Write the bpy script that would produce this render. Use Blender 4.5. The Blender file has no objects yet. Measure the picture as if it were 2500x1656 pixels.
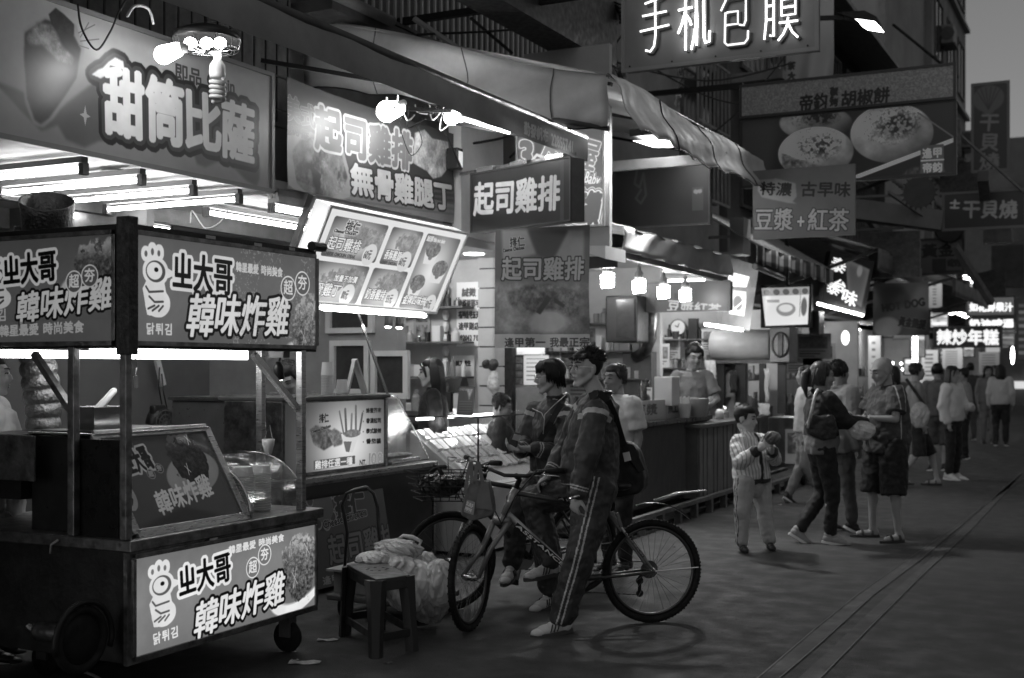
import bpy, bmesh, math, random
import numpy as np
from mathutils import Vector, Matrix, Euler
# ---------------------------------------------------------------- camera, light, exposure
SC = bpy.context.scene
COL = SC.collection
F_PX, CX, HY = 3000.0, 1250.0, 898.0          # focal length and horizon in photo pixels
YAW = math.atan(1507 / F_PX)
SA, CA = math.sin(YAW), math.cos(YAW)
EYE = 1.6
cam_d = bpy.data.cameras.new('camera')
cam = bpy.data.objects.new('camera', cam_d)
COL.objects.link(cam)
cam.location = (0, 0, EYE)
cam.rotation_euler = (math.radians(90), 0, YAW)
cam_d.sensor_width = 36
cam_d.lens = 36 * F_PX / 2500
cam_d.shift_y = (HY - 828) / 2500
cam_d.clip_end = 500
cam_d.dof.use_dof = True
cam_d.dof.focus_distance = 7.3
cam_d.dof.aperture_fstop = 2.4
SC.camera = cam
w = bpy.data.worlds.new('World'); SC.world = w; w.use_nodes = True
nt = w.node_tree
bg = nt.nodes['Background']
sky = nt.nodes.new('ShaderNodeTexSky'); sky.sky_type = 'NISHITA'; sky.sun_disc = False
sky.sun_elevation = math.radians(4); sky.sun_rotation = math.radians(200)
bw = nt.nodes.new('ShaderNodeRGBToBW')
nt.links.new(sky.outputs[0], bw.inputs[0]); nt.links.new(bw.outputs[0], bg.inputs[0])
bg.inputs[1].default_value = 0.075
sun_d = bpy.data.lights.new('sun', 'SUN'); sun_d.energy = 0.13; sun_d.angle = math.radians(50)
sun = bpy.data.objects.new('sun', sun_d); COL.objects.link(sun)
sun.rotation_euler = (math.radians(33), 0, math.radians(55))
SC.view_settings.view_transform = 'Standard'; SC.view_settings.look = 'None'
SC.view_settings.exposure = 0.35; SC.view_settings.gamma = 1
SC.cycles.use_denoising = True
SC.cycles.max_bounces = 6; SC.cycles.transparent_max_bounces = 16
SC.cycles.sample_clamp_indirect = 4.0
SC.cycles.caustics_reflective = False; SC.cycles.caustics_refractive = False

# ---------------------------------------------------------------- placing from the photo
def ray(px): u = (px - CX) / F_PX; return (-SA + u * CA, CA + u * SA)
def onX(px, py, X):
    a, b = ray(px); Z = X / a; return Vector((X, b * Z, EYE + (HY - py) / F_PX * Z))
def onY(px, py, Y):
    a, b = ray(px); Z = Y / b; return Vector((a * Z, Y, EYE + (HY - py) / F_PX * Z))
def onD(px, py, Z):
    a, b = ray(px); return Vector((a * Z, b * Z, EYE + (HY - py) / F_PX * Z))
def onG(px, py, h=0.0):
    return onD(px, py, (EYE - h) * F_PX / (py - HY))
def dep(p): return -SA * p[0] + CA * p[1]
V = Vector
PI = math.pi
R = math.radians

# ---------------------------------------------------------------- materials
MATS = {}
def mat(name, v=0.3, rough=0.6, metal=0.0, noise=0.0, nscale=8.0, bump=0.0, bscale=40.0, emit=0.0, alpha=1.0, spec=0.5, trans=0.0, ior=1.45, coat=0.0, aniso_s=None, sheen=0.0):
    if name in MATS: return MATS[name]
    m = bpy.data.materials.new(name); m.use_nodes = True
    t = m.node_tree; b = t.nodes['Principled BSDF']
    b.inputs['Base Color'].default_value = (v, v, v, 1)
    b.inputs['Roughness'].default_value = rough; b.inputs['Metallic'].default_value = metal
    b.inputs['IOR'].default_value = ior; b.inputs['Alpha'].default_value = alpha
    b.inputs['Specular IOR Level'].default_value = spec
    b.inputs['Transmission Weight'].default_value = trans
    b.inputs['Coat Weight'].default_value = coat
    b.inputs['Sheen Weight'].default_value = sheen
    if emit:
        b.inputs['Emission Color'].default_value = (1, 1, 1, 1); b.inputs['Emission Strength'].default_value = emit
    if noise or bump:
        tc = t.nodes.new('ShaderNodeTexCoord'); mp = t.nodes.new('ShaderNodeMapping')
        t.links.new(tc.outputs['Object'], mp.inputs[0])
        if aniso_s: mp.inputs['Scale'].default_value = aniso_s
    if noise:
        n = t.nodes.new('ShaderNodeTexNoise'); n.inputs['Scale'].default_value = nscale; n.inputs['Detail'].default_value = 8; n.inputs['Roughness'].default_value = 0.65
        t.links.new(mp.outputs[0], n.inputs['Vector'])
        mr = t.nodes.new('ShaderNodeMapRange')
        mr.inputs[1].default_value = 0.28; mr.inputs[2].default_value = 0.72
        mr.inputs[3].default_value = v * (1 - noise); mr.inputs[4].default_value = v * (1 + noise)
        t.links.new(n.outputs[0], mr.inputs[0]); t.links.new(mr.outputs[0], b.inputs['Base Color'])
        mq = t.nodes.new('ShaderNodeMapRange')
        mq.inputs[1].default_value = 0.3; mq.inputs[2].default_value = 0.7
        mq.inputs[3].default_value = min(1, rough * 1.25); mq.inputs[4].default_value = rough * 0.75
        n2 = t.nodes.new('ShaderNodeTexNoise'); n2.inputs['Scale'].default_value = nscale * 2.3; n2.inputs['Detail'].default_value = 5
        t.links.new(mp.outputs[0], n2.inputs['Vector']); t.links.new(n2.outputs[0], mq.inputs[0]); t.links.new(mq.outputs[0], b.inputs['Roughness'])
    if bump:
        n = t.nodes.new('ShaderNodeTexNoise'); n.inputs['Scale'].default_value = bscale; n.inputs['Detail'].default_value = 6
        t.links.new(mp.outputs[0], n.inputs['Vector'])
        bp = t.nodes.new('ShaderNodeBump'); bp.inputs['Strength'].default_value = min(1, bump); bp.inputs['Distance'].default_value = 0.02
        t.links.new(n.outputs[0], bp.inputs['Height']); t.links.new(bp.outputs[0], b.inputs['Normal'])
    MATS[name] = m
    return m

# ---------------------------------------------------------------- printing: flat graphics drawn with numpy
GR = 112
GLY = {}
def tri_raster(tris, w, h):
    m = np.zeros((h, w), bool)
    for (x0, y0), (x1, y1), (x2, y2) in tris:
        a, b = max(0, int(min(x0, x1, x2))), min(w, int(max(x0, x1, x2)) + 2)
        c, d = max(0, int(min(y0, y1, y2))), min(h, int(max(y0, y1, y2)) + 2)
        if a >= b or c >= d: continue
        X = np.arange(a, b)[None, :] + .5; Y = np.arange(c, d)[:, None] + .5
        D = (x1 - x0) * (y2 - y0) - (x2 - x0) * (y1 - y0)
        if abs(D) < 1e-9: continue
        s = 1 if D > 0 else -1
        e = ((x1 - x0) * (Y - y0) - (X - x0) * (y1 - y0)) * s >= -1e-6
        e &= ((x2 - x1) * (Y - y1) - (X - x1) * (y2 - y1)) * s >= -1e-6
        e &= ((x0 - x2) * (Y - y2) - (X - x2) * (y0 - y2)) * s >= -1e-6
        m[c:d, a:b] |= e
    return m
def glyph(ch):
    if ch in GLY: return GLY[ch]
    cu = bpy.data.curves.new('g', 'FONT'); cu.body = ch; cu.size = 1; cu.resolution_u = 3
    ob = bpy.data.objects.new('g', cu); COL.objects.link(ob)
    dg = bpy.context.evaluated_depsgraph_get(); ev = ob.evaluated_get(dg)
    me = ev.to_mesh()
    me.calc_loop_triangles()
    S = GR * 2
    co = [(v.co.x * S + S * .12, S * 1.02 - (v.co.y + .05) * S) for v in me.vertices]
    tr = [[co[i] for i in t.vertices] for t in me.loop_triangles]
    adv = (max([v.co.x for v in me.vertices]) if len(me.vertices) else .3)
    W = int(S * 1.25)
    g = tri_raster(tr, W, W).astype(np.float32)
    g = g[:W // 2 * 2, :W // 2 * 2].reshape(W // 2, 2, W // 2, 2).mean((1, 3))
    ev.to_mesh_clear(); bpy.data.objects.remove(ob); bpy.data.curves.remove(cu)
    GLY[ch] = (g, adv)
    return GLY[ch]
def vnoise(h, w, cell, seed, octv=4, pers=.55):
    rs = np.random.RandomState(seed); out = np.zeros((h, w), np.float32); amp = 1; tot = 0
    for o in range(octv):
        c = max(1.5, cell / 2 ** o); gh, gw = int(h / c) + 3, int(w / c) + 3
        g = rs.rand(gh, gw).astype(np.float32)
        y = np.arange(h) / c; x = np.arange(w) / c
        yi, xi = y.astype(int), x.astype(int); fy = (y - yi)[:, None]; fx = (x - xi)[None, :]
        fy = fy * fy * (3 - 2 * fy); fx = fx * fx * (3 - 2 * fx)
        a = g[yi][:, xi]; b = g[yi][:, xi + 1]; c_ = g[yi + 1][:, xi]; d = g[yi + 1][:, xi + 1]
        out += amp * ((a * (1 - fx) + b * fx) * (1 - fy) + (c_ * (1 - fx) + d * fx) * fy); tot += amp; amp *= pers
    return out / tot
def dilate(m, r):
    r = max(.6, r); o = m.copy()
    k = int(math.ceil(r)); H, W = m.shape
    # octagonal approximation by repeated small steps of a disc of radius 1..2
    n = max(10, int(2 * PI * r / 1.6)); pts = {(0, 0)}
    for rr in ([r] if r < 4 else [r, r * .55]):
        for i in range(n): pts.add((int(round(rr * math.cos(2 * PI * i / n))), int(round(rr * math.sin(2 * PI * i / n)))))
    for dx, dy in pts:
        ys, yd = (max(0, -dy), max(0, dy)); xs, xd = (max(0, -dx), max(0, dx))
        hh, ww = H - abs(dy), W - abs(dx)
        if hh <= 0 or ww <= 0: continue
        np.maximum(o[yd:yd + hh, xd:xd + ww], m[ys:ys + hh, xs:xs + ww], out=o[yd:yd + hh, xd:xd + ww])
    return o
class Canvas:
    def __init__(s, w, h, bg=.5): s.w, s.h = w, h; s.a = np.full((h, w), bg, np.float32); s.Y, s.X = np.mgrid[0:h, 0:w].astype(np.float32)
    def put(s, m, v, al=1): s.a += (v - s.a) * np.clip(m * al, 0, 1)
    def pmask(s, pts, soft=0):
        n = len(pts); m = np.zeros((s.h, s.w), bool)
        for i in range(n):
            x0, y0 = pts[i]; x1, y1 = pts[(i + 1) % n]
            if y0 == y1: continue
            c = (s.Y + .5 >= min(y0, y1)) & (s.Y + .5 < max(y0, y1))
            m ^= c & (s.X + .5 < x0 + (s.Y + .5 - y0) * (x1 - x0) / (y1 - y0))
        m = m.astype(np.float32)
        return s.blur(m, soft) if soft else m
    def blur(s, m, r):
        r = int(r)
        if r < 1: return m
        for ax in (0, 1):
            for _ in range(2):
                p = np.pad(m, [(r, r) if i == ax else (0, 0) for i in (0, 1)], 'edge')
                c = np.cumsum(p, ax, dtype=np.float64); c = np.concatenate([np.zeros_like(c.take([0], ax)), c], ax)
                n = 2 * r + 1; L = m.shape[ax]
                m = ((c.take(range(n, n + L), ax) - c.take(range(0, L), ax)) / n).astype(np.float32)
        return m
    def poly(s, pts, v, al=1, soft=0): s.put(s.pmask(pts, soft), v, al)
    def emask(s, cx, cy, rx, ry, soft=1.5, rot=0):
        c, q = math.cos(rot), math.sin(rot); x = s.X - cx; y = s.Y - cy
        d = np.sqrt(((x * c + y * q) / rx) ** 2 + ((-x * q + y * c) / ry) ** 2)
        return np.clip((1 - d) * min(rx, ry) / soft + .5, 0, 1)
    def ell(s, cx, cy, rx, ry, v, al=1, soft=1.5, rot=0): s.put(s.emask(cx, cy, rx, ry, soft, rot), v, al)
    def rect(s, x0, y0, x1, y1, v, al=1, r=0):
        if r:
            dx = np.maximum(np.maximum(x0 + r - s.X, s.X - (x1 - r)), 0); dy = np.maximum(np.maximum(y0 + r - s.Y, s.Y - (y1 - r)), 0)
            m = np.clip(r - np.sqrt(dx * dx + dy * dy) + .5, 0, 1)
        else: m = ((s.X >= x0) & (s.X < x1) & (s.Y >= y0) & (s.Y < y1)).astype(np.float32)
        s.put(m, v, al); return m
    def line(s, pts, wd, v, al=1):
        m = np.zeros((s.h, s.w), np.float32)
        for (x0, y0), (x1, y1) in zip(pts[:-1], pts[1:]):
            dx, dy = x1 - x0, y1 - y0; L = dx * dx + dy * dy + 1e-6
            t = np.clip(((s.X - x0) * dx + (s.Y - y0) * dy) / L, 0, 1)
            d = np.sqrt((s.X - x0 - t * dx) ** 2 + (s.Y - y0 - t * dy) ** 2)
            m = np.maximum(m, np.clip(wd / 2 - d + .5, 0, 1))
        s.put(m, v, al); return m
    def gradv(s, v0, v1, m=1, al=1, ax=0):
        g = (s.Y / s.h if ax == 0 else s.X / s.w); s.a += (v0 + (v1 - v0) * g - s.a) * m * al
    def food(s, m, v, con=.5, cell=14, seed=1, light=None):
        n = vnoise(s.h, s.w, cell, seed, 5, .7); n = (n - .5) * 2
        g = n * con
        if light is not None: g = g + light
        s.a += (np.clip(v + g * v, 0, 1) - s.a) * m
    def tmask(s, txt, x, y, size, bold=0, rot=0, shear=0, sx=1, ls=0, vert=False, jit=0, seed=0):
        # x, y: left end of the baseline box top-left; size: em in px
        rs = random.Random(seed); m = np.zeros((s.h, s.w), np.float32); cx, cy = x, y
        cr, sr = math.cos(rot), math.sin(rot); k = GR / size
        for ch in txt:
            if ch == ' ':
                cx += size * sx * .4 * cr; cy += size * sx * .4 * sr; continue
            g, adv = glyph(ch); cjk = ord(ch) > 0x2000
            ax = (1.0 if cjk else adv + .06)
            jx = rs.uniform(-jit, jit) * size; jy = rs.uniform(-jit, jit) * size
            ex = size * 1.6 * max(sx, 1)
            x0, x1 = int(max(0, cx - ex * .5)), int(min(s.w, cx + ex * 1.2)); y0, y1 = int(max(0, cy - ex * .6)), int(min(s.h, cy + ex * 1.3))
            if x0 < x1 and y0 < y1:
                X = s.X[y0:y1, x0:x1] - cx - jx; Y = s.Y[y0:y1, x0:x1] - cy - jy
                lx = X * cr + Y * sr; ly = -X * sr + Y * cr
                lx = lx + (ly - size * .5) * shear
                gx = lx / sx * k + GR * .12; gy = ly * k + GR * .1
                G = g.shape[0]; xi = np.floor(gx).astype(int); yi = np.floor(gy).astype(int)
                ok = (xi >= 0) & (xi < G - 1) & (yi >= 0) & (yi < G - 1); xi = np.clip(xi, 0, G - 2); yi = np.clip(yi, 0, G - 2)
                fx = gx - xi; fy = gy - yi
                val = (g[yi, xi] * (1 - fx) + g[yi, xi + 1] * fx) * (1 - fy) + (g[yi + 1, xi] * (1 - fx) + g[yi + 1, xi + 1] * fx) * fy
                m[y0:y1, x0:x1] = np.maximum(m[y0:y1, x0:x1], np.where(ok, val, 0))
            st = size * (ax * sx + ls)
            if vert: cx += -size * (1 + ls) * sr; cy += size * (1 + ls) * cr
            else: cx += st * cr; cy += st * sr
        if bold: m = dilate(m, bold)
        return np.clip(m, 0, 1)
    def text(s, txt, x, y, size, v, bold=0, out=(), al=1, dx=0, dy=0, **k):
        m = s.tmask(txt, x, y, size, bold * (.5 if ord(txt[0]) > 0x2000 else .8), **k)
        r = 0; L = []; mm = m
        for (dr, ov) in out:
            mm = dilate(mm, dr); L.append((mm, ov))
        for mm, ov in reversed(L): s.put(mm, ov, al)
        s.put(m, v, al); return m
    def grime(s, amt=.06, seed=3, cell=60):
        n = vnoise(s.h, s.w, cell, seed, 5, .6); s.a *= 1 + (n - .5) * 2 * amt
    def image(s, name):
        a = np.clip(s.a, 0, 1)[::-1]
        im = bpy.data.images.new(name, s.w, s.h)
        buf = np.ones((s.h, s.w, 4), np.float32); buf[..., :3] = a[..., None]
        im.pixels.foreach_set(buf.ravel()); im.update(); im.pack()
        return im
def pmat(name, cv, emit=0.0, rough=.45, k=1.0, coat=0.0):
    """printed sheet: the canvas is its colour; a backlit sheet (emit > 0) glows through its print"""
    if not emit: cv.a = np.clip(cv.a * 1.38, 0, .93)
    im = cv.image(name)
    m = bpy.data.materials.new(name); m.use_nodes = True; t = m.node_tree; b = t.nodes['Principled BSDF']
    ti = t.nodes.new('ShaderNodeTexImage'); ti.image = im; ti.extension = 'EXTEND'
    b.inputs['Roughness'].default_value = rough; b.inputs['Coat Weight'].default_value = coat
    if k != 1:
        mx = t.nodes.new('ShaderNodeMix'); mx.data_type = 'RGBA'; mx.blend_type = 'MULTIPLY'; mx.inputs[0].default_value = 1
        mx.inputs[7].default_value = (k, k, k, 1); t.links.new(ti.outputs[0], mx.inputs[6]); t.links.new(mx.outputs[2], b.inputs['Base Color'])
    else: t.links.new(ti.outputs[0], b.inputs['Base Color'])
    if emit:
        t.links.new(ti.outputs[0], b.inputs['Emission Color']); b.inputs['Emission Strength'].default_value = emit
    return m
# ---------------------------------------------------------------- mesh building
class MB:
    def __init__(s): s.v = []; s.f = []; s.uv = {}
    def add(s, vs, fs):
        n = len(s.v); s.v += [tuple(p) for p in vs]; s.f += [tuple(i + n for i in f) for f in fs]; return s
    def box(s, a, b):
        (x0, y0, z0), (x1, y1, z1) = a, b
        x0, x1 = min(x0, x1), max(x0, x1); y0, y1 = min(y0, y1), max(y0, y1); z0, z1 = min(z0, z1), max(z0, z1)
        return s.add([(x0, y0, z0), (x1, y0, z0), (x1, y1, z0), (x0, y1, z0), (x0, y0, z1), (x1, y0, z1), (x1, y1, z1), (x0, y1, z1)],
                     [(0, 3, 2, 1), (4, 5, 6, 7), (0, 1, 5, 4), (1, 2, 6, 5), (2, 3, 7, 6), (3, 0, 4, 7)])
    def bar(s, p, q, w, h=None, up=(0, 0, 1)):
        p, q = V(p), V(q); h = h or w; d = (q - p).normalized(); u = V(up)
        if abs(d.dot(u)) > .98: u = V((0, 1, 0)) if abs(d.y) < .9 else V((1, 0, 0))
        r = d.cross(u).normalized(); u = r.cross(d)
        c = [-r * w / 2 - u * h / 2, r * w / 2 - u * h / 2, r * w / 2 + u * h / 2, -r * w / 2 + u * h / 2]
        return s.add([p + k for k in c] + [q + k for k in c], [(0, 1, 2, 3)[::-1], (4, 5, 6, 7), (0, 1, 5, 4), (1, 2, 6, 5), (2, 3, 7, 6), (3, 0, 4, 7)])
    def rings(s, rs, cap=True, closed=False):
        n = len(rs[0]); k = len(s.v)
        for r in rs: s.v += [tuple(p) for p in r]
        m = len(rs)
        for i in range(m if closed else m - 1):
            a, b = k + i * n, k + ((i + 1) % m) * n
            for j in range(n): s.f.append((a + j, a + (j + 1) % n, b + (j + 1) % n, b + j))
        if cap and not closed:
            s.f.append(tuple(range(k + n - 1, k - 1, -1))); s.f.append(tuple(range(k + (m - 1) * n, k + m * n)))
        return s
    def tube(s, pts, r, n=8, cap=True, closed=False):
        pts = [V(p) for p in pts]; m = len(pts); rr = r if isinstance(r, (list, tuple)) else [r] * m
        out = []; u = None
        for i in range(m):
            if closed: d = pts[(i + 1) % m] - pts[i - 1]
            else: d = pts[min(i + 1, m - 1)] - pts[max(i - 1, 0)]
            if d.length < 1e-9: d = V((0, 0, 1))
            d.normalize()
            if u is None: u = d.orthogonal().normalized()
            u = (u - d * u.dot(d))
            if u.length < 1e-6: u = d.orthogonal()
            u.normalize(); w_ = d.cross(u)
            out.append([pts[i] + (u * math.cos(2 * PI * j / n) + w_ * math.sin(2 * PI * j / n)) * rr[i] for j in range(n)])
        return s.rings(out, cap, closed)
    def caps(s, p, q, r0, r1, n=12):
        p, q = V(p), V(q); d = (q - p); L = d.length
        d = d.normalized() if L > 1e-6 else V((0, 0, 1))
        pr = [(-math.cos(t) * r0, max(math.sin(t) * r0, r0 * .02)) for t in (0.05, .5, 1.0, 1.4)] + [(L + math.sin(t) * r1, max(math.cos(t) * r1, r1 * .02)) for t in (0.1, .55, 1.05, 1.52)]
        return s.tube([p + d * a for a, _ in pr], [b for _, b in pr], n)
    def ell(s, c, rx, ry=None, rz=None, M=None, n=14, m=9):
        ry = ry or rx; rz = rz or rx; c = V(c); M = M or Matrix.Identity(3)
        out = []
        for i in range(m):
            t = PI * (i + .02) / (m - 1 + .04)
            out.append([c + M @ V((rx * math.sin(t) * math.cos(2 * PI * j / n), ry * math.sin(t) * math.sin(2 * PI * j / n), -rz * math.cos(t))) for j in range(n)])
        return s.rings(out)
    def lathe(s, c, prof, n=20, axis=None, cap=True):
        c = V(c); M = Matrix.Identity(3) if axis is None else V((0, 0, 1)).rotation_difference(V(axis)).to_matrix()
        return s.rings([[c + M @ V((r * math.cos(2 * PI * j / n), r * math.sin(2 * PI * j / n), z)) for j in range(n)] for r, z in prof], cap)
    def quad(s, a, b, c, d, uv=False):
        s.add([a, b, c, d], [(0, 1, 2, 3)])
        if uv: s.uv[len(s.f) - 1] = [(0, 0), (1, 0), (1, 1), (0, 1)]
        return s
    def sheet(s, rows, uv=True, thick=0):
        """grid of points rows[i][j]; uv runs over the whole sheet (row 0 is the bottom)"""
        m, n = len(rows), len(rows[0]); k = len(s.v)
        for r in rows: s.v += [tuple(p) for p in r]
        for i in range(m - 1):
            for j in range(n - 1):
                s.f.append((k + i * n + j, k + i * n + j + 1, k + (i + 1) * n + j + 1, k + (i + 1) * n + j))
                if uv: s.uv[len(s.f) - 1] = [(j / (n - 1), i / (m - 1)), ((j + 1) / (n - 1), i / (m - 1)), ((j + 1) / (n - 1), (i + 1) / (m - 1)), (j / (n - 1), (i + 1) / (m - 1))]
        return s
    def prism(s, poly, n):
        """poly: list of 3-D points in one plane; n: thickness vector"""
        n = V(n); k = len(poly)
        return s.add([V(p) for p in poly] + [V(p) + n for p in poly], [tuple(range(k - 1, -1, -1)), tuple(range(k, 2 * k))] + [(i, (i + 1) % k, (i + 1) % k + k, i + k) for i in range(k)])
    def build(s, name, m, parent=None, smooth=False, bevel=0, label=None, solid=0, kind=None, fix=True):
        off = V((0, 0, 0)); p = parent
        while p is not None: off += p.location; p = p.parent
        me = bpy.data.meshes.new(name)
        me.from_pydata([(x - off.x, y - off.y, z - off.z) for x, y, z in s.v], [], s.f)
        if s.uv:
            ul = me.uv_layers.new(name='UVMap')
            for pi, cs in s.uv.items():
                ls = me.polygons[pi].loop_start
                for q, c in enumerate(cs): ul.data[ls + q].uv = c
        elif fix:
            b = bmesh.new(); b.from_mesh(me); bmesh.ops.recalc_face_normals(b, faces=b.faces); b.to_mesh(me); b.free()
        if smooth: me.polygons.foreach_set('use_smooth', [True] * len(me.polygons))
        me.materials.append(m)
        o = bpy.data.objects.new(name, me); COL.objects.link(o); o.parent = parent
        if bevel:
            bv = o.modifiers.new('b', 'BEVEL'); bv.width = bevel; bv.segments = 2; bv.limit_method = 'ANGLE'
        if solid:
            sd = o.modifiers.new('s', 'SOLIDIFY'); sd.thickness = solid; sd.offset = 0
        if label: o['label'] = label
        if kind: o['kind'] = kind
        return o
def thing(name, label, cat, loc=(0, 0, 0), group=None, kind=None):
    o = bpy.data.objects.new(name, None); COL.objects.link(o); o.location = loc; o.empty_display_size = .1
    o['label'] = label; o['category'] = cat
    if group: o['group'] = group
    if kind: o['kind'] = kind
    return o
def tag(o, label, cat, group=None):
    o['label'] = label; o['category'] = cat
    if group: o['group'] = group
    return o
def one(mb, name, m, label, cat, group=None, **k):
    """a thing that is one mesh, origin at the middle of its base"""
    xs = [p[0] for p in mb.v]; ys = [p[1] for p in mb.v]; zs = [p[2] for p in mb.v]
    c = V(((min(xs) + max(xs)) / 2, (min(ys) + max(ys)) / 2, min(zs)))
    mb.v = [(p[0] - c.x, p[1] - c.y, p[2] - c.z) for p in mb.v]
    o = mb.build(name, m, None, **k); o.location = c; return tag(o, label, cat, group)
def struct(mb, name, m, **k):
    o = mb.build(name, m, None, **k); o['kind'] = 'structure'; return o
def dup(root, loc, label=None, group=None, rotz=None, scale=None):
    r = root.copy(); COL.objects.link(r); r.location = loc
    if rotz is not None: r.rotation_euler = (0, 0, rotz)
    if scale: r.scale = (scale,) * 3
    if label: r['label'] = label
    if group: r['group'] = group
    for ch in list(root.children):
        c = ch.copy(); COL.objects.link(c); c.parent = r
        for g in ch.children:
            d = g.copy(); COL.objects.link(d); d.parent = c
    return r

# ---------------------------------------------------------------- flat printed panels
def eyeray(px, py):
    a, b = ray(px); return V((a, b, (HY - py) / F_PX))
class Panel:
    """a rectangle TL, TR, BL in the place; c() takes a photo pixel to the print's own pixel when drawing the artwork"""
    def __init__(s, TL, TR, BL, ppm=300, bg=.5):
        s.TL, s.TR, s.BL = V(TL), V(TR), V(BL); s.BR = s.TR + s.BL - s.TL
        s.U = s.TR - s.TL; s.D = s.BL - s.TL; s.W = s.U.length; s.H = s.D.length
        s.n = s.D.cross(s.U).normalized(); s.ppm = ppm
        s.cv = Canvas(max(8, int(s.W * ppm)), max(8, int(s.H * ppm)), bg)
        if s.n.dot(V((0, 0, EYE)) - s.TL) < 0: s.n = -s.n
    def c(s, px, py):
        d = eyeray(px, py); e = V((0, 0, EYE)); t = (s.TL - e).dot(s.n) / d.dot(s.n); p = e + d * t - s.TL
        return (p.dot(s.U) / s.W * s.ppm, p.dot(s.D) / s.H * s.ppm)
    def P(s, pts): return [s.c(*p) for p in pts]
    def txt(s, t, a, b, h, v, **k):
        """text whose top-left is photo pixel a and top-right is photo pixel b, h = em height in photo pixels at a"""
        x0, y0 = s.c(*a); x1, y1 = s.c(*b); xh, yh = s.c(a[0], a[1] + h)
        size = math.hypot(xh - x0, yh - y0); n = len([1 for ch in t if ch != ' ']) + .4 * t.count(' ')
        rot = math.atan2(y1 - y0, x1 - x0); L = math.hypot(x1 - x0, y1 - y0)
        if all(ord(ch) < 0x2000 for ch in t): n = sum((glyph(ch)[1] + .06) if ch != ' ' else .4 for ch in t)
        sx = L / (n * size) ; f = size / 100
        if 'bold' in k: k['bold'] *= f
        if 'out' in k: k['out'] = [(r * f, vv) for r, vv in k['out']]
        return s.cv.text(t, x0, y0, size, v, rot=rot, sx=sx, **k)
    def at(s, u, v, off=0): return s.TL + s.U * u + s.D * v + s.n * off
def rectX(X, pxl, pyt, pyb, pxr, **k):
    a, b = onX(pxl, pyt, X), onX(pxl, pyb, X); y = onX(pxr, HY, X).y
    return Panel(a, (X, y, a.z), b, **k)
def rectY(Y, pxl, pyt, pyb, pxr, **k):
    a, b = onY(pxl, pyt, Y), onY(pxl, pyb, Y); x = onY(pxr, HY, Y).x
    return Panel(a, (x, Y, a.z), b, **k)
def sign(name, label, p, cat='sign', depth=.08, frame=.025, proud=.012, emit=0, rough=.4, fm=None, cm=None, group=None, coat=0, k=1.0, parent=None):
    """a light box or board: casing, printed face, four frame bars"""
    fm = fm or mat('dark_frame', .06, .45); cm = cm or mat('sign_casing', .12, .5, noise=.2)
    c0 = p.BL
    t = parent or thing(name, label, cat, (p.TL + p.BR) / 2 + V((0, 0, (p.BL - p.TL).z / 2)), group)
    n = p.n
    if depth:
        m = MB(); m.prism([p.TL, p.TR, p.BR, p.BL], -n * depth); m.build('casing', cm, t, bevel=.003)
    f = MB(); o = n * .003
    f.quad(p.BL + o, p.BR + o, p.TR + o, p.TL + o, uv=True)
    fo = f.build('printed_face', pmat(name + '_print', p.cv, emit, rough, k, coat), t)
    if frame:
        u, d = p.U.normalized(), p.D.normalized(); h = frame / 2
        for a, b, e in ((p.TL, p.TR, u), (p.BL, p.BR, u), (p.TL, p.BL, d), (p.TR, p.BR, d)):
            q = MB(); s1 = -h if e is u else h
            q.bar(a + e * s1 + n * (proud / 2 + .001), b - e * s1 + n * (proud / 2 + .001), frame, proud + .002, up=n) 
            q.build('frame_bar', fm, t)
    return t
def hanging(name, label, p, cat='banner', sag=.01, emit=0, group=None, nx=24, ny=14, amp=.012, k=1.0, seed=1, rough=.55):
    """a cloth or vinyl print with folds"""
    rs = random.Random(seed); ph = [rs.uniform(0, 6) for _ in range(6)]
    rows = []
    for i in range(ny + 1):
        v = 1 - i / ny; r = []
        for j in range(nx + 1):
            u = j / nx
            w_ = amp * (math.sin(u * 7 + ph[0] + v * 2) + .6 * math.sin(u * 13 + v * 5 + ph[1]) * v + .4 * math.sin(v * 9 + ph[2] + u * 3))
            r.append(p.at(u, v + sag * math.sin(u * PI) * (1 - v), w_))
        rows.append(r)
    m = MB(); m.sheet(rows)
    t = thing(name, label, cat, (p.TL + p.BR) / 2, group)
    m.build('printed_cloth', pmat(name + '_print', p.cv, emit, rough, k), t, smooth=True)
    return t
def lamp(t, loc, power, size=.3, aim=None, spot=None):
    """the light a lamp gives, at the lamp itself; the added stall tubes use it too"""
    if spot: d = bpy.data.lights.new('lamp_light', 'SPOT'); d.spot_size = R(spot); d.spot_blend = .6; d.shadow_soft_size = size
    else: d = bpy.data.lights.new('lamp_light', 'POINT'); d.shadow_soft_size = size
    d.energy = power; o = bpy.data.objects.new('lamp_light', d); COL.objects.link(o); loc = V(loc); o.parent = t; o.location = loc - t.location
    if aim is not None: o.rotation_euler = (V(aim) - loc).to_track_quat('-Z', 'Y').to_euler()
    return o
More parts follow.
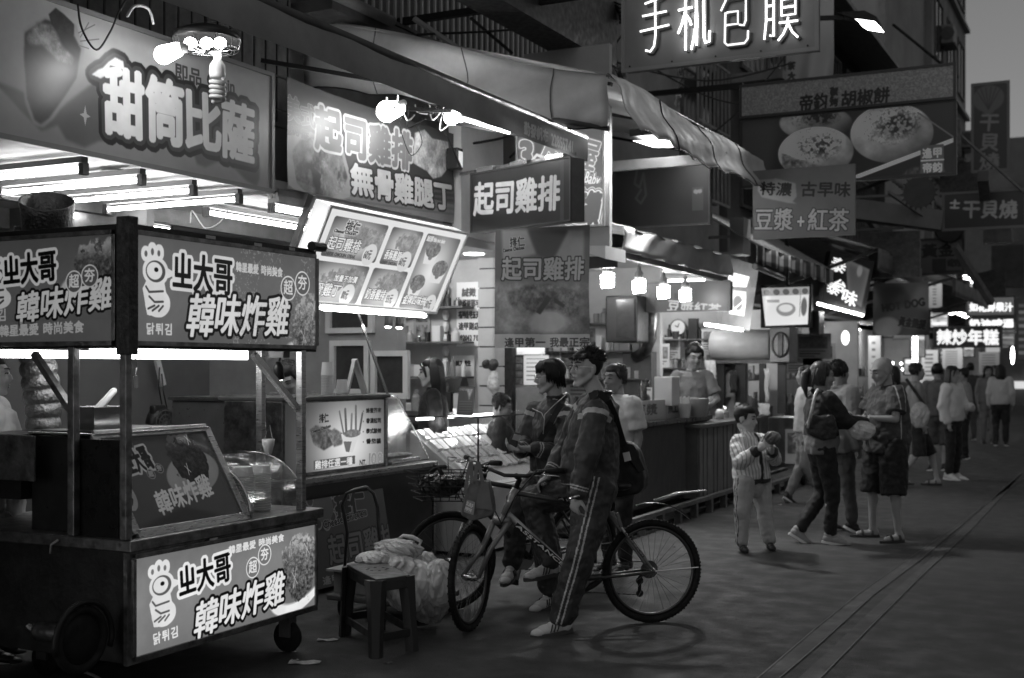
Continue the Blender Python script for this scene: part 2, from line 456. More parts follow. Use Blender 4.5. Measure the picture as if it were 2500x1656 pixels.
def thin_glass(name, refl=.10, v=1.0):
    m = bpy.data.materials.new(name); m.use_nodes = True; t = m.node_tree; t.nodes.remove(t.nodes['Principled BSDF']); tr = t.nodes.new('ShaderNodeBsdfTransparent'); gl = t.nodes.new('ShaderNodeBsdfGlossy'); mx = t.nodes.new('ShaderNodeMixShader'); lw = t.nodes.new('ShaderNodeLayerWeight'); mr = t.nodes.new('ShaderNodeMapRange')
    tr.inputs[0].default_value = (v, v, v, 1); gl.inputs['Roughness'].default_value = .16; lw.inputs[0].default_value = .35; mr.inputs[3].default_value = refl * .5; mr.inputs[4].default_value = refl * 6
    t.links.new(lw.outputs['Facing'], mr.inputs[0]); t.links.new(mr.outputs[0], mx.inputs[0]); t.links.new(tr.outputs[0], mx.inputs[1]); t.links.new(gl.outputs[0], mx.inputs[2]); t.links.new(mx.outputs[0], t.nodes['Material Output'].inputs[0]); return m
# ---------------------------------------------------------------- shared materials
steel = mat('brushed_steel', .42, .32, 1.0, noise=.25, nscale=6, aniso_s=(1, 1, 12), bump=.06, bscale=30)
steel_d = mat('stained_steel', .2, .40, .9, noise=.65, nscale=11, bump=.2, bscale=25)
steel_b = mat('bright_steel', .6, .22, 1.0, noise=.15, nscale=5)
blk = mat('black_plastic', .015, .4, noise=.2)
blkm = mat('black_metal', .02, .45, .3, noise=.3, bump=.1)
dark = mat('dark_void', .012, .8, noise=.4)
grey = mat('grey_paint', .22, .55, noise=.25, nscale=5, bump=.08)
greyd = mat('dark_grey_paint', .09, .55, noise=.3, nscale=5, bump=.08)
white = mat('white_paint', .62, .5, noise=.12, nscale=4, bump=.05)
whitep = mat('white_plastic', .7, .35, noise=.05)
ceilm = mat('ceiling_white', .42, .5, noise=.1, nscale=2)
wallm = mat('plaster_wall', .3, .8, noise=.16, nscale=3, bump=.15, bscale=18)
wallp = mat('pale_plaster', .5, .8, noise=.14, nscale=3, bump=.12, bscale=18)
walld = mat('weathered_wall', .11, .85, noise=.45, nscale=2.2, bump=.3, bscale=12)
wood_d = mat('dark_wood', .07, .5, noise=.4, nscale=6, aniso_s=(6, 6, .6), bump=.2)
glass = thin_glass('clear_glass', .045)
lit = mat('lit_tube', .9, .3, emit=17)
lit_s = mat('lit_bulb', .9, .3, emit=30)
lit_m = mat('lit_diffuser', .9, .3, emit=9)
lit_l = mat('lit_soft', .9, .3, emit=3.0)
rubber = mat('rubber', .007, .85, noise=.3, bump=.2)
cableM = mat('cable_black', .012, .5)
cablew = mat('cable_pale', .35, .5)
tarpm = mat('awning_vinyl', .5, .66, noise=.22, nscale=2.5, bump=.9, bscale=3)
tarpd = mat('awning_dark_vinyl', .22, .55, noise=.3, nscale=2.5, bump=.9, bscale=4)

# ---------------------------------------------------------------- the ground
asph = mat('asphalt', .057, .82, noise=.07, nscale=2.2, bump=.35, bscale=140, spec=.3)
def specks(m, dens=.66, scale=38, k=.45):
    t = m.node_tree; b = t.nodes['Principled BSDF']; src = b.inputs['Base Color'].links[0].from_socket; tc = t.nodes.new('ShaderNodeTexCoord'); n = t.nodes.new('ShaderNodeTexNoise'); n.inputs['Scale'].default_value = scale; n.inputs['Detail'].default_value = 3; t.links.new(tc.outputs['Object'], n.inputs['Vector'])
    n2 = t.nodes.new('ShaderNodeTexNoise'); n2.inputs['Scale'].default_value = .35; n2.inputs['Detail'].default_value = 6; t.links.new(tc.outputs['Object'], n2.inputs['Vector'])
    r = t.nodes.new('ShaderNodeMapRange'); r.inputs[1].default_value = dens; r.inputs[2].default_value = dens + .03; r.inputs[3].default_value = 1; r.inputs[4].default_value = k; t.links.new(n.outputs[0], r.inputs[0])
    r2 = t.nodes.new('ShaderNodeMapRange'); r2.inputs[1].default_value = .42; r2.inputs[2].default_value = .58; r2.inputs[3].default_value = .92; r2.inputs[4].default_value = 1.05; t.links.new(n2.outputs[0], r2.inputs[0])
    mu = t.nodes.new('ShaderNodeMath'); mu.operation = 'MULTIPLY'; t.links.new(r.outputs[0], mu.inputs[0]); t.links.new(r2.outputs[0], mu.inputs[1]); mx = t.nodes.new('ShaderNodeMath'); mx.operation = 'MULTIPLY'; t.links.new(src, mx.inputs[0]); t.links.new(mu.outputs[0], mx.inputs[1]); t.links.new(mx.outputs[0], b.inputs['Base Color'])
specks(asph)
asph2 = mat('asphalt_patch', .062, .8, noise=.07, nscale=2.0, bump=.2, bscale=150, spec=.45)
seam = mat('patch_seam', .085, .6, noise=.4, nscale=14)
m = MB(); m.sheet([[(x, y, 0) for x in (-60, -8, -4, 0, 3, 60)] for y in (-12, 0, 6, 12, 24, 60, 150)], uv=False); struct(m, 'road', asph)
def ribbon(a, b, z, name, ma, n=40, k=.4):
    m = MB(); m.sheet([[V((p.x, p.y, z)) for p in (a[i] * (1 - t) + b[i] * t for t in (0, 1))] for i in range(len(a))], uv=False)
    return struct(m, name, ma)
def gline(pts):  # photo pixels on the ground -> smooth run of points
    P = [onG(*q) for q in pts]; P.append(P[-1] + (P[-1] - P[-2]).normalized() * 12); out = []
    P.insert(0, P[0] - (P[1] - P[0]).normalized() * 3)
    for i in range(len(P) - 1):
        for j in range(6): out.append(P[i].lerp(P[i + 1], j / 6))
    return out
L1 = gline([(1851, 1656), (1988, 1538), (2094, 1452), (2208, 1372), (2311, 1300)])
L2 = gline([(1904, 1656), (2010, 1565), (2130, 1455), (2250, 1365), (2338, 1290)])
L3 = gline([(1951, 1656), (2035, 1580), (2150, 1470), (2262, 1375), (2350, 1290)])
L4 = gline([(2003, 1656), (2128, 1528), (2246, 1410), (2364, 1300), (2420, 1240)])
ribbon(L1, L2, .004, 'asphalt_patch', asph2); ribbon(L3, L4, .004, 'asphalt_patch', asph2)
for L in (L1, L2, L4):
    M2 = [V((p.x + .007, p.y, p.z)) for p in L]; ribbon(L, M2, .008, 'patch_seam', seam)

# ---------------------------------------------------------------- shop 1: ceiling, walls
XF = -5.5
def bx(a, b): m = MB(); m.box(a, b); return m
struct(bx((-8.2, 1.5, 2.88), (XF - .02, 9.6, 2.96)), 'shop_ceiling', ceilm)
shopwall = mat('shop_wall_grey', .13, .7, noise=.12, nscale=2)
struct(bx((-8.4, 1.5, 0), (-8.2, 9.6, 2.96)), 'shop_back_wall', shopwall)
struct(bx((-8.2, 1.3, 0), (XF, 1.5, 6)), 'shop_side_wall', wallm)
struct(bx((-8.2, 9.6, 0), (-6.0, 9.75, 3.6)), 'shop_side_wall', wallm)
bs = MB(); bs.box((-8.2, 1.5, 2.72), (-8.05, 9.6, 2.88)); bs.box((-7.0, 1.5, 2.76), (-6.92, 9.6, 2.88))
struct(bs, 'ceiling_beam', grey)
struct(bx((-8.2, 7.02, 2.6), (-6.6, 7.1, 2.88)), 'ceiling_beam', grey)
# building above the first shops
m = MB(); m.box((-9.5, -2, 2.97), (-6.35, 8.2, 9)); struct(m, 'building_wall', mat('wall_near_dark', .035, .8, noise=.35, nscale=3, bump=.2))
m = MB(); m.box((-9.5, 8.2, 2.97), (-6.8, 15.5, 11)); struct(m, 'building_wall', walld)
# dark security grille in front of the upper wall
g = thing('window_grille', 'dark square-mesh metal grille on the upper wall behind the left awning', 'grille', (-6.2, 6, 3.7))
for i in range(26):
    y = 4.6 + i * .145
    MB().bar((-6.2, y, 3.6), (-6.2, y, 6.0), .012).build('vertical_bar', blkm, g)
for i in range(9):
    z = 3.7 + i * .27
    MB().bar((-6.185, 4.5, z), (-6.185, 8.5, z), .012).build('horizontal_bar', blkm, g)
MB().box((-6.34, 4.5, 3.6), (-6.30, 8.4, 6.2)).build('backing_panel', mat('grille_back', .07, .6, noise=.3), g)

# tube lamps under the ceiling
def ceiling_tube(a, b, label, gr='fluorescent tubes on the shop ceiling', r=.017, on=True, drop=.055):
    a, b = V(a), V(b); t = thing('fluorescent_light', label, 'light', ((a + b) / 2), gr)
    d = (b - a).normalized()
    MB().bar(a - d * .02 + V((0, 0, drop)), b + d * .02 + V((0, 0, drop)), .05, .035).build('fixture_body', mat('fixture_grey', .25, .5), t)
    for e, s in ((a, -1), (b, 1)):
        MB().bar(e - d * s * .01, e + d * s * .03, .045, .07).build('end_cap', greyd, t)
    m = MB(); m.tube([a, b], r, 10); m.build('tube', lit if on else white, t, smooth=True)
zc = 2.78
lab = ['nearest shop-ceiling tube, cut by the left edge', 'second shop-ceiling tube counting away from the left edge', 'third shop-ceiling tube, both ends in view, behind the oval downlight', 'fourth shop-ceiling tube, above the parallel back tube']
for i, (y, x1) in enumerate(((5.38, -5.56), (5.86, -5.56), (6.36, -5.58), (6.83, -5.58))):
    ceiling_tube((x1 - 1.22, y, zc), (x1, y, zc), lab[i])
ceiling_tube((-7.32, 6.87, zc), (-7.36, 8.1, zc), 'slanting tube at the back of the shop ceiling above the chicken cart')
ceiling_tube((-6.26, 7.3, zc), (-6.25, 8.6, zc), 'slanting tube left of the lit menu board')
ceiling_tube((-5.76, 7.45, 2.8), (-5.76, 8.6, 2.8), 'short visible tube tucked against the lit menu board')
for i, (px, py, l) in enumerate(((285, 419, 'round downlight between the first two ceiling tubes'), (311, 457, 'round downlight beside the third ceiling tube'), (620, 476, 'round downlight near the end of the big cone sign'))):
    p = onD(px, py, (2.875 - EYE) * F_PX / (HY - py)); t = thing('downlight', l, 'light', p, 'round ceiling downlights')
    m = MB(); m.lathe(p, [(.085, 0), (.1, -.004), (.1, -.014), (.085, -.014)], 24); m.build('trim_ring', whitep, t, smooth=True)
    m = MB(); m.lathe(p, [(.082, -.001), (.082, -.012)], 24); m.build('lit_lens', lit_m, t)
# wires under the ceiling
def cable(pts, r=.005, m=None, label='', group=None, name='cable'):
    P = [V(p) for p in pts]; out = []
    for i in range(len(P) - 1):
        p0, p1, p2, p3 = P[max(i - 1, 0)], P[i], P[i + 1], P[min(i + 2, len(P) - 1)]
        for j in range(6):
            t = j / 6; out.append(.5 * ((2 * p1) + (p2 - p0) * t + (2 * p0 - 5 * p1 + 4 * p2 - p3) * t * t + (3 * p1 - p0 - 3 * p2 + p3) * t ** 3))
    out.append(P[-1]); mb = MB(); mb.tube(out, r, 6)
    return one(mb, name, m or cableM, label, 'cable', group, smooth=True)
cable([(-6.9, 5.2, 2.86), (-6.7, 5.9, 2.75), (-6.3, 6.6, 2.82), (-6.0, 7.2, 2.8)], .007, cablew, 'pale cable sagging below the shop ceiling tubes')
cable([onY(466, 545, 7.1), onY(470, 515, 7.1), onY(500, 556, 7.1), onY(535, 545, 7.1), onY(556, 515, 7.1)], .006, cablew, 'white looped wire hanging above the cart light box')

# ---------------------------------------------------------------- big cone sign
p = rectX(XF, 156, 0, 325 + 4, 666, ppm=330, bg=.72)
zt, zb = 3.70, 2.865
p = Panel((XF, 3.6, zt), (XF, 7.11, zt), (XF, 3.6, zb), ppm=330, bg=.62)
c = p.cv
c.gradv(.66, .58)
c.poly(p.P([(-60, 180), (0, 215), (50, 270), (100, 320), (140, 305), (160, 340), (205, 360), (238, 345), (300, 338), (420, 352), (470, 370), (480, 400), (500, 408), (530, 395), (570, 410), (600, 440), (625, 455), (632, 440), (640, 330), (560, 250), (420, 160), (250, 120), (230, 200), (150, 260)]), .36, .9, soft=3)
c.poly(p.P([(150, 30), (300, 90), (440, 130), (560, 165), (640, 200), (655, 190), (660, 330), (640, 420), (600, 300), (350, 180), (200, 130)]), .70, soft=6)
c.poly(p.P([(55, 70), (110, 40), (185, 60), (205, 120), (195, 190), (165, 240), (130, 290), (105, 312), (80, 305), (60, 250), (50, 150)]), .60, soft=2)
fm_ = c.pmask(p.P([(60, 80), (110, 48), (170, 70), (196, 120), (185, 190), (160, 230), (118, 288), (98, 302), (84, 292), (66, 240), (58, 140)]), 2); c.food(fm_, .11, .6, 30, 4)
fm_ = c.pmask(p.P([(62, 90), (90, 55), (130, 60), (150, 110), (180, 140), (175, 160), (140, 150), (100, 110), (70, 110)]), 3); c.food(fm_, .50, .75, 26, 5)
fm_ = c.pmask(p.P([(118, 35), (135, 20), (155, 35), (180, 60), (180, 85), (150, 90), (125, 60)]), 1); c.food(fm_, .13, .9, 9, 6)
for (x0, y0, x1, y1) in ((190, 80, 230, 60), (195, 100, 240, 95), (195, 90, 215, 55), (190, 110, 215, 118)): c.line(p.P([(x0, y0), (x1, y1)]), 2, .4)
x, y = p.c(207, 282); c.poly([(x, y - 20), (x + 4, y - 4), (x + 14, y), (x + 4, y + 4), (x, y + 20), (x - 4, y + 4), (x - 14, y), (x - 4, y - 4)], .75)
p.txt('即品', (424, 150), (492, 170), 44, .22, bold=3)
p.txt('Cuisin', (503, 172), (572, 192), 40, .2, bold=3)
# the big outlined name with its swash
msk = c.tmask('甜筒比薩', 0, 0, 10)
def big(ch, a, b, h, **k): return p.txt(ch, a, b, h, 0, al=0, bold=8, **k)
M_ = np.zeros_like(c.a)
for ch, a, b, h in (('甜', (250, 152), (350, 178), 178), ('筒', (353, 178), (450, 205), 168), ('比', (443, 212), (540, 236), 150), ('薩', (538, 236), (622, 262), 150)):
    M_ = np.maximum(M_, big(ch, a, b, h, shear=0.0))
M_ = np.maximum(M_, c.pmask(p.P([(222, 182), (245, 192), (262, 182), (268, 160), (290, 168), (303, 172), (300, 150), (280, 140), (262, 152), (250, 165), (238, 170)]), 1))
o1 = dilate(M_, 9); o2 = dilate(o1, 8); o2 = np.maximum(o2, np.roll(o1, (10, 3), (0, 1)))
c.put(c.blur(o2, 0), .05); c.put(o1, .27); c.put(M_, 1.0)
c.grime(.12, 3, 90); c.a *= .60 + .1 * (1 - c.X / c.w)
big_sign = sign('shop_sign', 'huge pale sign board with a cone picture and four outlined characters, top left', p, depth=.07, frame=.03, fm=mat('sign_edge', .14, .5), rough=.35)
m = MB(); m.box((XF - .62, 7.13, 2.86), (XF - .02, 7.17, 3.72)); m.build('return_panel', mat('sign_return', .1, .5, noise=.3), big_sign)

# ---------------------------------------------------------------- chicken cart
def cart_art(pn, kind):
    c = pn.cv; W, H = c.w, c.h
    def T(t, u0, v0, u1, v1, hh, v, **k):   # text between two panel points, hh = em height as share of H
        x0, y0, x1, y1 = u0 * W, v0 * H, u1 * W, v1 * H; n = len(t.replace(' ', '')) + .4 * t.count(' ')
        L = math.hypot(x1 - x0, y1 - y0); s_ = hh * H; kk = dict(k)
        if 'bold' in kk: kk['bold'] *= H / 300
        if 'out' in kk: kk['out'] = [(r * H / 300, q) for r, q in kk['out']]
        return c.text(t, x0, y0, s_, v, rot=math.atan2(y1 - y0, x1 - x0), sx=L / n / s_, **kk)
    base = {'front': .42, 'lower': .50, 'side': .40, 'glass': .20}[kind]
    c.a[:] = base
    g = 1 + .22 * np.exp(-(((c.Y / H - .5) / .55) ** 2)) - .16; c.a *= g
    c.rect(0, .33 * H, W, H, base * 1.05, .25)
    # fried chicken heap on a white plate
    cx, cy, rx, ry = {'front': (.955, .78, .105, .36), 'lower': (.905, .48, .125, .42), 'side': (.93, .27, .2, .25), 'glass': (.72, .3, .18, .3)}[kind]
    if kind != 'front':
        c.ell(cx * W - .02 * W, (cy + ry * .55) * H, rx * W * 1.45, ry * H * .72, min(.98, base * 2.05), soft=4, rot=-.25)
        if kind == 'lower': c.ell(cx * W + .01 * W, (cy + ry * .42) * H, rx * W * 1.25, ry * H * .5, .45, soft=8, rot=-.3)
    else: c.ell(cx * W, (cy + ry * .62) * H, rx * W * 1.25, ry * H * .2, .85, soft=4)
    n = vnoise(c.h, c.w, 26, 8, 3); th = np.arctan2(c.Y - cy * H, c.X - cx * W)
    d = np.sqrt(((c.X - cx * W) / (rx * W)) ** 2 + ((c.Y - cy * H) / (ry * H)) ** 2) + (n - .5) * .55
    fmk = np.clip((1 - d) * 14, 0, 1)
    sh = {'front': .42, 'lower': .36, 'side': .30, 'glass': .12}[kind]
    c.food(fmk, sh, 1.1, 9, 11, light=.35 * (-(c.Y / H - cy) / ry) + .12)
    top = fmk * np.clip(1 - np.abs((c.Y / H - (cy - ry * .8)) / .16), 0, 1) * (vnoise(c.h, c.w, 14, 5) > .42)
    c.put(top, .78 if kind != 'glass' else .35, .8)
    for sx_, sy_ in ((cx - rx * .3, cy + .12), (cx + rx * .35, cy - .2)):
        for a_ in (.5, 2.1):
            c.line([((sx_ - .02 * math.cos(a_)) * W, sy_ * H - .05 * math.sin(a_) * W), ((sx_ + .02 * math.cos(a_)) * W, sy_ * H + .05 * math.sin(a_) * W)], 1.6, .95, .8)
    # logo: bird head, outlined name
    k = W / H / 2.64 if kind != 'side' else .62
    def q(u, v): return (u * W, v * H)
    ox = {'front': 0, 'lower': .02, 'side': -.03, 'glass': -.05}[kind]; wl = {'side': 1.72}.get(kind, 1.0)
    lite = {'glass': .42}.get(kind, .93); mid = base * .93; oy = 0; sq = .62 if kind == 'side' else .84; q0_ = .10 if kind == 'side' else .0
    B = np.zeros_like(c.a)
    for (u, v, r1, r2) in ((.06, .2, .018, .075), (.09, .16, .018, .085), (.122, .17, .018, .08), (.105, .39, .056, .155), (.115, .75, .055, .15)):
        B = np.maximum(B, c.emask((ox + u * wl) * W, (v * sq + q0_) * H, r1 * wl * W, r2 * sq * H))
    B = np.maximum(B, c.pmask([((ox + u * wl) * W, (v * sq + q0_) * H) for u, v in ((.14, .33), (.195, .4), (.14, .47), (.15, .62), (.17, .75), (.13, .9), (.07, .88), (.05, .6), (.07, .5))], 0))
    B = dilate(B, H * .012); c.put(B, lite)
    for (u, v, r1, r2, vv) in ((.06, .2, .007, .035, mid), (.09, .17, .007, .04, mid), (.12, .18, .007, .035, mid), (.105, .39, .046, .125, mid * .8), (.100, .385, .036, .1, lite), (.108, .37, .010, .026, .03)):
        c.ell((ox + u * wl) * W, (v * sq + q0_) * H, r1 * wl * W, r2 * sq * H, vv)
    for uu in ([(.06, .57), (.075, .63), (.14, .61)], [(.075, .68), (.10, .74), (.14, .73)], [(.07, .82), (.1, .78)], [(.09, .84), (.12, .78)], [(.12, .84), (.14, .78)]):
        c.line([((ox + u * wl) * W, (v * sq + q0_) * H) for u, v in uu], H * .022, mid * .8)
    if kind == 'side':
        T('ㄓ大哥', .2, .14, .60, .10, .32, .04, bold=6, out=[(9, lite)])
        T('韓味炸雞', .30, .52, 1.0, .38, .32, .93, bold=5, out=[(7, .05)], shear=.2)
        T('닭튀김', .02, .68, .24, .66, .13, .8, bold=1)
        c.rect(0, .80 * H, W, H, base * 1.1, .5)
        T('韓星最愛 時尚美食', .18, .83, .80, .80, .12, .82, bold=2)
        ce = ((.73, .43), (.84, .38)); cr = .06
    elif kind == 'front':
        T('ㄓ大哥', .185, .10, .50, .12, .40, .04, bold=6, out=[(11, lite)])
        T('韓味炸雞', .255, .50, .83, .46, .46, .95, bold=6, out=[(9, .05)], shear=.22, jit=.02)
        T('韓星最愛 時尚美食', .515, .14, .79, .15, .11, .85, bold=2)
        T('닭튀김', .06, .82, .19, .82, .12, .85, bold=1); ce = ((.825, .37), (.915, .30)); cr = .048
    elif kind == 'lower':
        T('ㄓ大哥', .20, .17, .48, .10, .36, .03, bold=6, out=[(11, .96)])
        T('韓味炸雞', .28, .60, .80, .46, .42, .95, bold=6, out=[(9, .03)], shear=.22, jit=.02)
        T('韓星最愛 時尚美食', .47, .055, .80, .03, .10, .92, bold=2)
        T('닭튀김', .08, .81, .21, .79, .13, .95, bold=1); ce = ((.61, .36), (.68, .24)); cr = .04
    else:
        T('ㄓ大哥', .13, .18, .37, .12, .26, .10, bold=5, out=[(7, .5)])
        T('韓味炸雞', .25, .62, .80, .48, .25, .58, bold=3, shear=.25)
        c.poly([(0, .95 * H), (.5 * W, .8 * H), (.9 * W, H), (0, H)], .12, .7, soft=6)
        ce = ((.33, .43), (.42, .38)); cr = .035
    for (u, v), ch in zip(ce, '超夯'):
        ri = cr * W if kind != 'side' else cr * W
        c.ell(u * W, v * H, ri, ri, lite); c.ell(u * W, v * H, ri * .88, ri * .88, mid); s_ = ri * 1.25
        c.text(ch, u * W - s_ / 2, v * H - s_ * .55, s_, lite, bold=1.6 * H / 300)
    c.grime(.08, 9, 60)
    if kind in ('front',):
        n = vnoise(c.h, c.w, 5, 33, 3) ; mk = (n > .66) * (vnoise(c.h, c.w, 90, 12, 2) > .5) * (c.X > .5 * W); c.put(mk.astype(np.float32), .7, .5)
    return c
CX0, CY0, CY1 = -4.13, 4.27, 5.76
cart = thing('food_cart', 'steel fried-chicken food cart with lit picture panels above and below the counter', 'food cart', (-4.5, 5.0, 0))
cd = cart
fr = MB()
fr.box((CX0 - 1.35, CY0, .745), (CX0 + .02, CY1 + .03, .80)); fr.build('counter_top', steel_d, cd, bevel=.006)
MB().box((CX0 - 1.3, CY0 + .03, .22), (CX0 - .03, CY1 - .02, .744)).build('cabinet', mat('cabinet_dark_steel', .04, .5, .6, noise=.5, nscale=7, bump=.15), cd, bevel=.004)
MB().box((CX0 - .025, CY0 + .0, .22), (CX0 - .003, CY1, .744)).build('front_panel_back', steel_d, cd)
for (x, y) in ((CX0 - .03, CY0 + .02), (CX0 - .36, CY0 + .02), (CX0 - .03, CY1 - .12), (CX0 - .36, CY1 - .06)):
    MB().box((x - .021, y - .02, .801), (x + .021, y + .02, 1.70)).build('post', steel if y > 5 else steel_d, cd, bevel=.004)
MB().bar((CX0 - .62, CY0 + .02, 1.67), (CX0 - .38, CY0 + .02, 1.40), .035, .03).build('brace', steel_d, cd)
MB().bar((CX0 - .06, CY1 - .5, 1.67), (CX0 - .04, CY1 - .13, 1.36), .035, .03).build('brace', steel_b, cd)
# upper light box
zlo, zhi = 1.69, 2.27
MB().box((CX0 - 1.3, CY0 + .02, zhi - .03), (CX0 - .01, CY1 - .02, zhi)).build('roof', blkm, cd)
MB().box((CX0 - .075, CY0, zlo), (CX0 - .012, CY1, zhi)).build('front_light_box', blkm, cd, bevel=.003)
MB().box((CX0 - 1.3, CY0 + .012, zlo), (CX0 - .08, CY0 + .07, zhi)).build('side_light_box', blkm, cd, bevel=.003)
P1 = Panel((CX0, CY0 + .03, zhi - .05), (CX0, CY1 - .03, zhi - .05), (CX0, CY0 + .03, zlo + .035), ppm=520); cart_art(P1, 'front')
P2 = Panel((CX0 - 1.0, CY0, zhi - .05), (CX0 - .09, CY0, zhi - .05), (CX0 - 1.0, CY0, zlo + .035), ppm=520); cart_art(P2, 'side')
P3 = Panel((CX0 + .006, CY0 + .04, .712), (CX0 + .006, CY1 - .045, .712), (CX0 + .006, CY0 + .04, .258), ppm=560); cart_art(P3, 'lower')
for nm, pp, em, ko in (('upper_front_print', P1, .50, .3), ('upper_side_print', P2, .24, .3), ('lower_front_print', P3, .66, .25)):
    f = MB(); o = pp.n * .002; f.quad(pp.BL + o, pp.BR + o, pp.TR + o, pp.TL + o, uv=True); f.build(nm, pmat(nm, pp.cv, em, .3, ko), cd)
    u, d = pp.U.normalized(), pp.D.normalized(); h = .022
    for a, b, s_ in ((pp.TL - d * h / 2, pp.TR - d * h / 2, 1), (pp.BL + d * h / 2, pp.BR + d * h / 2, 1), (pp.TL - u * h / 2, pp.BL - u * h / 2, 0), (pp.TR + u * h / 2, pp.BR + u * h / 2, 0)):
        q = MB(); q.bar(a + pp.n * .006, b + pp.n * .006, h, .014, up=pp.n); q.build('trim_bar', steel_d, cd, bevel=.002)
MB().box((CX0 - .06, CY0 - .012, zlo - .03), (CX0 + .02, CY0 + .05, zhi + .03)).build('corner_post', mat('rusty_post', .05, .6, .4, noise=.7, nscale=25, bump=.4), cd, bevel=.004)
m = MB(); m.tube([(CX0 + .012, CY1 - .08, zhi + .015), (CX0 - .0, CY1 + .05, zhi + .02)], .028, 8); m.build('rolled_cover', blk, cd)
for i, (yy, zz, w_, v_) in enumerate(((CY0 + .52, zhi - .016, .07, .55), (CY0 + .9, zhi - .02, .06, .5), (CY0 + 1.2, zhi - .018, .05, .45), (CY0 + .55, .735, .06, .4), (CY0 + .62, .243, .06, .4), (CY0 + .22, 1.262, .04, .6), (CY0 + .72, 1.262, .035, .6))):
    xx = CX0 + .012 if zz < 1 else (CX0 + .0155 if zz > 2 else CX0 - .3)
    MB().box((xx, yy, zz - .008), (xx + .0025, yy + w_, zz + .008)).build('sticker', mat('sticker_%d' % (i % 3), v_, .5, noise=.3, nscale=40), cd)
# work lamp under the box
m = MB(); m.box((CX0 - .34, CY0 + .1, 1.645), (CX0 - .30, CY1 - .25, 1.70)); m.build('lamp_diffuser', lit_m, cd)
m = MB(); m.box((CX0 - .9, CY0 + .06, 1.65), (CX0 - .86, CY1 - .35, 1.69)); m.build('lamp_diffuser', lit_m, cd)
MB().box((CX0 - .345, CY0 + .09, 1.702), (CX0 - .085, CY1 - .2, 1.72)).build('lamp_reflector', white, cd)
m = MB(); m.tube([(CX0 - .2, CY0 + .25, 1.69), (CX0 - .2, CY0 + .27, 1.6), (CX0 - .2, CY0 + .26, 1.56)], .002, 5); m.box((CX0 - .206, CY0 + .25, 1.50), (CX0 - .196, CY0 + .275, 1.56)); m.build('bottle_opener', steel_b, cd)
sp = onY(682, 925, CY1 - .1)
m = MB(); m.lathe(sp, [(.012, .10), (.028, .07), (.03, .0), (.028, -.002)], 16, axis=(.1, -.25, 1)); m.build('spot_lamp', blk, cd, smooth=True)
m = MB(); m.ell(sp + V((0, -.004, -.0)), .026, .026, .012); m.build('spot_lens', lit_m, cd, smooth=True)
MB().box((sp.x - .05, sp.y - .03, sp.z + .12), (sp.x + .05, sp.y + .03, sp.z + .16)).build('lamp_transformer', grey, cd)
m = MB(); m.tube([sp + V((0, 0, .1)), sp + V((.01, 0, .14))], .006, 6); m.build('lamp_stem', blk, cd)
# sloped glass case
gx0, gx1, gy0, gy1, gz0, gz1 = CX0 - .05, CX0 - .325, CY0 + .10, CY0 + .90, .802, 1.272
m = MB(); m.prism([(gx0 - .03, gy0, gz0), (gx1, gy0, gz1 - .01), (gx1 - .4, gy0, gz1 - .01), (gx1 - .4, gy0, gz0)], (0, gy1 - gy0, 0)); m.build('warming_case', mat('case_dark', .03, .35, .3, noise=.3), cd)
e = .006
SL = [V((gx0 + e, gy0, gz0 + .01)), V((gx0 + e, gy1, gz0 + .01)), V((gx1 + .01, gy1, gz1)), V((gx1 + .01, gy0, gz1))]
PG = Panel(SL[3], SL[2], SL[0], ppm=600); cart_art(PG, 'glass')
f = MB(); f.quad(PG.BL, PG.BR, PG.TR, PG.TL, uv=True); f.build('sloped_glass_print', pmat('sloped_glass', PG.cv, .35, .12, .5), cd)
for a, b in ((0, 1), (1, 2), (2, 3), (3, 0)):
    MB().bar(SL[a] + PG.n * .006, SL[b] + PG.n * .006, .045, .02, up=PG.n).build('case_frame', steel, cd, bevel=.003)
MB().box((gx1 - .42, gy0 - .01, gz1 + .001), (gx1 + .03, gy1 + .01, gz1 + .012)).build('case_top', steel_b, cd, bevel=.003)
MB().box((gx1 - .36, gy0 + .02, gz1 + .013), (gx1 - .03, gy1 - .15, gz1 + .02)).build('top_tray', blk, cd)
MB().box((CX0 - 1.1, CY0 + .05, .95), (gx1 - .42, CY0 + .6, 1.27)).build('fryer_box', mat('fryer_dark', .022, .4, .3, noise=.3), cd)
MB().box((CX0 - .42, CY0 + .045, .801), (CX0 - .10, CY0 + .055, 1.26)).build('side_plate', mat('side_plate_dark', .02, .3, .5, noise=.3), cd)
# curved glass dome
dy0, dy1 = CY0 + .93, CY1 - .08
arc = [(CX0 - .03 - .36 * (1 - math.cos(t)), .802 + .31 * math.sin(t)) for t in [i * PI / 2 / 12 for i in range(13)]]
m = MB(); m.sheet([[(x, y, z) for y in (dy0, (dy0 + dy1) / 2, dy1)] for x, z in arc] + [[(arc[-1][0] - .12, y, arc[-1][1]) for y in (dy0, (dy0 + dy1) / 2, dy1)]], uv=False)
m.build('curved_glass', glass, cd, smooth=True, solid=.004)
m = MB(); m.tube([(x, dy1, z) for x, z in arc] + [(arc[-1][0] - .12, dy1, arc[-1][1])], .005, 6); m.build('glass_edge', steel_b, cd, smooth=True)
m = MB(); m.tube([(x, dy0, z) for x, z in arc], .007, 6); m.build('glass_edge', steel_b, cd, smooth=True)
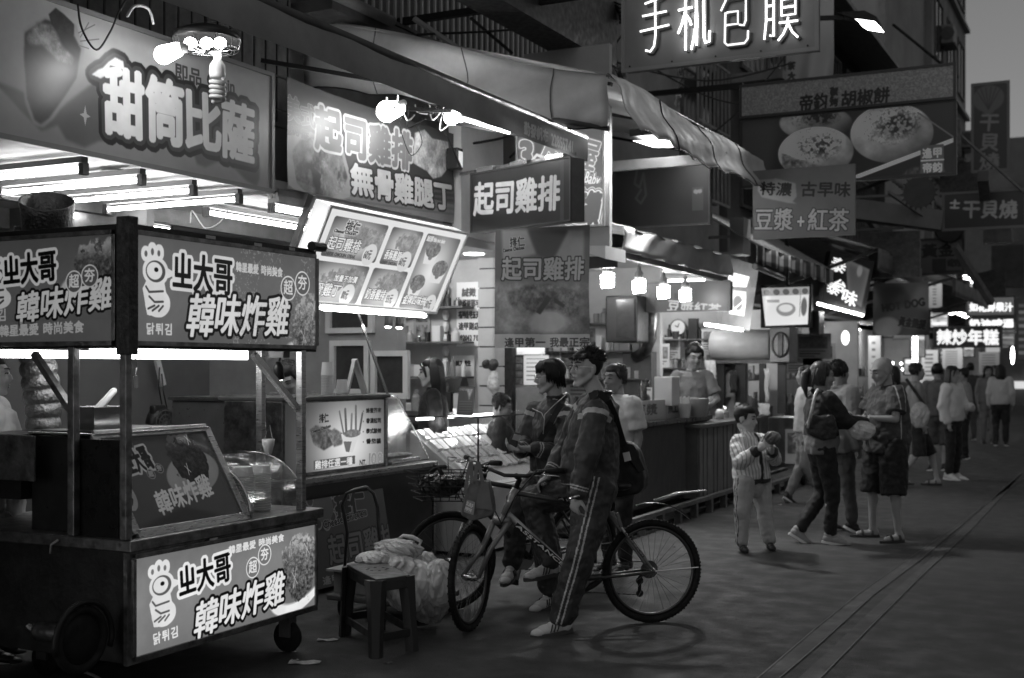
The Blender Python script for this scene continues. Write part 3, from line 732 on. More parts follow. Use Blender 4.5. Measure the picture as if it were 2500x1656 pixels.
# paper bowls in stacks
paper = mat('paper_bowl', .75, .6, noise=.06)
def stack(x, y, z, r, n, label, h=.014, lidz=True, grp='stacks of paper bowls on the cart'):
    t = thing('paper_bowl_stack', label, 'paper bowls', (x, y, z), grp)
    for i in range(n):
        m = MB(); zz = z + i * h; k = 1 + (i % 3) * .006
        m.lathe((x, y, zz), [(r * .9 * k, 0), (r * k, h * .55), (r * k, h * .8), (r * .95 * k, h * .82)], 18); m.build('bowl', paper, t, smooth=False)
    zz = z + n * h; m = MB(); m.lathe((x, y, zz), [(r * .98, 0), (r * .86, r * .75), (r * .84, r * .75)], 18); m.build('top_bowl', paper, t)
stack(CX0 - .2, dy0 + .14, .803, .062, 15, 'middle stack of white paper bowls under the curved glass'); stack(CX0 - .2, dy0 + .30, .803, .056, 15, 'right-hand stack of white paper bowls under the curved glass'); stack(CX0 - .36, dy0 + .06, .803, .058, 14, 'rear stack of bowls under the curved glass, half behind the others')
# strainer
sv = onY(655, 1095, CY1 - .2); t = thing('strainer', 'white plastic mesh strainer hanging by the curved glass', 'strainer', sv)
m = MB(); m.lathe(sv, [(.035, .05), (.032, .02), (.018, -.03), (.01, -.035)], 16, cap=False); m.build('basket', whitep, t, smooth=True, solid=.002)
m = MB(); m.tube([sv + V((.033 * math.cos(a), .033 * math.sin(a), .05)) for a in [i * PI / 8 for i in range(16)]], .003, 6, closed=True); m.build('rim', whitep, t, smooth=True)
m = MB(); m.tube([sv + V((.03, 0, .05)), sv + V((.01, 0, .13)), sv + V((-.03, 0, .06))], .002, 5); m.build('handle', steel_b, t)
# underside: wheel arch, wheel, casters, gas bottle
for yy, xx in ((CY1 - .15, CX0 - .1), (CY1 - .15, CX0 - .9), (CY0 + .35, CX0 - .9)):
    m = MB(); m.lathe((xx, yy - .02, .09), [(.03, 0), (.085, .002), (.09, .02), (.085, .038), (.03, .04)], 20, axis=(0, 1, 0)); m.build('caster_wheel', rubber, cd, smooth=True)
    MB().box((xx - .035, yy - .035, .09), (xx + .035, yy + .035, .21)).build('caster_fork', greyd, cd)
wc = onY(205, 1562, 4.08)
m = MB(); m.tube([wc + V((0, .17 * math.cos(a), .17 * math.sin(a))) for a in [PI * (-.12 + 1.2 * i / 16) for i in range(17)]], .013, 8); m.build('wheel_arch', mat('arch_paint', .02, .5, .3), cd, smooth=True)
m = MB(); m.tube([wc + V((-.02, .135 * math.cos(a), .135 * math.sin(a))) for a in [i * PI / 14 for i in range(28)]], .022, 8, closed=True); m.lathe(wc + V((-.03, 0, 0)), [(.13, 0), (.13, .01), (.04, .02)], 20, axis=(1, 0, 0)); m.build('wheel', rubber, cd, smooth=True)
m = MB(); m.tube([onY(420 / 2.959, 1240 + 235 / 2.959, CY0 - .01), onY(125, 1330, CY0 - .02), onY(123, 1352, CY0 - .02)], .006, 6); m.build('drain_hose', cablew, cd, smooth=True)
# pan and ladle on the cart
pc = V((CX0 - .5, CY0 + .32, gz1 + .02)); t = thing('steel_pan', 'square steel pan with a scoop on top of the sloped case', 'pan', pc)
m = MB(); m.rings([[pc + V((sx * a, sy * b, z)) for sx, sy in ((-1, -1), (1, -1), (1, 1), (-1, 1))] for a, b, z in ((.07, .10, 0), (.085, .115, .11), (.095, .125, .112))], cap=False); m.add([pc + V((x, y, .004)) for x, y in ((-.07, -.1), (.07, -.1), (.07, .1), (-.07, .1))], [(0, 1, 2, 3)]); m.build('pan_body', steel_b, t, solid=.002)
m = MB(); m.caps(pc + V((0, -.02, .09)), pc + V((.02, .08, .19)), .022, .016); m.build('scoop', whitep, t, smooth=True)
MB().box((CX0 - 1.2, CY0 + .0, 1.05), (CX0 - .6, CY0 + .01, 1.27)).build('side_guard', steel_d, cd)

# accordion exhaust duct behind the cart
dct = mat('foil_duct', .2, .38, .9, noise=.35, nscale=20, bump=.5, bscale=60)
t = thing('exhaust_duct', 'ribbed foil exhaust duct standing behind the cart', 'duct', (-5.5, 4.7, .9))
pts = []; rr = []
for i in range(150):
    z = .95 + i * .0095; p_ = V((-5.34 + .04 * math.sin(i * .034), 4.83 + .02 * math.sin(i * .05), z)); pts.append(p_); rr.append(.086 + .004 * math.sin(i * .13) + .012 * abs(math.sin(i * PI / 8)) ** .7)
m = MB(); m.tube(pts, rr, 22); m.build('duct_hose', dct, t, smooth=True)
m = MB(); m.tube([(-5.25, 4.83, 2.2), (-5.25, 4.83, 2.42), (-5.22, 4.80, 2.50)], [.12, .13, .14], 20, cap=False); m.build('duct_top', dct, t, smooth=True, solid=.01)

# things behind the cart
t = thing('steel_cabinet', 'grey steel cabinet standing behind the cart dome', 'cabinet', (-6.3, 7.9, 0))
a = onX(563, 980, -6.3); 
MB().box((-6.9, a.y, 0), (-6.3, a.y + .95, a.z)).build('cabinet_body', mat('cabinet_grey', .2, .35, .6, noise=.15), t, bevel=.01)
MB().box((-6.92, a.y - .02, a.z + .001), (-6.28, a.y + .97, a.z + .03)).build('cabinet_lid', steel, t)
MB().box((-6.3, a.y + .45, .3), (-6.288, a.y + .46, a.z - .05)).build('door_gap', blk, t)
wrow = MB(); wrow.box((-8.15, 5.5, .3), (-7.5, 9.3, .9)); one(wrow, 'back_counter', greyd, 'dark counter along the back wall of the first shop', 'counter')
def fan(px, py, X, r, label):
    c0 = onX(px, py, X); t = thing('wall_fan', label, 'fan', c0 - V((0, 0, r)), 'black round fans behind the cart')
    m = MB(); m.lathe(c0, [(r, -.05), (r * 1.02, 0), (r * .9, .03)], 26, axis=(1, 0, 0)); m.build('housing', blk, t, smooth=True)
    m = MB()
    for q in (.3, .55, .8): m.tube([c0 + V((.045, r * q * math.cos(a_), r * q * math.sin(a_))) for a_ in [i * PI / 10 for i in range(20)]], .006, 5, closed=True)
    for i in range(12): m.bar(c0 + V((.045, 0, 0)), c0 + V((.04, r * .9 * math.cos(i * PI / 6), r * .9 * math.sin(i * PI / 6))), .006)
    m.build('grille', greyd, t)
    MB().box((c0.x - .04, c0.y - r * .8, c0.z - r * 1.05), (c0.x + .02, c0.y + r * .3, c0.z + r * 1.12)).build('mount', blk, t, bevel=.02)
fan(395, 1035, -7.6, .15, 'black round fan behind the steel pan'); fan(495, 1040, -7.6, .17, 'black round fan with dotted grille right of the sloped case')
ps = onX(385, 905, -8.12); t = thing('power_strip', 'white power strip with cables on the grey shop wall', 'power strip', ps)
MB().bar(ps + V((.02, -.03, .1)), ps + V((.02, .05, -.14)), .03, .06).build('strip_body', whitep, t)
m = MB(); m.tube([ps + V((.05, -.03, .03)), ps + V((.07, -.06, -.15)), ps + V((.08, .0, -.45))], .006, 6); m.tube([ps + V((.05, 0, -.03)), ps + V((.07, 0, -.2)), ps + V((.08, .07, -.45))], .006, 6); m.build('cable_lead', cableM, t)
b = onX(1600 / 2.959, 840 + 730 / 2.959, -6.6); m = MB(); m.lathe(b, [(.14, 0), (.19, .1), (.2, .1)], 24); one(m, 'basin', whitep, 'white basin behind the sloped case', 'basin')
# ---------------------------------------------------------------- stall 2: cheese chicken
# wide banner above the lit menu
p = Panel((XF + .03, 7.26, 3.72), (XF + .03, 9.72, 3.72), (XF + .03, 7.26, 2.905), ppm=330, bg=.14)
c = p.cv
c.gradv(.16, .11)
c.poly(p.P([(690, 380), (1110, 500), (1110, 560), (690, 480)]), .38, .9)
for i in range(6): c.poly(p.P([(690, 400 + i * 13), (1110, 455 + i * 13), (1110, 461 + i * 13), (690, 406 + i * 13)]), .27, .7)
c.poly(p.P([(700, 330), (760, 320), (840, 365), (855, 430), (850, 480), (800, 500), (730, 470), (705, 450)]), .46, .9, soft=1)
mk = c.emask(*p.c(776, 430), 190, 165, 3) ; mk = c.pmask(p.P([(715, 370), (735, 340), (790, 330), (833, 370), (846, 430), (835, 465), (800, 485), (760, 480), (725, 445)]), 2)
c.food(mk, .26, 1.3, 30, 21, light=.9 * (vnoise(c.h, c.w, 34, 4, 2) - .5)); c.put(mk * np.clip((vnoise(c.h, c.w, 44, 17, 2) - .52) * 12, 0, 1), .42, .55); c.put(mk * np.clip((.40 - vnoise(c.h, c.w, 40, 27, 3)) * 14, 0, 1), .06, .7)
mk = c.pmask(p.P([(1010, 320), (1035, 312), (1055, 335), (1095, 345), (1105, 400), (1080, 430), (1060, 435), (1045, 415), (1010, 395)]), 1); c.food(mk, .55, .5, 20, 23, light=.3 * (vnoise(c.h, c.w, 60, 9, 2) - .5))
for ch, a, b, h, in (('起', (768, 250), (832, 266), 112), ('司', (838, 272), (895, 288), 108), ('雞', (897, 293), (952, 308), 100), ('排', (953, 306), (1006, 322), 98)):
    p.txt(ch, a, b, h, .36, bold=9, out=[(6, .62)])
p.txt('式', (735, 245), (770, 254), 62, .30, bold=5, out=[(3, .5)]); p.txt('美', (700, 228), (734, 238), 66, .3, bold=5, out=[(3, .46)])
p.txt('奶香', (712, 300), (756, 318), 26, .16, bold=2, out=[(2, .38)])
p.txt('無骨雞腿丁', (852, 392), (1104, 446), 82, .62, bold=9, out=[(7, .03)])
c.grime(.12, 4, 70); c.a *= .85
hanging('banner', 'wide printed banner with fried nuggets picture above the lit menu board', p, amp=.010, sag=.03, rough=.42, seed=5)
MB().box((XF - .06, 7.2, 2.80), (XF - .01, 9.75, 2.90)).build('fascia_beam', grey)['kind'] = 'structure'
bpy.data.objects['fascia_beam'].name = 'fascia_beam'
# tilted lit menu
TL, TR, BL = V((-5.3, 7.55, 2.80)), V((-5.3, 9.66, 2.80)), V((-5.63, 7.55, 2.10))
p = Panel(TL, TR, BL, ppm=420, bg=.96); c = p.cv; W, H = c.w, c.h
cells = ((.045, .08, .40, .50, 31), (.43, .08, .66, .50, 32), (.69, .08, .965, .97, 33), (.03, .55, .38, .97, 34), (.41, .55, .66, .97, 35))
for i, (u0, v0, u1, v1, sd) in enumerate(cells):
    mk = c.rect(u0 * W, v0 * H, u1 * W, v1 * H, .45, 1, r=10)
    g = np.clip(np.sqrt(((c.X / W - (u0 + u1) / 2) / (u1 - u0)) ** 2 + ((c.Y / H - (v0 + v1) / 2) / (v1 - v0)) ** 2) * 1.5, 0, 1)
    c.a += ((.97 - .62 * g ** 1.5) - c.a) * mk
    if i != 2:
        m2 = mk * np.clip((1 - np.sqrt(((c.X / W - (u0 * .35 + u1 * .65)) / (u1 - u0) / .42) ** 2 + ((c.Y / H - (v0 * .62 + v1 * .38)) / (v1 - v0) / .3) ** 2) + (vnoise(H, W, 16, sd) - .5) * .9) * 10, 0, 1)
        c.food(m2, .60, .4, 14, sd)
    else:
        for (uu, vv, s) in ((.78, .27, .055), (.89, .48, .06), (.76, .68, .055)):
            c.poly([((uu - s) * W, vv * H), ((uu + s) * W, vv * H), ((uu + s * .7) * W, (vv + .16) * H), ((uu - s * .7) * W, (vv + .16) * H)], .93)
            m2 = c.emask(uu * W, (vv - .02) * H, s * W, .1 * H); c.food(m2, .48, .7, 10, sd + int(uu * 100)); c.ell(uu * W, (vv + .08) * H, .015 * W, .03 * H, .5)
def tx(t, u, v, hh, wd, vv, **k):
    s_ = hh * H; n = len(t) if any(ord(q) > 0x2000 for q in t) else sum((glyph(q)[1] + .06) if q != ' ' else .4 for q in t); c.text(t, u * W, v * H, s_, vv, sx=wd * W / n / s_, **k)
tx('起司雞排', .06, .28, .15, .21, .97, bold=2.5, out=[(2, .15)]); tx('CHEESE CHICKEN STEAK', .06, .44, .05, .20, .3, bold=.6)
tx('香酥雞腿排', .445, .33, .12, .15, .97, bold=2, out=[(2, .15)]); tx('CRISPY CHICKEN LEG', .445, .455, .045, .13, .3, bold=.5)
tx('無骨雞丁', .03, .77, .15, .22, .97, bold=2.5, out=[(2, .15)]); tx('加量不加價', .18, .67, .08, .15, .97, bold=1.5, out=[(1.6, .2)])
tx('奶香雞排', .42, .78, .13, .14, .97, bold=2, out=[(2, .15)]); tx('金牌四味拼', .70, .81, .12, .18, .97, bold=2, out=[(2, .15)])
tx('超值選擇 Make your choice', .70, .10, .07, .25, .9, bold=1)
tx('排仁', .13, .10, .13, .09, .1, bold=2, out=[(4, .9)]); tx('Cheese Chicken', .07, .2, .05, .14, .15, bold=.7, out=[(2, .9)])
for u, v, t in ((.345, .42, '60元'), (.60, .44, '60元'), (.30, .88, '100元'), (.61, .88, '55元'), (.92, .90, '50元')):
    c.ell(u * W, v * H, .045 * W, .12 * H, .90); tx(t, u - .035, v - .06, .12, .07, .35, bold=.7)
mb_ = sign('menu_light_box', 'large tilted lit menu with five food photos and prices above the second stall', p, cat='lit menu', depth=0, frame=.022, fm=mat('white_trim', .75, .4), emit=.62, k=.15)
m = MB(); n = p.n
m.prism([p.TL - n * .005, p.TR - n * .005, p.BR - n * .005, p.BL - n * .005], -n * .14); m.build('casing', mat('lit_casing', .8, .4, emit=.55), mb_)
MB().bar(p.TL - n * .16 + V((0, -.03, .02)), p.BL - n * .16 + V((0, -.03, 0)), .03, .05).build('side_rail', greyd, mb_)
t = thing('fluorescent_light', 'bright tube along the lower edge of the lit menu board', 'light', (-5.6, 8.6, 2.06))
MB().box((-5.66, 7.75, 2.05), (-5.60, 9.45, 2.095)).build('fixture_body', white, t)
m = MB(); m.tube([(-5.585, 7.85, 2.06), (-5.585, 9.4, 2.06)], .017, 10); m.build('tube', lit, t)
for i, (px, py) in enumerate(((948, 798), (975, 800))):
    q = onX(px, py, -5.75); t = thing('spotlight', ['left', 'right'][i] + ' one of the small pair of can spotlights under the lit menu', 'light', q, 'pair of can spotlights')
    m = MB(); m.lathe(q, [(.03, .11), (.036, .09), (.036, 0), (.033, 0)], 16, axis=(0, .15, 1)); m.build('can', greyd, t, smooth=True)
    m = MB(); m.ell(q + V((0, 0, 0)), .03, .03, .015); m.build('lens', lit_m, t)
    m = MB(); m.tube([q + V((0, 0, .11)), q + V((0, .02, .2))], .005, 6); m.build('stem', greyd, t)

# counters
X2 = -5.25; yA, yB = 6.9, 9.0
t = thing('stall_counter', 'dark cheese-chicken counter with a large shadowy food print on its front', 'counter', (-5.6, 8, 0))
MB().box((-6.0, yA, .03), (X2 - .01, yB, .77)).build('counter_body', steel_d, t, bevel=.004)
MB().box((-6.02, yA, .771), (X2 + .02, yB + .02, .81)).build('counter_top', steel, t, bevel=.004)
MB().box((X2 - .02, yB - .04, .03), (X2 + .012, yB, .77)).build('corner_trim', steel, t)
p = Panel((X2, yA, .75), (X2, yB - .05, .75), (X2, yA, .06), ppm=330, bg=.10); c = p.cv
c.gradv(.13, .10); c.poly(p.P([(915, 1180), (1060, 1150), (1060, 1340), (960, 1290)]), .14, 1, soft=8)
mk = c.pmask(p.P([(905, 1200), (960, 1180), (1030, 1190), (1050, 1230), (1000, 1290), (960, 1300), (920, 1260)]), 8); c.food(mk, .06, 1.2, 30, 41)
c.poly(p.P([(985, 1185), (1000, 1200), (975, 1270), (965, 1265)]), .04, 1, soft=2); c.poly(p.P([(1000, 1190), (1030, 1240), (1022, 1250), (995, 1205)]), .05, 1, soft=2)
f = MB(); o = V((.003, 0, 0)); f.quad(p.BL + o, p.BR + o, p.TR + o, p.TL + o, uv=True); f.build('front_print', pmat('counter_front', p.cv, 0, .3), t)
# leaning poster with the cheese chicken name
q0, q1, q2 = V((X2 + .05, 6.95, .66)), V((X2 + .05, 8.1, .66)), V((X2 + .16, 6.95, .04))
p = Panel(q0, q1, q2, ppm=360, bg=.20); c = p.cv
c.gradv(.20, .17)
c.ell(*p.c(785, 1240), 62, 60, .13); 
for i in range(9):
    x, y = p.c(785, 1235); a_ = i * .7; c.ell(x + 52 * math.cos(a_), y + 50 * math.sin(a_), 17, 17, .42, .9); c.ell(x + 52 * math.cos(a_), y + 50 * math.sin(a_), 12, 12, .17)
c.ell(*p.c(788, 1238), 44, 40, .26); c.line(p.P([(800, 1200), (815, 1190), (835, 1215), (838, 1260)]), 5, .45)
p.txt('排仁', (812, 1200), (886, 1192), 74, .04, bold=10, out=[(4, .40)]); p.txt('Cheese Chicken', (785, 1268), (890, 1238), 26, .03, bold=2.5, out=[(5, .5)])
p.txt('起司雞排', (795, 1308), (962, 1275), 76, .30, bold=4, out=[(5, .03)])
p.txt('逢甲第一 我最正宗', (785, 1408), (950, 1370), 22, .4, bold=1.5)
sign('poster_board', 'poster board with cow logo leaning against the dark counter behind the stool', p, depth=.015, frame=0, rough=.4)
# upper lit panel NT 100
X3 = -5.32; ya, yb, za, zb_ = 7.0, 8.34, .84, 1.36
t = thing('heated_cabinet', 'counter-top cabinet whose front is a lit poster priced NT.100', 'cabinet', (-5.55, 7.7, .81))
MB().box((-5.85, ya, .811), (X3 - .005, yb, zb_)).build('cabinet_body', steel_d, t, bevel=.005)
MB().box((-5.9, ya, zb_ + .001), (X3 + .03, yb + .03, zb_ + .03)).build('cabinet_lid', greyd, t, bevel=.006)
MB().box((X3 - .03, yb - .02, .811), (X3 + .012, yb + .012, zb_)).build('corner_post', steel, t)
p = Panel((X3, ya + .02, zb_ - .015), (X3, yb - .03, zb_ - .015), (X3, ya + .02, za), ppm=460, bg=.3); c = p.cv
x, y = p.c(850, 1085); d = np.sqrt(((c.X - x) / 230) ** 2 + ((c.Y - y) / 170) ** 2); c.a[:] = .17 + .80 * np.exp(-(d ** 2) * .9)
mk = c.pmask(p.P([(755, 1050), (770, 1038), (800, 1045), (820, 1060), (815, 1085), (790, 1100), (765, 1085)]), 2); c.food(mk, .36, .7, 16, 51)
mk = c.pmask(p.P([(800, 1060), (815, 1045), (838, 1060), (835, 1085), (815, 1092)]), 2); c.food(mk, .5, .5, 10, 52)
c.poly(p.P([(832, 1060), (884, 1052), (874, 1068), (860, 1105), (842, 1102)]), .90)
for (a_, b_, w_, v_) in (((845, 1062), (842, 1000), 13, .38), ((856, 1064), (858, 1012), 12, .5), ((868, 1060), (868, 992), 12, .42), ((876, 1058), (884, 1010), 11, .36), ((838, 1058), (828, 1005), 9, .45)): c.line(p.P([a_, b_]), w_, v_)
mk = c.emask(*p.c(859, 1058), 52, 14); c.food(mk, .5, .5, 10, 57)
c.poly(p.P([(838, 1078), (858, 1078), (852, 1104), (844, 1103)]), .45)
for i, s_ in enumerate(('蜂蜜芥末', '香濃起司', '泰式酸辣', '番茄醬')):
    p.txt(s_, (893, 996 + i * 25), (930, 995 + i * 25), 13, .08, bold=1.2); c.ell(*p.c(886, 1004 + i * 25), 2.5, 2.5, .08)
p.txt('100', (895, 1100), (935, 1098), 40, .55, bold=4, out=[(2.5, .85)]); p.txt('NT.', (877, 1120), (894, 1119), 18, .05, bold=1.5)
c.poly(p.P([(765, 1125), (866, 1112), (866, 1132), (765, 1148)]), .36, 1); p.txt('雞排任選一種', (768, 1125), (860, 1114), 22, .93, bold=2.2, out=[(2, .25)])
p.txt('排仁', (778, 1010), (802, 1008), 24, .08, bold=2, out=[(3, .6)]); p.txt('Cheese Chicken', (758, 1050), (806, 1034), 10, .1, bold=.8, out=[(3, .6)])
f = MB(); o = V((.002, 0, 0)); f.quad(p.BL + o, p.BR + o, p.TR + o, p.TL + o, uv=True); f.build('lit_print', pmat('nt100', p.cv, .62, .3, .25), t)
# cups, wooden stand on the cabinet
def cups(px, py, X, r, n, label):
    b = onX(px, py, X); t = thing('paper_cup_stack', label, 'paper cups', b, 'paper cups on the heated cabinet'); hh = .012
    for i in range(n):
        m = MB(); m.lathe(b + V((0, 0, i * hh)), [(r * .92, 0), (r, hh * .7), (r * .96, hh * .75)], 16); m.build('cup', paper, t)
    m = MB(); m.lathe(b + V((0, 0, n * hh)), [(r, 0), (r * .78, r * 2.0), (r * .76, r * 2.0)], 16); m.build('top_cup', paper, t)
zl = zb_ + .03
b0 = onX(798, 958, -5.5); cups(799, 966, -5.5, .05, 13, 'tall stack of upside-down paper cups on the heated cabinet')
cups(835, 966, -5.45, .05, 2, 'short stack of upside-down paper cups on the heated cabinet')
b0 = onX(862, 968, -5.45); b0.z = zl; t = thing('menu_stand', 'pale wooden A-frame stand on the heated cabinet', 'stand', b0)
MB().bar(b0 + V((0, -.09, 0)), b0 + V((0, .02, .27)), .03, .02).build('leg', mat('pale_wood', .5, .6, noise=.2), t); MB().bar(b0 + V((0, .17, 0)), b0 + V((0, .02, .275)), .05, .02).build('leg', mat('pale_wood'), t)
# glass screens of stall 2
t = thing('glass_screen', 'leaning glass sneeze screen with steel rail beside the heated cabinet', 'glass screen', (-5.4, 8.7, .81))
a, b = onX(872, 760, -5.75), onX(948, 968, -5.36)
MB().bar(a, b, .022, .012).build('steel_rail', steel_b, t)
a0, b0_ = V((-5.75, 8.36, 1.95)), V((-5.30, 8.36, .82))
m = MB(); m.sheet([[V((-5.30, 8.40, .82)), V((-5.30, 8.98, .82))], [V((-5.62, 8.40, 1.36)), V((-5.62, 8.98, 1.36))]], uv=False); m.build('glass_pane', glass, t, solid=.005)
MB().bar((-5.30, 8.4, .825), (-5.30, 8.98, .825), .012).build('lower_rail', steel_b, t)
m = MB(); m.tube([(-5.30, 8.985, .825), (-5.62, 8.985, 1.36), (-5.62, 8.4, 1.37)], .006, 6); m.build('glass_edge', steel_b, t)
t = thing('food_tray', 'steel tray of cutlets behind the leaning glass', 'tray', (-5.5, 8.7, .82))
MB().box((-5.62, 8.42, .822), (-5.36, 8.95, .85)).build('tray_body', steel_b, t, bevel=.004)
fry = mat('fried_crust', .4, .7, noise=.6, nscale=30, bump=.8, bscale=60)
for i in range(5): m = MB(); m.ell((-5.50, 8.48 + i * .1, .868), .1, .04, .02); m.build('cutlet', fry, t, smooth=True)

# pale wall with windows behind stall 2 (Y = 9.6) 
def rY(Y, a, b): return (onY(a[0], a[1], Y), onY(b[0], b[1], Y))
def window(Y, a, b, label, fr=.05):
    p0, p1 = rY(Y, a, b); t = thing('window', label, 'window', ((p0.x + p1.x) / 2, Y, min(p0.z, p1.z)))
    x0, x1, z0, z1 = p0.x, p1.x, p1.z, p0.z
    MB().box((x0, Y - .01, z0), (x1, Y, z1)).build('pane', mat('window_dark', .05, .12, noise=.3), t)
    for q in (((x0 - fr, Y - .05, z0 - fr), (x0, Y + .0, z1 + fr)), ((x1, Y - .05, z0 - fr), (x1 + fr, Y, z1 + fr)), ((x0, Y - .05, z1), (x1, Y, z1 + fr)), ((x0, Y - .05, z0 - fr), (x1, Y, z0))):
        MB().box(*q).build('frame', white, t)
window(9.59, (822, 845), (895, 950), 'white-framed dark window left of the glass rail'); window(9.59, (922, 870), (990, 960), 'white-framed dark window behind the woman seller')
window(9.59, (812, 700), (905, 800), 'high white-framed window hidden by the lit menu', )
struct(bx((-7.8, 11.2, 0), (-5.93, 11.35, 3.4)), 'shop_side_wall', wallp)
struct(bx((-8.0, 9.75, 0), (-7.8, 16.5, 3.4)), 'shop_back_wall', wallm)
struct(bx((-7.8, 9.76, 2.72), (-5.45, 13.2, 2.80)), 'shop_ceiling', ceilm)
struct(bx((-5.55, 9.76, 2.80), (-5.42, 10.6, 3.9)), 'shop_fascia', wallp)
for k_, (px, py) in enumerate(((1157, 622), (1205, 655))):
    q = onD(px, py, (2.71 - EYE) * F_PX / (HY - py)); t = thing('downlight', ['round ceiling downlight right of the lit menu board', 'short tube light beside the hanging poster'][k_], 'light', q)
    m = MB()
    if k_ == 0: m.lathe(q, [(.10, .01), (.10, 0), (.02, -.004)], 24)
    else: m.box(q - V((.22, .03, .0)), q + V((.22, .03, .03)))
    m.build('lens', lit_m, t); m = MB(); m.lathe(q, [(.12, .02), (.12, .012)], 24) if k_ == 0 else m.box(q - V((.24, .05, -.031)), q + V((.24, .05, .05))); m.build('trim', whitep, t)
# added tube lamps, hidden from view, that brighten the middle stalls
def strip(a, b, label, r=.02):
    t = thing('fluorescent_light', label, 'light', (V(a) + V(b)) / 2); m = MB(); m.tube([a, b], r, 8); m.build('tube', lit, t); lamp(t, (V(a) + V(b)) / 2 - V((0, 0, .06)), 22, .04)
    MB().bar(V(a) + V((0, 0, .04)), V(b) + V((0, 0, .04)), .06, .03).build('fixture_body', white, t)
strip((-6.9, 10.0, 2.66), (-5.8, 10.0, 2.66), 'added unseen tube lamp on the ceiling of the third shop, behind the lit menu')
strip((-6.8, 12.0, 2.66), (-5.7, 12.0, 2.66), 'added unseen tube lamp on the ceiling of the third shop, behind the hanging poster')
# posters and papers on the pale wall
def paperY(name, label, Y, pxl, pyt, pyb, pxr, art, bgv=.8, ppm=260, cat='poster', **k):
    p = rectY(Y, pxl, pyt, pyb, pxr, ppm=ppm, bg=bgv); art(p); return sign(name, label, p, cat=cat, depth=.006, frame=0, cm=whitep, **k)
def art_hand(p):
    for i, s in enumerate(('誠徵', '晚班兼職可', '福利佳待五天', '逢甲副店', '092042 713')):
        p.txt(s, (1119 + (8 if i == 0 else 0), 703 + i * 28), (1170 - (8 if i == 0 else 0), 703 + i * 28), 19 if i else 22, .18, bold=.8, jit=.03)
    p.cv.grime(.1, 2, 30)
paperY('paper_notice', 'handwritten white paper notice with a phone number on the pale wall', 11.18, 1115, 690, 846, 1172, art_hand, .82)
def art_red(p):
    p.cv.gradv(.62, .5); p.txt('徵工讀生', (1112, 880), (1150, 880), 14, .1, bold=1); c = p.cv; x, y = p.c(1134, 925); c.poly([(x - 14, y + 20), (x + 14, y + 20), (x + 3, y - 18), (x - 3, y - 30), (x - 8, y)], .3); c.ell(x, y + 26, 20, 7, .35)
paperY('wall_poster', 'pale poster with a small drawing, below the handwritten notice', 11.17, 1108, 868, 960, 1158, art_red, .6)
def art_pics(p):
    c = p.cv; c.gradv(.55, .4); c.rect(0, 0, c.w, c.h * .12, .3)
    for i in range(3): mk = c.rect(8, c.h * (.18 + .27 * i), c.w - 8, c.h * (.4 + .27 * i), .3); c.food(mk, .35, .8, 12, 60 + i)
paperY('wall_poster', 'narrow picture poster on the wall left of the woman', 11.17, 1010, 700, 830, 1050, art_pics, .5)
t = thing('lace_trim', 'pale lace-edged column strip behind the seated woman', 'trim', onY(1085, 1000, 11.15))
for i in range(16):
    z = .6 + i * .125; m = MB(); m.lathe((onY(1088, 900, 11.14).x, 11.14, z), [(.025, 0), (.04, .05), (.025, .1)], 8); m.build('scallop', whitep, t)
tp = thing('tiled_pillar', 'narrow pillar of pale tiles right of the handwritten notice', 'pillar', (-5.90, 11.2, 0))
MB().box((-5.96, 11.12, 0), (-5.80, 11.34, 3.0)).build('core', greyd, tp)
for i in range(15):
    MB().box((-5.965, 11.10, .02 + i * .2), (-5.795, 11.12, .205 + i * .2)).build('tile', wallp, tp)
for i in range(15):
    MB().box((-5.80, 11.105, .02 + i * .2), (-5.78, 11.335, .205 + i * .2)).build('tile', wallp, tp)
# display case (stall 3)
t = thing('display_case', 'glass display case of small goods on slanted white trays', 'display case', (-5.2, 9.8, 0))
dx0, dx1, dyA, dyB, dz0, dz1 = -5.65, -4.9, 9.12, 10.7, .62, 1.17
base = mat('case_base', .42, .45, noise=.08)
MB().box((dx0, dyA, .03), (dx1, dyB, dz0 - .05)).build('case_body', base, t, bevel=.004)
MB().box((dx0 + .0, dyA + .3, .1), (dx0 + .3, dyA - .003, .5)).build('lower_door', white, t)
m = MB(); m.box((dx0, dyA, dz1), (dx1, dyB, dz1 + .008)); m.build('top_glass', glass, t)
m = MB(); m.box((dx1 - .006, dyA, dz0), (dx1, dyB, dz1)); m.build('front_glass', glass, t)
m = MB(); m.box((dx0, dyA, dz0), (dx1 - .008, dyA + .006, dz1)); m.build('side_glass', glass, t)
for a, b in (((dx1, dyA, dz0 - .05), (dx1, dyA, dz1 + .01)), ((dx0, dyA, dz1 + .01), (dx1, dyA, dz1 + .01)), ((dx1, dyA, dz1 + .01), (dx1, dyB, dz1 + .01)), ((dx1, dyB, dz0), (dx1, dyB, dz1))):
    MB().bar(a, b, .012).build('edge_trim', blkm, t)
MB().prism([(dx0 + .05, dyA + .05, dz1 - .12), (dx1 - .06, dyA + .05, dz0 - .04), (dx1 - .06, dyA + .05, dz0 - .05), (dx0 + .05, dyA + .05, dz0 - .05)], (0, dyB - dyA - .1, 0)).build('sloped_shelf', white, t)
tray = MB(); rs = random.Random(4); shiny = mat('shiny_wrap', .8, .12, .4, noise=.3, nscale=60)
goods = thing('goods_display', 'rows of shiny small packets on the slanted shelf inside the glass case', 'packets', (-5.3, 9.9, .65), None, 'thing')
sl = V((dx1 - .06, 0, dz0 - .04)) - V((dx0 + .05, 0, dz1 - .12))
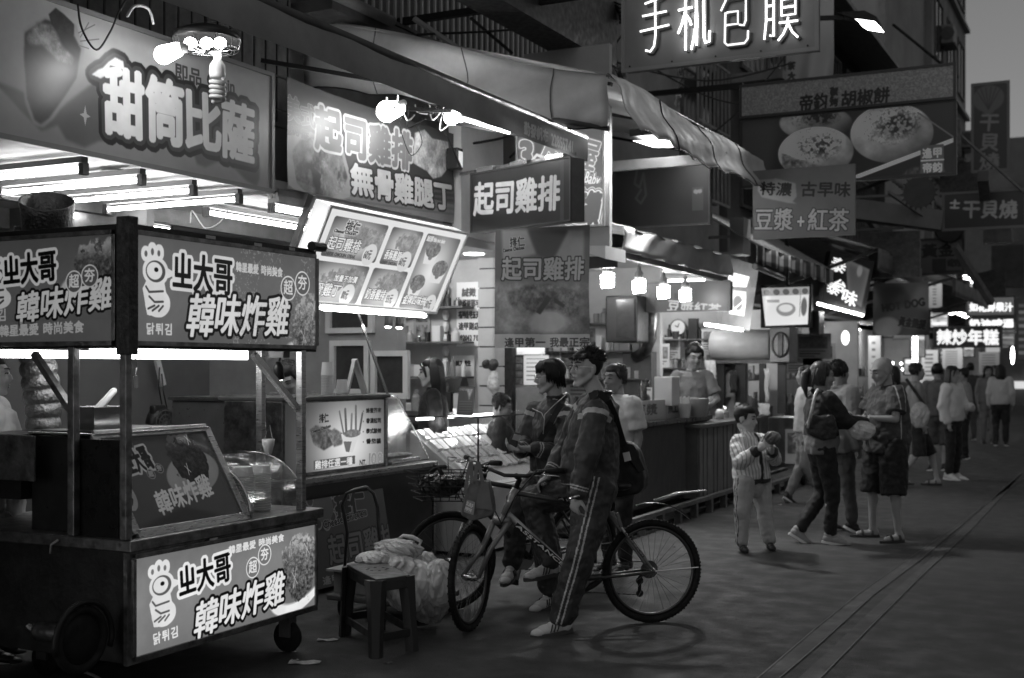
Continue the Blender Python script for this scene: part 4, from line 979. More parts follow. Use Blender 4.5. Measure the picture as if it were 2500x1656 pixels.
for i in range(12):
    for j in range(4):
        y = dyA + .1 + i * .122; s0 = .05 + j * .19; a = V((dx0 + .05, y, dz1 - .12)) + sl * s0 + V((0, 0, .006)); b = a + sl * .15
        MB().box((0, 0, 0), (0, 0, 0)) if 0 else None
        m = MB(); m.bar(a + V((0, .04, .012 + rs.random() * .01)), b + V((0, .04, .012)), .075 + rs.random() * .02, .016 + rs.random() * .02, up=(0.4, 0, 1)); m.build('packet', shiny if rs.random() < .55 else (fry if rs.random() < .5 else whitep), goods)
m = MB(); m.box((dx0 + .08, dyA + .1, dz1 - .03), (dx0 + .12, dyB - .1, dz1 - .01)); tt = m.build('inner_tube', lit_m, t); [lamp(t, (dx0 + .2, dyA + .35 + .45 * q_, dz1 - .04), 1.2, .05) for q_ in range(3)]
# small menu stand and bowl on the case
q = onY(1145, 1018, 9.5); q.z = dz1 + .012
p = Panel(q + V((-.11, .02, .25)), q + V((.05, .02, .25)), q + V((-.09, -.06, 0)), ppm=500, bg=.06); c = p.cv
c.food(c.pmask([(c.w * .5, 10), (c.w * .9, 10), (c.w * .7, c.h * .5)], 2), .4, .6, 8, 71); p.cv.text('MENU', 8, 6, 14, .5); [c.rect(8, c.h * (.5 + .09 * i), c.w - 8, c.h * (.53 + .09 * i), .2) for i in range(5)]
sign('menu_card', 'dark tilted menu card standing on the display case', p, depth=.004, frame=0, cat='menu card')
q = onY(1117, 1018, 9.6); q.z = dz1 + .01; m = MB(); m.lathe(q, [(.025, 0), (.04, .03), (.045, .055), (.043, .055)], 14); one(m, 'bowl', whitep, 'small white bowl beside the dark menu card', 'bowl')

# deeper shop right of the pillar: counter, boards
struct(bx((-6.4, 16.5, 0), (-4.7, 16.62, 3.2)), 'shop_side_wall', wallm)
struct(bx((-7.8, 13.2, 2.9), (-4.9, 16.5, 2.98)), 'shop_ceiling', mat('ceiling_dim', .35, .6))
def art_menu(p):
    c = p.cv; mk = c.rect(0, 0, c.w * .3, c.h, .12)
    for i in range(4): m2 = c.rect(3, c.h * (.05 + .24 * i), c.w * .28, c.h * (.24 + .24 * i), .3); c.food(m2, .3, .8, 8, 80 + i)
    for i in range(6): c.rect(c.w * .38, c.h * (.1 + .14 * i), c.w * (.9 - .1 * (i % 3)), c.h * (.13 + .14 * i), .45)
paperY('menu_board', 'white menu board with a strip of food pictures behind the short-haired boy', 13.3, 1252, 868, 940, 1340, art_menu, .85, cat='menu board', emit=.25)
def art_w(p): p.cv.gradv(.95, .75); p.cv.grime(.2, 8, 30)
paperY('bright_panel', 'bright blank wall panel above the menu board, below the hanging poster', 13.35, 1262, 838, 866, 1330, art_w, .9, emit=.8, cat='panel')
q0, q1 = onY(1262, 945, 13.0), onY(1325, 1010, 13.0)
one(bx((q0.x, 13.0, 0), (q1.x, 13.4, q0.z)), 'counter', grey, 'pale counter behind the hanging poster, right of the crouching person', 'counter')
one(bx((onY(1225, 0, 13.2).x, 13.2, 0), (onY(1250, 0, 13.2).x, 13.3, 2.5)), 'dark_curtain', mat('curtain_dark', .02, .8, noise=.3), 'dark hanging curtain left of the menu board', 'curtain')
for (a, b, l, v_) in (((1190, 870), (1215, 905), 'dark patterned pennant hanging by the poster', .05), ((1190, 910), (1222, 960), 'pale crumpled bag hanging on the pillar', .5), ((1178, 880), (1200, 905), 'round dark bag hanging beside the pillar', .03)):
    p0, p1 = rY(11.0, a, b); cc = (p0 + p1) / 2; m = MB(); rx, rz = (p1.x - p0.x) / 2, (p0.z - p1.z) / 2
    for i in range(4): m.ell(cc + V((rs.uniform(-.3, .3) * rx, rs.uniform(-.02, .02), rs.uniform(-.5, .5) * rz)), rx * rs.uniform(.6, 1), .04, rz * rs.uniform(.5, .8))
    one(m, 'hanging_bag', mat('bag_%d' % int(v_ * 100), v_, .5, noise=.5, nscale=25, bump=.6), l, 'bag', smooth=True)
# projecting sign
TL = onD(1151, 421, 10.8); BLz = onD(1151, 568, 10.8).z; TR = onD(1394, 388, 9.9); TL.z = TR.z = (TL.z + TR.z) / 2
p = Panel(TL, TR, (TL.x, TL.y, BLz), ppm=420, bg=.13); c = p.cv; c.gradv(.15, .11)
p.txt('起司雞排', (1158, 446), (1370, 425), 84, .60, bold=6); c.put((c.X > c.w * .90).astype(np.float32), .2, .6); c.put((c.X > c.w * .935).astype(np.float32), .06, .8); c.grime(.1, 5, 50)  # right end of the print darkened to paint in the shaded box side
s_ = sign('projecting_sign', 'dark projecting box sign with four pale bold characters', p, depth=.16, frame=.012, rough=.3)
for i in range(3):
    a = p.at(.06 + .35 * i, 0, -.02) + V((0, 0, .02)); MB().bar(a, a + p.U * .17, .05, .05).build('perforated_clip', steel_b, s_)
m = MB(); m.bar(p.at(-.17, 0, -.05) + V((0, 0, .03)), p.at(1.0, 0, -.05) + V((0, 0, .03)), .025); m.build('hanging_rail', steel_d, s_)
# hanging poster
p = rectY(9.25, 1209, 562, 850, 1440, ppm=360, bg=.22); c = p.cv; c.a[:] = .24
c.poly(p.P([(1225, 562), (1290, 562), (1310, 620), (1230, 640)]), .42, .8, soft=4); c.poly(p.P([(1385, 562), (1425, 562), (1425, 640), (1345, 640)]), .42, .8, soft=4); c.poly(p.P([(1290, 562), (1385, 562), (1345, 640), (1310, 620)]), .15, .7, soft=4)
mk = c.pmask(p.P([(1209, 690), (1440, 690), (1440, 818), (1209, 818)]), 10); c.food(mk, .33, .55, 50, 90)
c.food(c.pmask(p.P([(1240, 715), (1290, 695), (1340, 692), (1420, 715), (1415, 770), (1390, 775), (1300, 765), (1245, 745)]), 4), .26, .8, 18, 91)
c.ell(*p.c(1340, 785), 62, 34, .48, .9, soft=14); c.poly(p.P([(1335, 720), (1345, 730), (1318, 768), (1308, 762)]), .15, 1, soft=1); c.poly(p.P([(1350, 725), (1380, 745), (1375, 752), (1352, 738)]), .13, 1, soft=1)
p.txt('起司雞排', (1226, 628), (1428, 626), 58, .42, bold=5, out=[(4.5, .05)]); p.txt('排仁', (1245, 580), (1283, 576), 26, .1, bold=2.2, out=[(4, .55)]); p.txt('Cheese Chicken', (1228, 606), (1280, 598), 12, .1, bold=1, out=[(3, .55)])
c.poly(p.P([(1200, 816), (1450, 816), (1450, 852), (1200, 852)]), .50); p.txt('逢甲第一 我最正宗', (1232, 824), (1440, 823), 24, .16, bold=2, shear=0)
c.grime(.1, 6, 60)
hanging('hanging_poster', 'large hanging poster of a cheese cutlet under the projecting sign', p, amp=.012, sag=.0, rough=.5, seed=2)
# magic baby neon board on the column
p = rectY(10.4, 1262, 300, 562, 1475, ppm=300, bg=.42); c = p.cv; c.a[:] = .40
p.txt('漫', (1325, 305), (1385, 305), 90, .62, bold=6, out=[(3, .98), (4, .5)]); p.txt('寶屋', (1385, 320), (1472, 345), 80, .55, bold=5, out=[(3, .95), (4, .45)])
p.txt('3', (1268, 330), (1305, 330), 90, .5, bold=6, out=[(3, .95), (4, .5)])
c.line(p.P([(1296, 395), (1310, 378), (1330, 385), (1345, 400)]), 8, .95)
p.txt('Magic Baby', (1385, 398), (1470, 420), 40, .95, bold=3, out=[(4, .35), (3, .9)])
c.rect(0, p.c(1400, 452)[1], c.w, c.h, .45)
p.txt('甲連鎖', (1360, 455), (1472, 470), 84, .42, bold=9, out=[(4, .98), (3, .5), (3, .9)])
c.a *= .97; sign('neon_sign', 'glowing white outlined sign with Magic Baby lettering behind the projecting sign', p, depth=.12, frame=.02, emit=.62, k=.4, fm=mat('white_trim', .75, .4))
struct(bx((onY(1262, 0, 10.42).x, 10.56, 2.64), (onY(1474, 0, 10.42).x, 10.62, 4.6)), 'column', wallp)
m = MB(); q = onY(1470, 630, 10.3); m.prism([onY(1380, 600, 10.4), onY(1478, 632, 10.4), onY(1478, 600, 10.4)], (0, .5, 0)); one(m, 'sign_soffit', whitep, 'pale triangular soffit under the glowing outlined sign', 'soffit')
# flood lamp on the banner, flood lamp tray
fl = onX(1110, 390, -5.4); t = thing('flood_light', 'small square floodlight at the right end of the wide banner', 'light', fl); MB().box(fl - V((.06, .05, .09)), fl + V((.06, .05, .1))).build('housing', blk, t, bevel=.01)
m = MB(); m.quad(fl + V((.062, -.04, -.07)), fl + V((.062, .04, -.07)), fl + V((.062, .04, .07)), fl + V((.062, -.04, .07))); m.build('lens', mat('flood_lens', .6, .2, emit=.4), t)

# ---------------------------------------------------------------- lamps hung over the banners
def spiral(c0, r, turns, h, wire): return [c0 + V((r * math.cos(t * 2 * PI), r * math.sin(t * 2 * PI), -h * t / turns)) for t in [i * turns / (turns * 14) for i in range(int(turns * 14) + 1)]]
def cfl(pos, label, on=True, group=None, s=1.0, base=whitep, spiralr=.026):
    t = thing('spiral_bulb', label, 'light bulb', pos, group); mm = lit_s if on else mat('bulb_glass', .5, .25)
    m = MB(); m.lathe(pos, [(.014 * s, .10 * s), (.016 * s, .07 * s), (.03 * s, .05 * s), (.033 * s, .02 * s), (.03 * s, 0), (.0, 0)], 16); m.build('base', base, t, smooth=True)
    m = MB(); m.tube(spiral(pos + V((0, 0, -.006 * s)), spiralr * s, 4.5, .085 * s, 0), .0085 * s, 7)
    m.build('spiral_tube', mm, t, smooth=True)
    if on: m = MB(); m.caps(pos + V((0, 0, -.01 * s)), pos + V((0, 0, -.08 * s)), .018 * s, .018 * s); m.build('inner_glow', mm, t)
    m = MB(); m.tube([pos + V((0, 0, .1 * s)), pos + V((0, 0, .2 * s))], .005, 6); m.build('cord', cableM, t)
    return t
hc = onX(505, 92, -5.05); t = thing('hanging_lamp', 'dark round lamp shade with wire cage in front of the cone sign', 'lamp', hc)
m = MB(); m.lathe(hc, [(.205, -.02), (.195, .02), (.12, .055), (.05, .07), (.0, .072)], 28, cap=False); m.build('shade', mat('lamp_shade_black', .02, .3), t, smooth=True, solid=.004)
m = MB()
for k_, rr_ in enumerate((.19, .15, .10)): m.tube([hc + V((rr_ * math.cos(a_), rr_ * math.sin(a_), -.07 - .008 * k_)) for a_ in [i * PI / 12 for i in range(24)]], .003, 5, closed=True)
for i in range(10): m.tube([hc + V((.2 * math.cos(i * PI / 5), .2 * math.sin(i * PI / 5), -.02)), hc + V((.19 * math.cos(i * PI / 5), .19 * math.sin(i * PI / 5), -.07)), hc + V((.02 * math.cos(i * PI / 5), .02 * math.sin(i * PI / 5), -.09))], .003, 5)
m.build('wire_cage', steel_b, t)
for k_, dx in enumerate((-.10, .0, .08)):
    m = MB(); m.ell(hc + V((dx * CA, dx * SA, -.035)), .04, .04, .035); m.build('bulb', lit_s, t, smooth=True)
m = MB(); m.tube([hc + V((0, 0, .07)), hc + V((0, 0, .3))], .008, 6); m.build('cord', cableM, t)
b = onX(412, 130, -5.05); t = thing('light_bulb', 'large glowing bulb in front of the cone sign, left of the spiral bulb', 'light bulb', b); m = MB(); m.caps(b + V((.05 * CA, .05 * SA, .02)), b - V((.03 * CA, .03 * SA, .01)), .042, .056, 16); m.build('glass', lit_s, t, smooth=True); lamp(t, b + V((.05, -.02, -.14)), 2, .06); m = MB(); m.caps(b + V((.09 * CA, .09 * SA, .03)), b + V((.05 * CA, .05 * SA, .02)), .03, .04); m.build('socket', whitep, t)
cfl(onX(531, 190, -5.0), 'unlit white spiral bulb hanging before the cone sign', on=False, s=1.55)
cable([onX(190, 10, -5.1), onX(200, 70, -5.1), onX(235, 122, -5.1), onX(268, 80, -5.1), onX(290, 30, -5.1), onX(310, -5, -5.1)], .006, cableM, 'thin black wire looping in front of the cone picture')
cable([onX(310, 40, -5.2), onX(330, 15, -5.2), onX(362, 22, -5.2), onX(375, 60, -5.2)], .009, cablew, 'short pale hose bent above the cone sign')
for k_, (px, py, l) in enumerate(((955, 272, 'bright bulb on a wire bracket over the wide banner'), (1110, 288, 'bright bulb at the end of the bracket arm, right of the other'))):
    b = onX(px, py, -5.1 if k_ == 0 else -5.0); t = thing('light_bulb', l, 'light bulb', b, 'bulbs on the banner bracket')
    m = MB(); s1 = .085 if k_ == 0 else .06; m.caps(b + V((.05 * CA, .05 * SA, .02)), b - V((.03 * CA, .03 * SA, .0)), s1 * .7, s1, 14); m.build('glass', lit_s, t, smooth=True)
    m = MB(); [m.tube([b + V((s1 * 1.15 * math.cos(a_), s1 * .3, s1 * 1.15 * math.sin(a_))), b + V((s1 * 1.1 * math.cos(a_) + .05, -s1 * .6, s1 * 1.3 * math.sin(a_) + .01))], .003, 4) for a_ in (0, 1.1, 2.2, 3.3, 4.4, 5.5)]; m.build('wire_guard', steel_b, t); lamp(t, b + V((.02, -.04, -.13)), 5, .06)
    m = MB(); m.caps(b + V((.05, 0, .04)), b + V((.10, .02, .06)), .03, .025); m.build('socket', whitep, t)
a, b = onX(960, 264, -5.05), onX(1100, 272, -5.0); one(MB().bar(a, b, .03), 'lamp_bracket', blkm, 'dark bracket bar joining the two bright bulbs over the banner', 'bracket')
a, b = onX(1125, 290, -4.9), onX(1262, 330, -4.6); t = thing('fluorescent_light', 'thin slanting tube beside the bracket bulbs', 'light', a); m = MB(); m.tube([a, b], .012, 8); m.build('tube', lit, t); m = MB(); m.bar(a + V((0, 0, .04)), b + V((0, 0, .04)), .04); m.build('fixture_body', grey, t)
rs = random.Random(8)
for i in range(7):
    a = onX(980 + i * 17, 262 + rs.uniform(-10, 10), -5.15); cable([a, a + V((rs.uniform(-.1, .1), rs.uniform(-.1, .2), -rs.uniform(.05, .18))), a + V((.05, rs.uniform(.1, .3), rs.uniform(-.1, .05)))], .005, cableM if i % 2 else cablew, 'loose tangled wire at the banner bracket', 'tangled wires at the banner bracket')
cable([onX(975, 300, -5.2), onX(985, 340, -5.2), onX(1005, 380, -5.2), onX(1030, 350, -5.2), onX(1020, 310, -5.2)], .004, cableM, 'round wire loop hanging over the banner lettering')
cable([onX(1060, 270, -5.2), onX(1090, 330, -5.25), onX(1125, 410, -5.3)], .012, cableM, 'thick cable running down to the floodlight')

# ---------------------------------------------------------------- awnings
def fold(p, a=.03, f=1.0, s=0): return a * (math.sin(p[0] * 3.1 * f + s) + .6 * math.sin(p[1] * 4.3 * f + p[2] * 3 + s * 2) + .4 * math.sin((p[0] + p[1] + p[2]) * 8.3 * f + s * 3))
t = thing('awning', 'long rolled-front awning with a lettered valance crossing the picture', 'awning', (-4.2, 6.5, 3.3))
aY0, aY1, aX = 3.6, 9.35, -4.0
rows = []
for i in range(7):
    v = i / 6; rows.append([V((aX - (1 - v) * 1.9, aY0 + (aY1 - aY0) * j / 30, 3.50 + (1 - v) * 1.1 + .02 * math.sin(j * .9 + v * 2) - .05 * math.sin(v * PI))) for j in range(31)])
m = MB(); m.tube([(aX - 1.9, aY0, 4.7), (aX - 1.9, aY1, 4.7)], .05, 10); m.build('rolled_sheet', tarpd, t, smooth=True)
p = Panel((aX, aY0, 3.49), (aX, aY1, 3.49), (aX, aY0, 3.30), ppm=200, bg=.30); c = p.cv; c.gradv(.34, .27)
p.txt('勤發帆布', (1280, 294), (1338, 318), 34, .52, bold=1.6); p.txt('22855741', (1344, 318), (1400, 338), 40, .52, bold=1.2); c.grime(.18, 7, 60); c.a *= 1.25
m = MB(); m.sheet([[p.at(j / 40, 1 - i / 3, .006 * math.sin(j * 1.1 + i)) for j in range(41)] for i in range(4)]); m.build('valance', pmat('valance_print', p.cv, 0, .5), t, smooth=True)
m = MB(); m.tube([(aX - .02, aY0, 3.50), (aX - .02, aY1, 3.50)], .03, 10); m.build('front_bar', greyd, t, smooth=True)
for y in (4.0, 7.0, 9.2): MB().bar((aX - .05, y, 3.42), (-5.5, y, 3.78), .03).build('arm', blkm, t)
# large scalloped awning
t = thing('awning', 'large grey scalloped awning reaching out over the street centre', 'awning', (-4.5, 10.8, 3.5))
bX, bY0, bY1, bz = -3.62, 8.87, 13.3, 3.88
N = 36; side = []
for i in range(9):
    r = []
    for j in range(N + 1):
        u = j / N; x = -6.5 + (bX + 6.5) * u; zt_ = 4.68 + (bz - 4.68) * u + .035 * math.sin(u * PI * 2) ; dr = (.62 + (.44 - .62) * u) * (i / 8)
        sc = .028 * abs(math.sin(u * 14)) * (i / 8)
        y = bY0 + fold((x * 1.4, dr * 2, 0), .05, 1.4) * (i / 8) * (.4 + u * .6) + .03 * math.sin(dr * 16 + u * 9) * math.exp(-((1 - u) * 3) ** 2)
        r.append(V((x, y + .05 * math.sin(dr * 9 + x * 4) * math.sin(u * PI) , zt_ - dr + sc)))
    side.append(r)
MB().sheet(side[::-1], uv=False).build('side_curtain', tarpm, t, smooth=True, solid=.004)
front = []
for i in range(9):
    r = []
    for j in range(161):
        u = j / 160; y = bY0 + (bY1 - bY0) * u; dr = .46 * i / 8; sc = .030 * abs(math.sin(u * 30)) * (i / 8)
        r.append(V((bX + .02 + .012 * math.sin(u * 40 + i * .25) * (i / 8) + .02 * math.sin(u * 9 + i) + .22 * (i / 8) + .005 * math.sin(u * 95 + 2.2 * math.sin(u * 23) + i * .5) * (1 - .5 * math.sin(u * 7) ** 2), y, bz - dr + sc + .015 * math.sin(u * 12))))
    front.append(r)
MB().sheet(front[::-1], uv=False).build('front_valance', tarpm, t, smooth=True, solid=.004)
roof = [[V((bX - 2.9 * (1 - v), bY0 + (bY1 - bY0) * u, bz + .82 * (1 - v) + .015 * math.sin(u * 12) - .06 * abs(math.sin(u * PI * 3)) * (.2 + v))) for u in [j / 24 for j in range(25)]] for v in [i / 6 for i in range(7)]]
MB().sheet(roof, uv=False).build('roof_sheet', tarpm, t, smooth=True, solid=.004)
m = MB(); m.tube([(bX, bY0, bz - .01), (bX, bY1, bz - .01)], .02, 8); m.tube([(bX, bY0 + .02, bz - .42), (bX - .9, bY0 + .02, bz - .2)], .02, 8); m.build('front_bar', greyd, t)
m = MB(); m.tube([front[8][j] for j in range(161)], .007, 5); m.build('scallop_piping', blkm, t, smooth=True); m = MB(); m.tube([side[8][j] for j in range(N + 1)], .007, 5); m.build('scallop_piping', blkm, t, smooth=True)
for y in (9.0, 11.0, 13.2): MB().bar((bX - .02, y, bz - .05), (-6.6, y, bz + .70), .03).build('arm', blkm, t)
t = [o for o in bpy.data.objects if o.get('label', '').startswith('large grey scalloped awning')][0]
for j in (38, 78, 120): m = MB(); m.tube([front[i][j] + V((.006, 0, 0)) for i in range(9)], .006, 5); m.build('seam', blkm, t, smooth=True)
for j in (9, 20, 30): m = MB(); m.tube([side[i][j] + V((0, -.006, 0)) for i in range(9)], .005, 5); m.build('seam', mat('seam_grey', .14, .6), t, smooth=True)
lp = onX(1615, 352, -4.15); t = thing('flood_light', 'bright square floodlamp under the scalloped awning', 'light', lp)
m = MB(); m.sheet([[lp + V((-.17, -.35, -.01)), lp + V((.17, -.15, -.01))], [lp + V((-.17, .25, .02)), lp + V((.17, .4, .02))]], uv=False); m.build('lens', lit_m, t)
MB().box(lp + V((-.2, -.36, .03)), lp + V((.2, .42, .10))).build('housing', blk, t); lamp(t, lp + V((.1, 0, -.06)), 440, .17, aim=lp + V((1.2, -3.6, -3.4)), spot=125)
a, b = onY(1482, 408, 11.6), onY(1775, 385, 11.6); one(MB().bar(a, b, .05, .10), 'steel_beam', grey, 'grey steel beam crossing below the floodlamp', 'beam')
def darksign(p):
    c = p.cv; c.gradv(.10, .05); x, y = p.c(1570, 440); c.line([(x - 10, y - 16), (x - 14, y + 4), (x - 6, y + 10), (x, y - 10), (x + 4, y + 22), (x - 4, y + 34), (x - 12, y + 26), (x - 4, y + 14)], 4, .16); c.rect(*p.c(1688, 458), *p.c(1715, 512), .16); p.txt('逢甲', (1692, 462), (1712, 462), 10, .4, bold=1)
p = rectY(12.3, 1478, 408, 560, 1732, ppm=140, bg=.06); darksign(p); sign('dark_sign', 'large dark sign board with a pale curl under the steel beam', p, depth=.1, frame=.02)
# ---------------------------------------------------------------- buildings down the street
bgrey = mat('render_grey', .24, .85, noise=.3, nscale=.9, bump=.15, bscale=9)
bpale = mat('render_pale', .30, .85, noise=.2, nscale=.7, bump=.12, bscale=9)
bdark = mat('render_dark', .12, .85, noise=.4, nscale=.9, bump=.15, bscale=9)
winm = mat('window_glass_dark', .02, .12)
def building(label, X, Y0, Y1, z0, z1, m_, depth=5):
    t = thing('building', label, 'building', (X - depth / 2, (Y0 + Y1) / 2, 0)); MB().box((X - depth, Y0, z0), (X, Y1, z1)).build('wall', m_, t); return t
def bwin(t, X, y0, y1, z0, z1, bars=0):
    f = MB(); f.box((X - .02, y0 - .06, z0 - .06), (X + .05, y1 + .06, z0)); f.box((X - .02, y0 - .06, z1), (X + .05, y1 + .06, z1 + .06)); f.box((X - .02, y0 - .06, z0), (X + .05, y0, z1)); f.box((X - .02, y1, z0), (X + .05, y1 + .06, z1)); f.box((X - .01, (y0 + y1) / 2 - .02, z0), (X + .04, (y0 + y1) / 2 + .02, z1))
    fo = f.build('window', greyd, t); MB().box((X - .02, y0, z0), (X + .012, y1, z1)).build('pane', winm, fo)
    if bars:
        for i in range(bars): MB().bar((X + .25, y0 + (y1 - y0) * i / (bars - 1), z0 - .1), (X + .25, y0 + (y1 - y0) * i / (bars - 1), z1), .025).build('security_bar', grey, t)
        m = MB(); [m.bar((X + .25, y0, z), (X + .25, y1, z), .035) for z in (z0 - .1, (z0 + z1) / 2, z1)]; m.build('security_rail', grey, t)
t2 = building('grey rendered building behind the scalloped awning with tinsel on its wall', -5.6, 13.2, 18.2, 2.99, 11, bgrey)
bwin(t2, -5.6, 16.4, 17.9, 4.1, 6.0, 9)
t3 = building('low dark building with barred balconies behind the bun sign', -5.5, 18.3, 29.5, 2.6, 8.4, bdark)
for (a, b) in ((19.0, 22.0), (22.6, 25.4), (26.0, 29.0)):
    bwin(t3, -5.5, a, b, 4.2, 5.7, 12); bwin(t3, -5.5, a, b, 6.4, 7.8, 12)
MB().box((-5.5, 18.5, 3.75), (-4.7, 29.4, 3.9)).build('balcony_slab', grey, t3); MB().box((-5.5, 18.5, 6.0), (-4.7, 29.4, 6.14)).build('balcony_slab', grey, t3)
MB().prism([(-5.5, 18.4, 8.4), (-4.4, 18.4, 8.0), (-4.4, 18.4, 8.08), (-5.5, 18.4, 8.5)], (0, 11, 0)).build('tin_roof', grey, t3)
t4 = building('tall pale blank-walled building right of the neon board', -5.2, 29.6, 36.4, 2.6, 24, bpale)
MB().box((-5.25, 29.55, 2.6), (-5.1, 29.7, 24)).build('corner_pipe', grey, t4)
t5 = building('tall dark apartment building with windows, farthest along the row against the sky', -5.0, 36.5, 44.5, 2.6, 26, bgrey)
for k_ in range(6):
    for a in (37.0, 39.7, 42.3): bwin(t5, -5.0, a, a + 1.5, 4.6 + k_ * 3, 6.3 + k_ * 3)
    MB().box((-5.0, 36.5, 4.0 + k_ * 3), (-4.85, 44.5, 4.12 + k_ * 3)).build('ledge', grey, t5)
def ac(x, y, z, label, w_=.8):
    t = thing('air_conditioner', label, 'air conditioner', (x, y, z), 'air conditioners on the far walls')
    MB().box((x, y - w_ / 2, z), (x + .35, y + w_ / 2, z + .55)).build('body', grey, t, bevel=.02)
    m = MB(); m.lathe((x + .18, y - w_ / 2 - .005, z + .28), [(.2, 0), (.2, -.01), (.03, -.015)], 16, axis=(0, 1, 0)); m.build('fan_grille', greyd, t)
    MB().box((x, y - w_ / 2, z - .06), (x + .4, y + w_ / 2, z - .01)).build('bracket', blkm, t)
ac(-4.98, 38.6, 11.2, 'air conditioner on the far apartment wall near its top'); ac(-4.98, 43.6, 8.9, 'air conditioner on the far apartment wall against the sky', 1.0); ac(-5.18, 33, 7.2, 'air conditioner on the pale blank wall')
# ground floor fronts further down
for i, (y0, y1, x) in enumerate(((16.7, 21, -5.3), (21, 27, -5.2), (27, 36, -5.0), (36, 48, -4.9))):
    t = thing('far_shop', ['shop front with pale wall panels behind the roasting drum', 'shop front behind the heads of the couple', 'bright shop front beyond the bald man', 'farthest shop front in the row'][i], 'shop front', (x, (y0 + y1) / 2, 0))
    MB().box((x - 1.4, y0, 0), (x - 1.2, y1, 2.6)).build('back_wall', [wallm, wallm, wallm, wallm][i], t); MB().box((x - 1.4, y1 - .15, 0), (x, y1, 2.6)).build('side_wall', wallp, t)
    MB().box((x - 1.4, y0, 2.6), (x + .1, y1, 2.9)).build('lintel', greyd, t)
    MB().box((x - .9, y0 + .4, 0), (x - .1, y1 - .4, .95)).build('counter', wood_d, t)
    for k_ in range(3):
        m = MB(); yy = y0 + (y1 - y0) * (.2 + .3 * k_); m.tube([(x - .7, yy, 2.5), (x - .7, yy + .9, 2.5)], .02, 8); m.build('tube_lamp', lit_m, t); lamp(t, (x - .7, yy + .4, 2.4), 30, .05) if k_ < 2 else None
    rs = random.Random(30 + i)
    for k_ in range(9):
        yy = rs.uniform(y0 + .2, y1 - .6); zz = rs.uniform(1.2, 2.2); ww = rs.uniform(.3, .6)
        cv = Canvas(60, 70, rs.uniform(.3, .8)); cv.food(cv.rect(8, 12, 52, 50, .3), .35, .8, 10, 100 + k_ + i * 10); cv.rect(8, 56, 50, 62, .1)
        m = MB(); xx = x - 1.19 + k_ * .003; m.quad((xx, yy, zz), (xx, yy + ww, zz), (xx, yy + ww, zz + .45), (xx, yy, zz + .45), uv=True); m.build('wall_poster', pmat('poster_far', cv, .5 if i > 1 else 0, .6), t)
# end of the street
t = thing('far_shop', 'row of bright blurred shops closing the far end of the street', 'shop front', (0, 58, 0))
MB().box((-8, 58, 0), (8, 62, 5.2)).build('wall', bdark, t)
rs = random.Random(77)
for i in range(26):
    xx = -6.5 + i * .42; zz = rs.uniform(.6, 3.6); w_ = rs.uniform(.2, .8); h_ = rs.uniform(.2, .9)
    m = MB(); m.box((xx, 57.8 - i * .01, zz), (xx + w_, 57.95, zz + h_)); m.build('lit_panel', mat('far_panel_%d' % (i % 4), .6, .5, emit=[.5, 1.6, .25, .08][i % 4]), t)
building('dark building block above the shops at the far end of the street', 9, 62.1, 70, 0, 12.4, bdark, depth=20)
building('dark building edge at the right end of the street', 1.5, 50, 57, 0, 10.4, bdark, depth=2.3)
# pallets and low platforms along the stall fronts
pal = mat('pallet_wood', .10, .7, noise=.4, nscale=8, bump=.3)
def platform(x0, x1, y0, y1, z, label):
    t = thing('low_platform', label, 'platform', ((x0 + x1) / 2, (y0 + y1) / 2, 0), 'low platforms under the stall counters')
    for k_ in range(3): xx = x0 + (x1 - x0) * k_ / 2; MB().box((xx - .03, y0, z), (xx + .03, y1, z + .04)).build('rail', pal, t)
    n = int((y1 - y0) / .5)
    for i in range(n + 1): yy = y0 + (y1 - y0) * i / n; MB().box((x1 - .04, yy - .03, 0), (x1 + .03, yy + .03, z - .001)).build('foot', pal, t)
    MB().box((x0, y0, .02), (x1 - .05, y1, .05)).build('base_board', dark, t)
platform(-4.9, -4.15, 10.5, 14.2, .15, 'long low wooden platform under the dark fluted counter'); platform(-4.8, -4.0, 14.5, 17.5, .13, 'low platform behind the boy in the striped jacket')
# ---------------------------------------------------------------- stall 4: soybean milk
cx_ = -4.4
t = thing('fluted_counter', 'long dark fluted wooden counter behind the two boys', 'counter', (-4.7, 12, .2))
MB().box((-5.0, 10.9, .2), (cx_ - .015, 13.75, 1.0)).build('counter_body', wood_d, t)
flute = mat('fluted_wood', .085, .38, noise=.35, nscale=7, aniso_s=(8, 8, .5), spec=.6)
m = MB()
for i in range(71): m.tube([(cx_ - .014, 10.92 + i * .04, .2), (cx_ - .014, 10.92 + i * .04, 1.0)], .019, 6)
for i in range(15): m.tube([(cx_ - .02 - i * .04, 13.76, .2), (cx_ - .02 - i * .04, 13.76, 1.0)], .019, 6)
fo = m.build('fluting', flute, t); fo['kind'] = 'stuff'
MB().box((-5.1, 10.8, 1.001), (cx_ + .06, 13.85, 1.05)).build('counter_top', mat('dark_top', .03, .3, noise=.3), t, bevel=.006)
def art_strip(p):
    c = p.cv; c.gradv(.55, .42)
    p.txt('豆漿', (1548, 988), (1605, 985), 28, .08, bold=2.5, ls=0); p.txt('紅茶', (1630, 982), (1680, 979), 28, .08, bold=2.5)
    [c.rect(c.w * k_ / 5, 0, c.w * k_ / 5 + 2, c.h, .3) for k_ in range(1, 5)]
p = Panel((cx_ - .05, 10.95, 1.26), (cx_ - .05, 13.6, 1.26), (cx_ - .05, 10.95, 1.052), ppm=200, bg=.5); art_strip(p); sign('counter_sign', 'pale lettered board standing along the dark counter top', p, depth=.02, frame=0, cm=whitep, rough=.3)
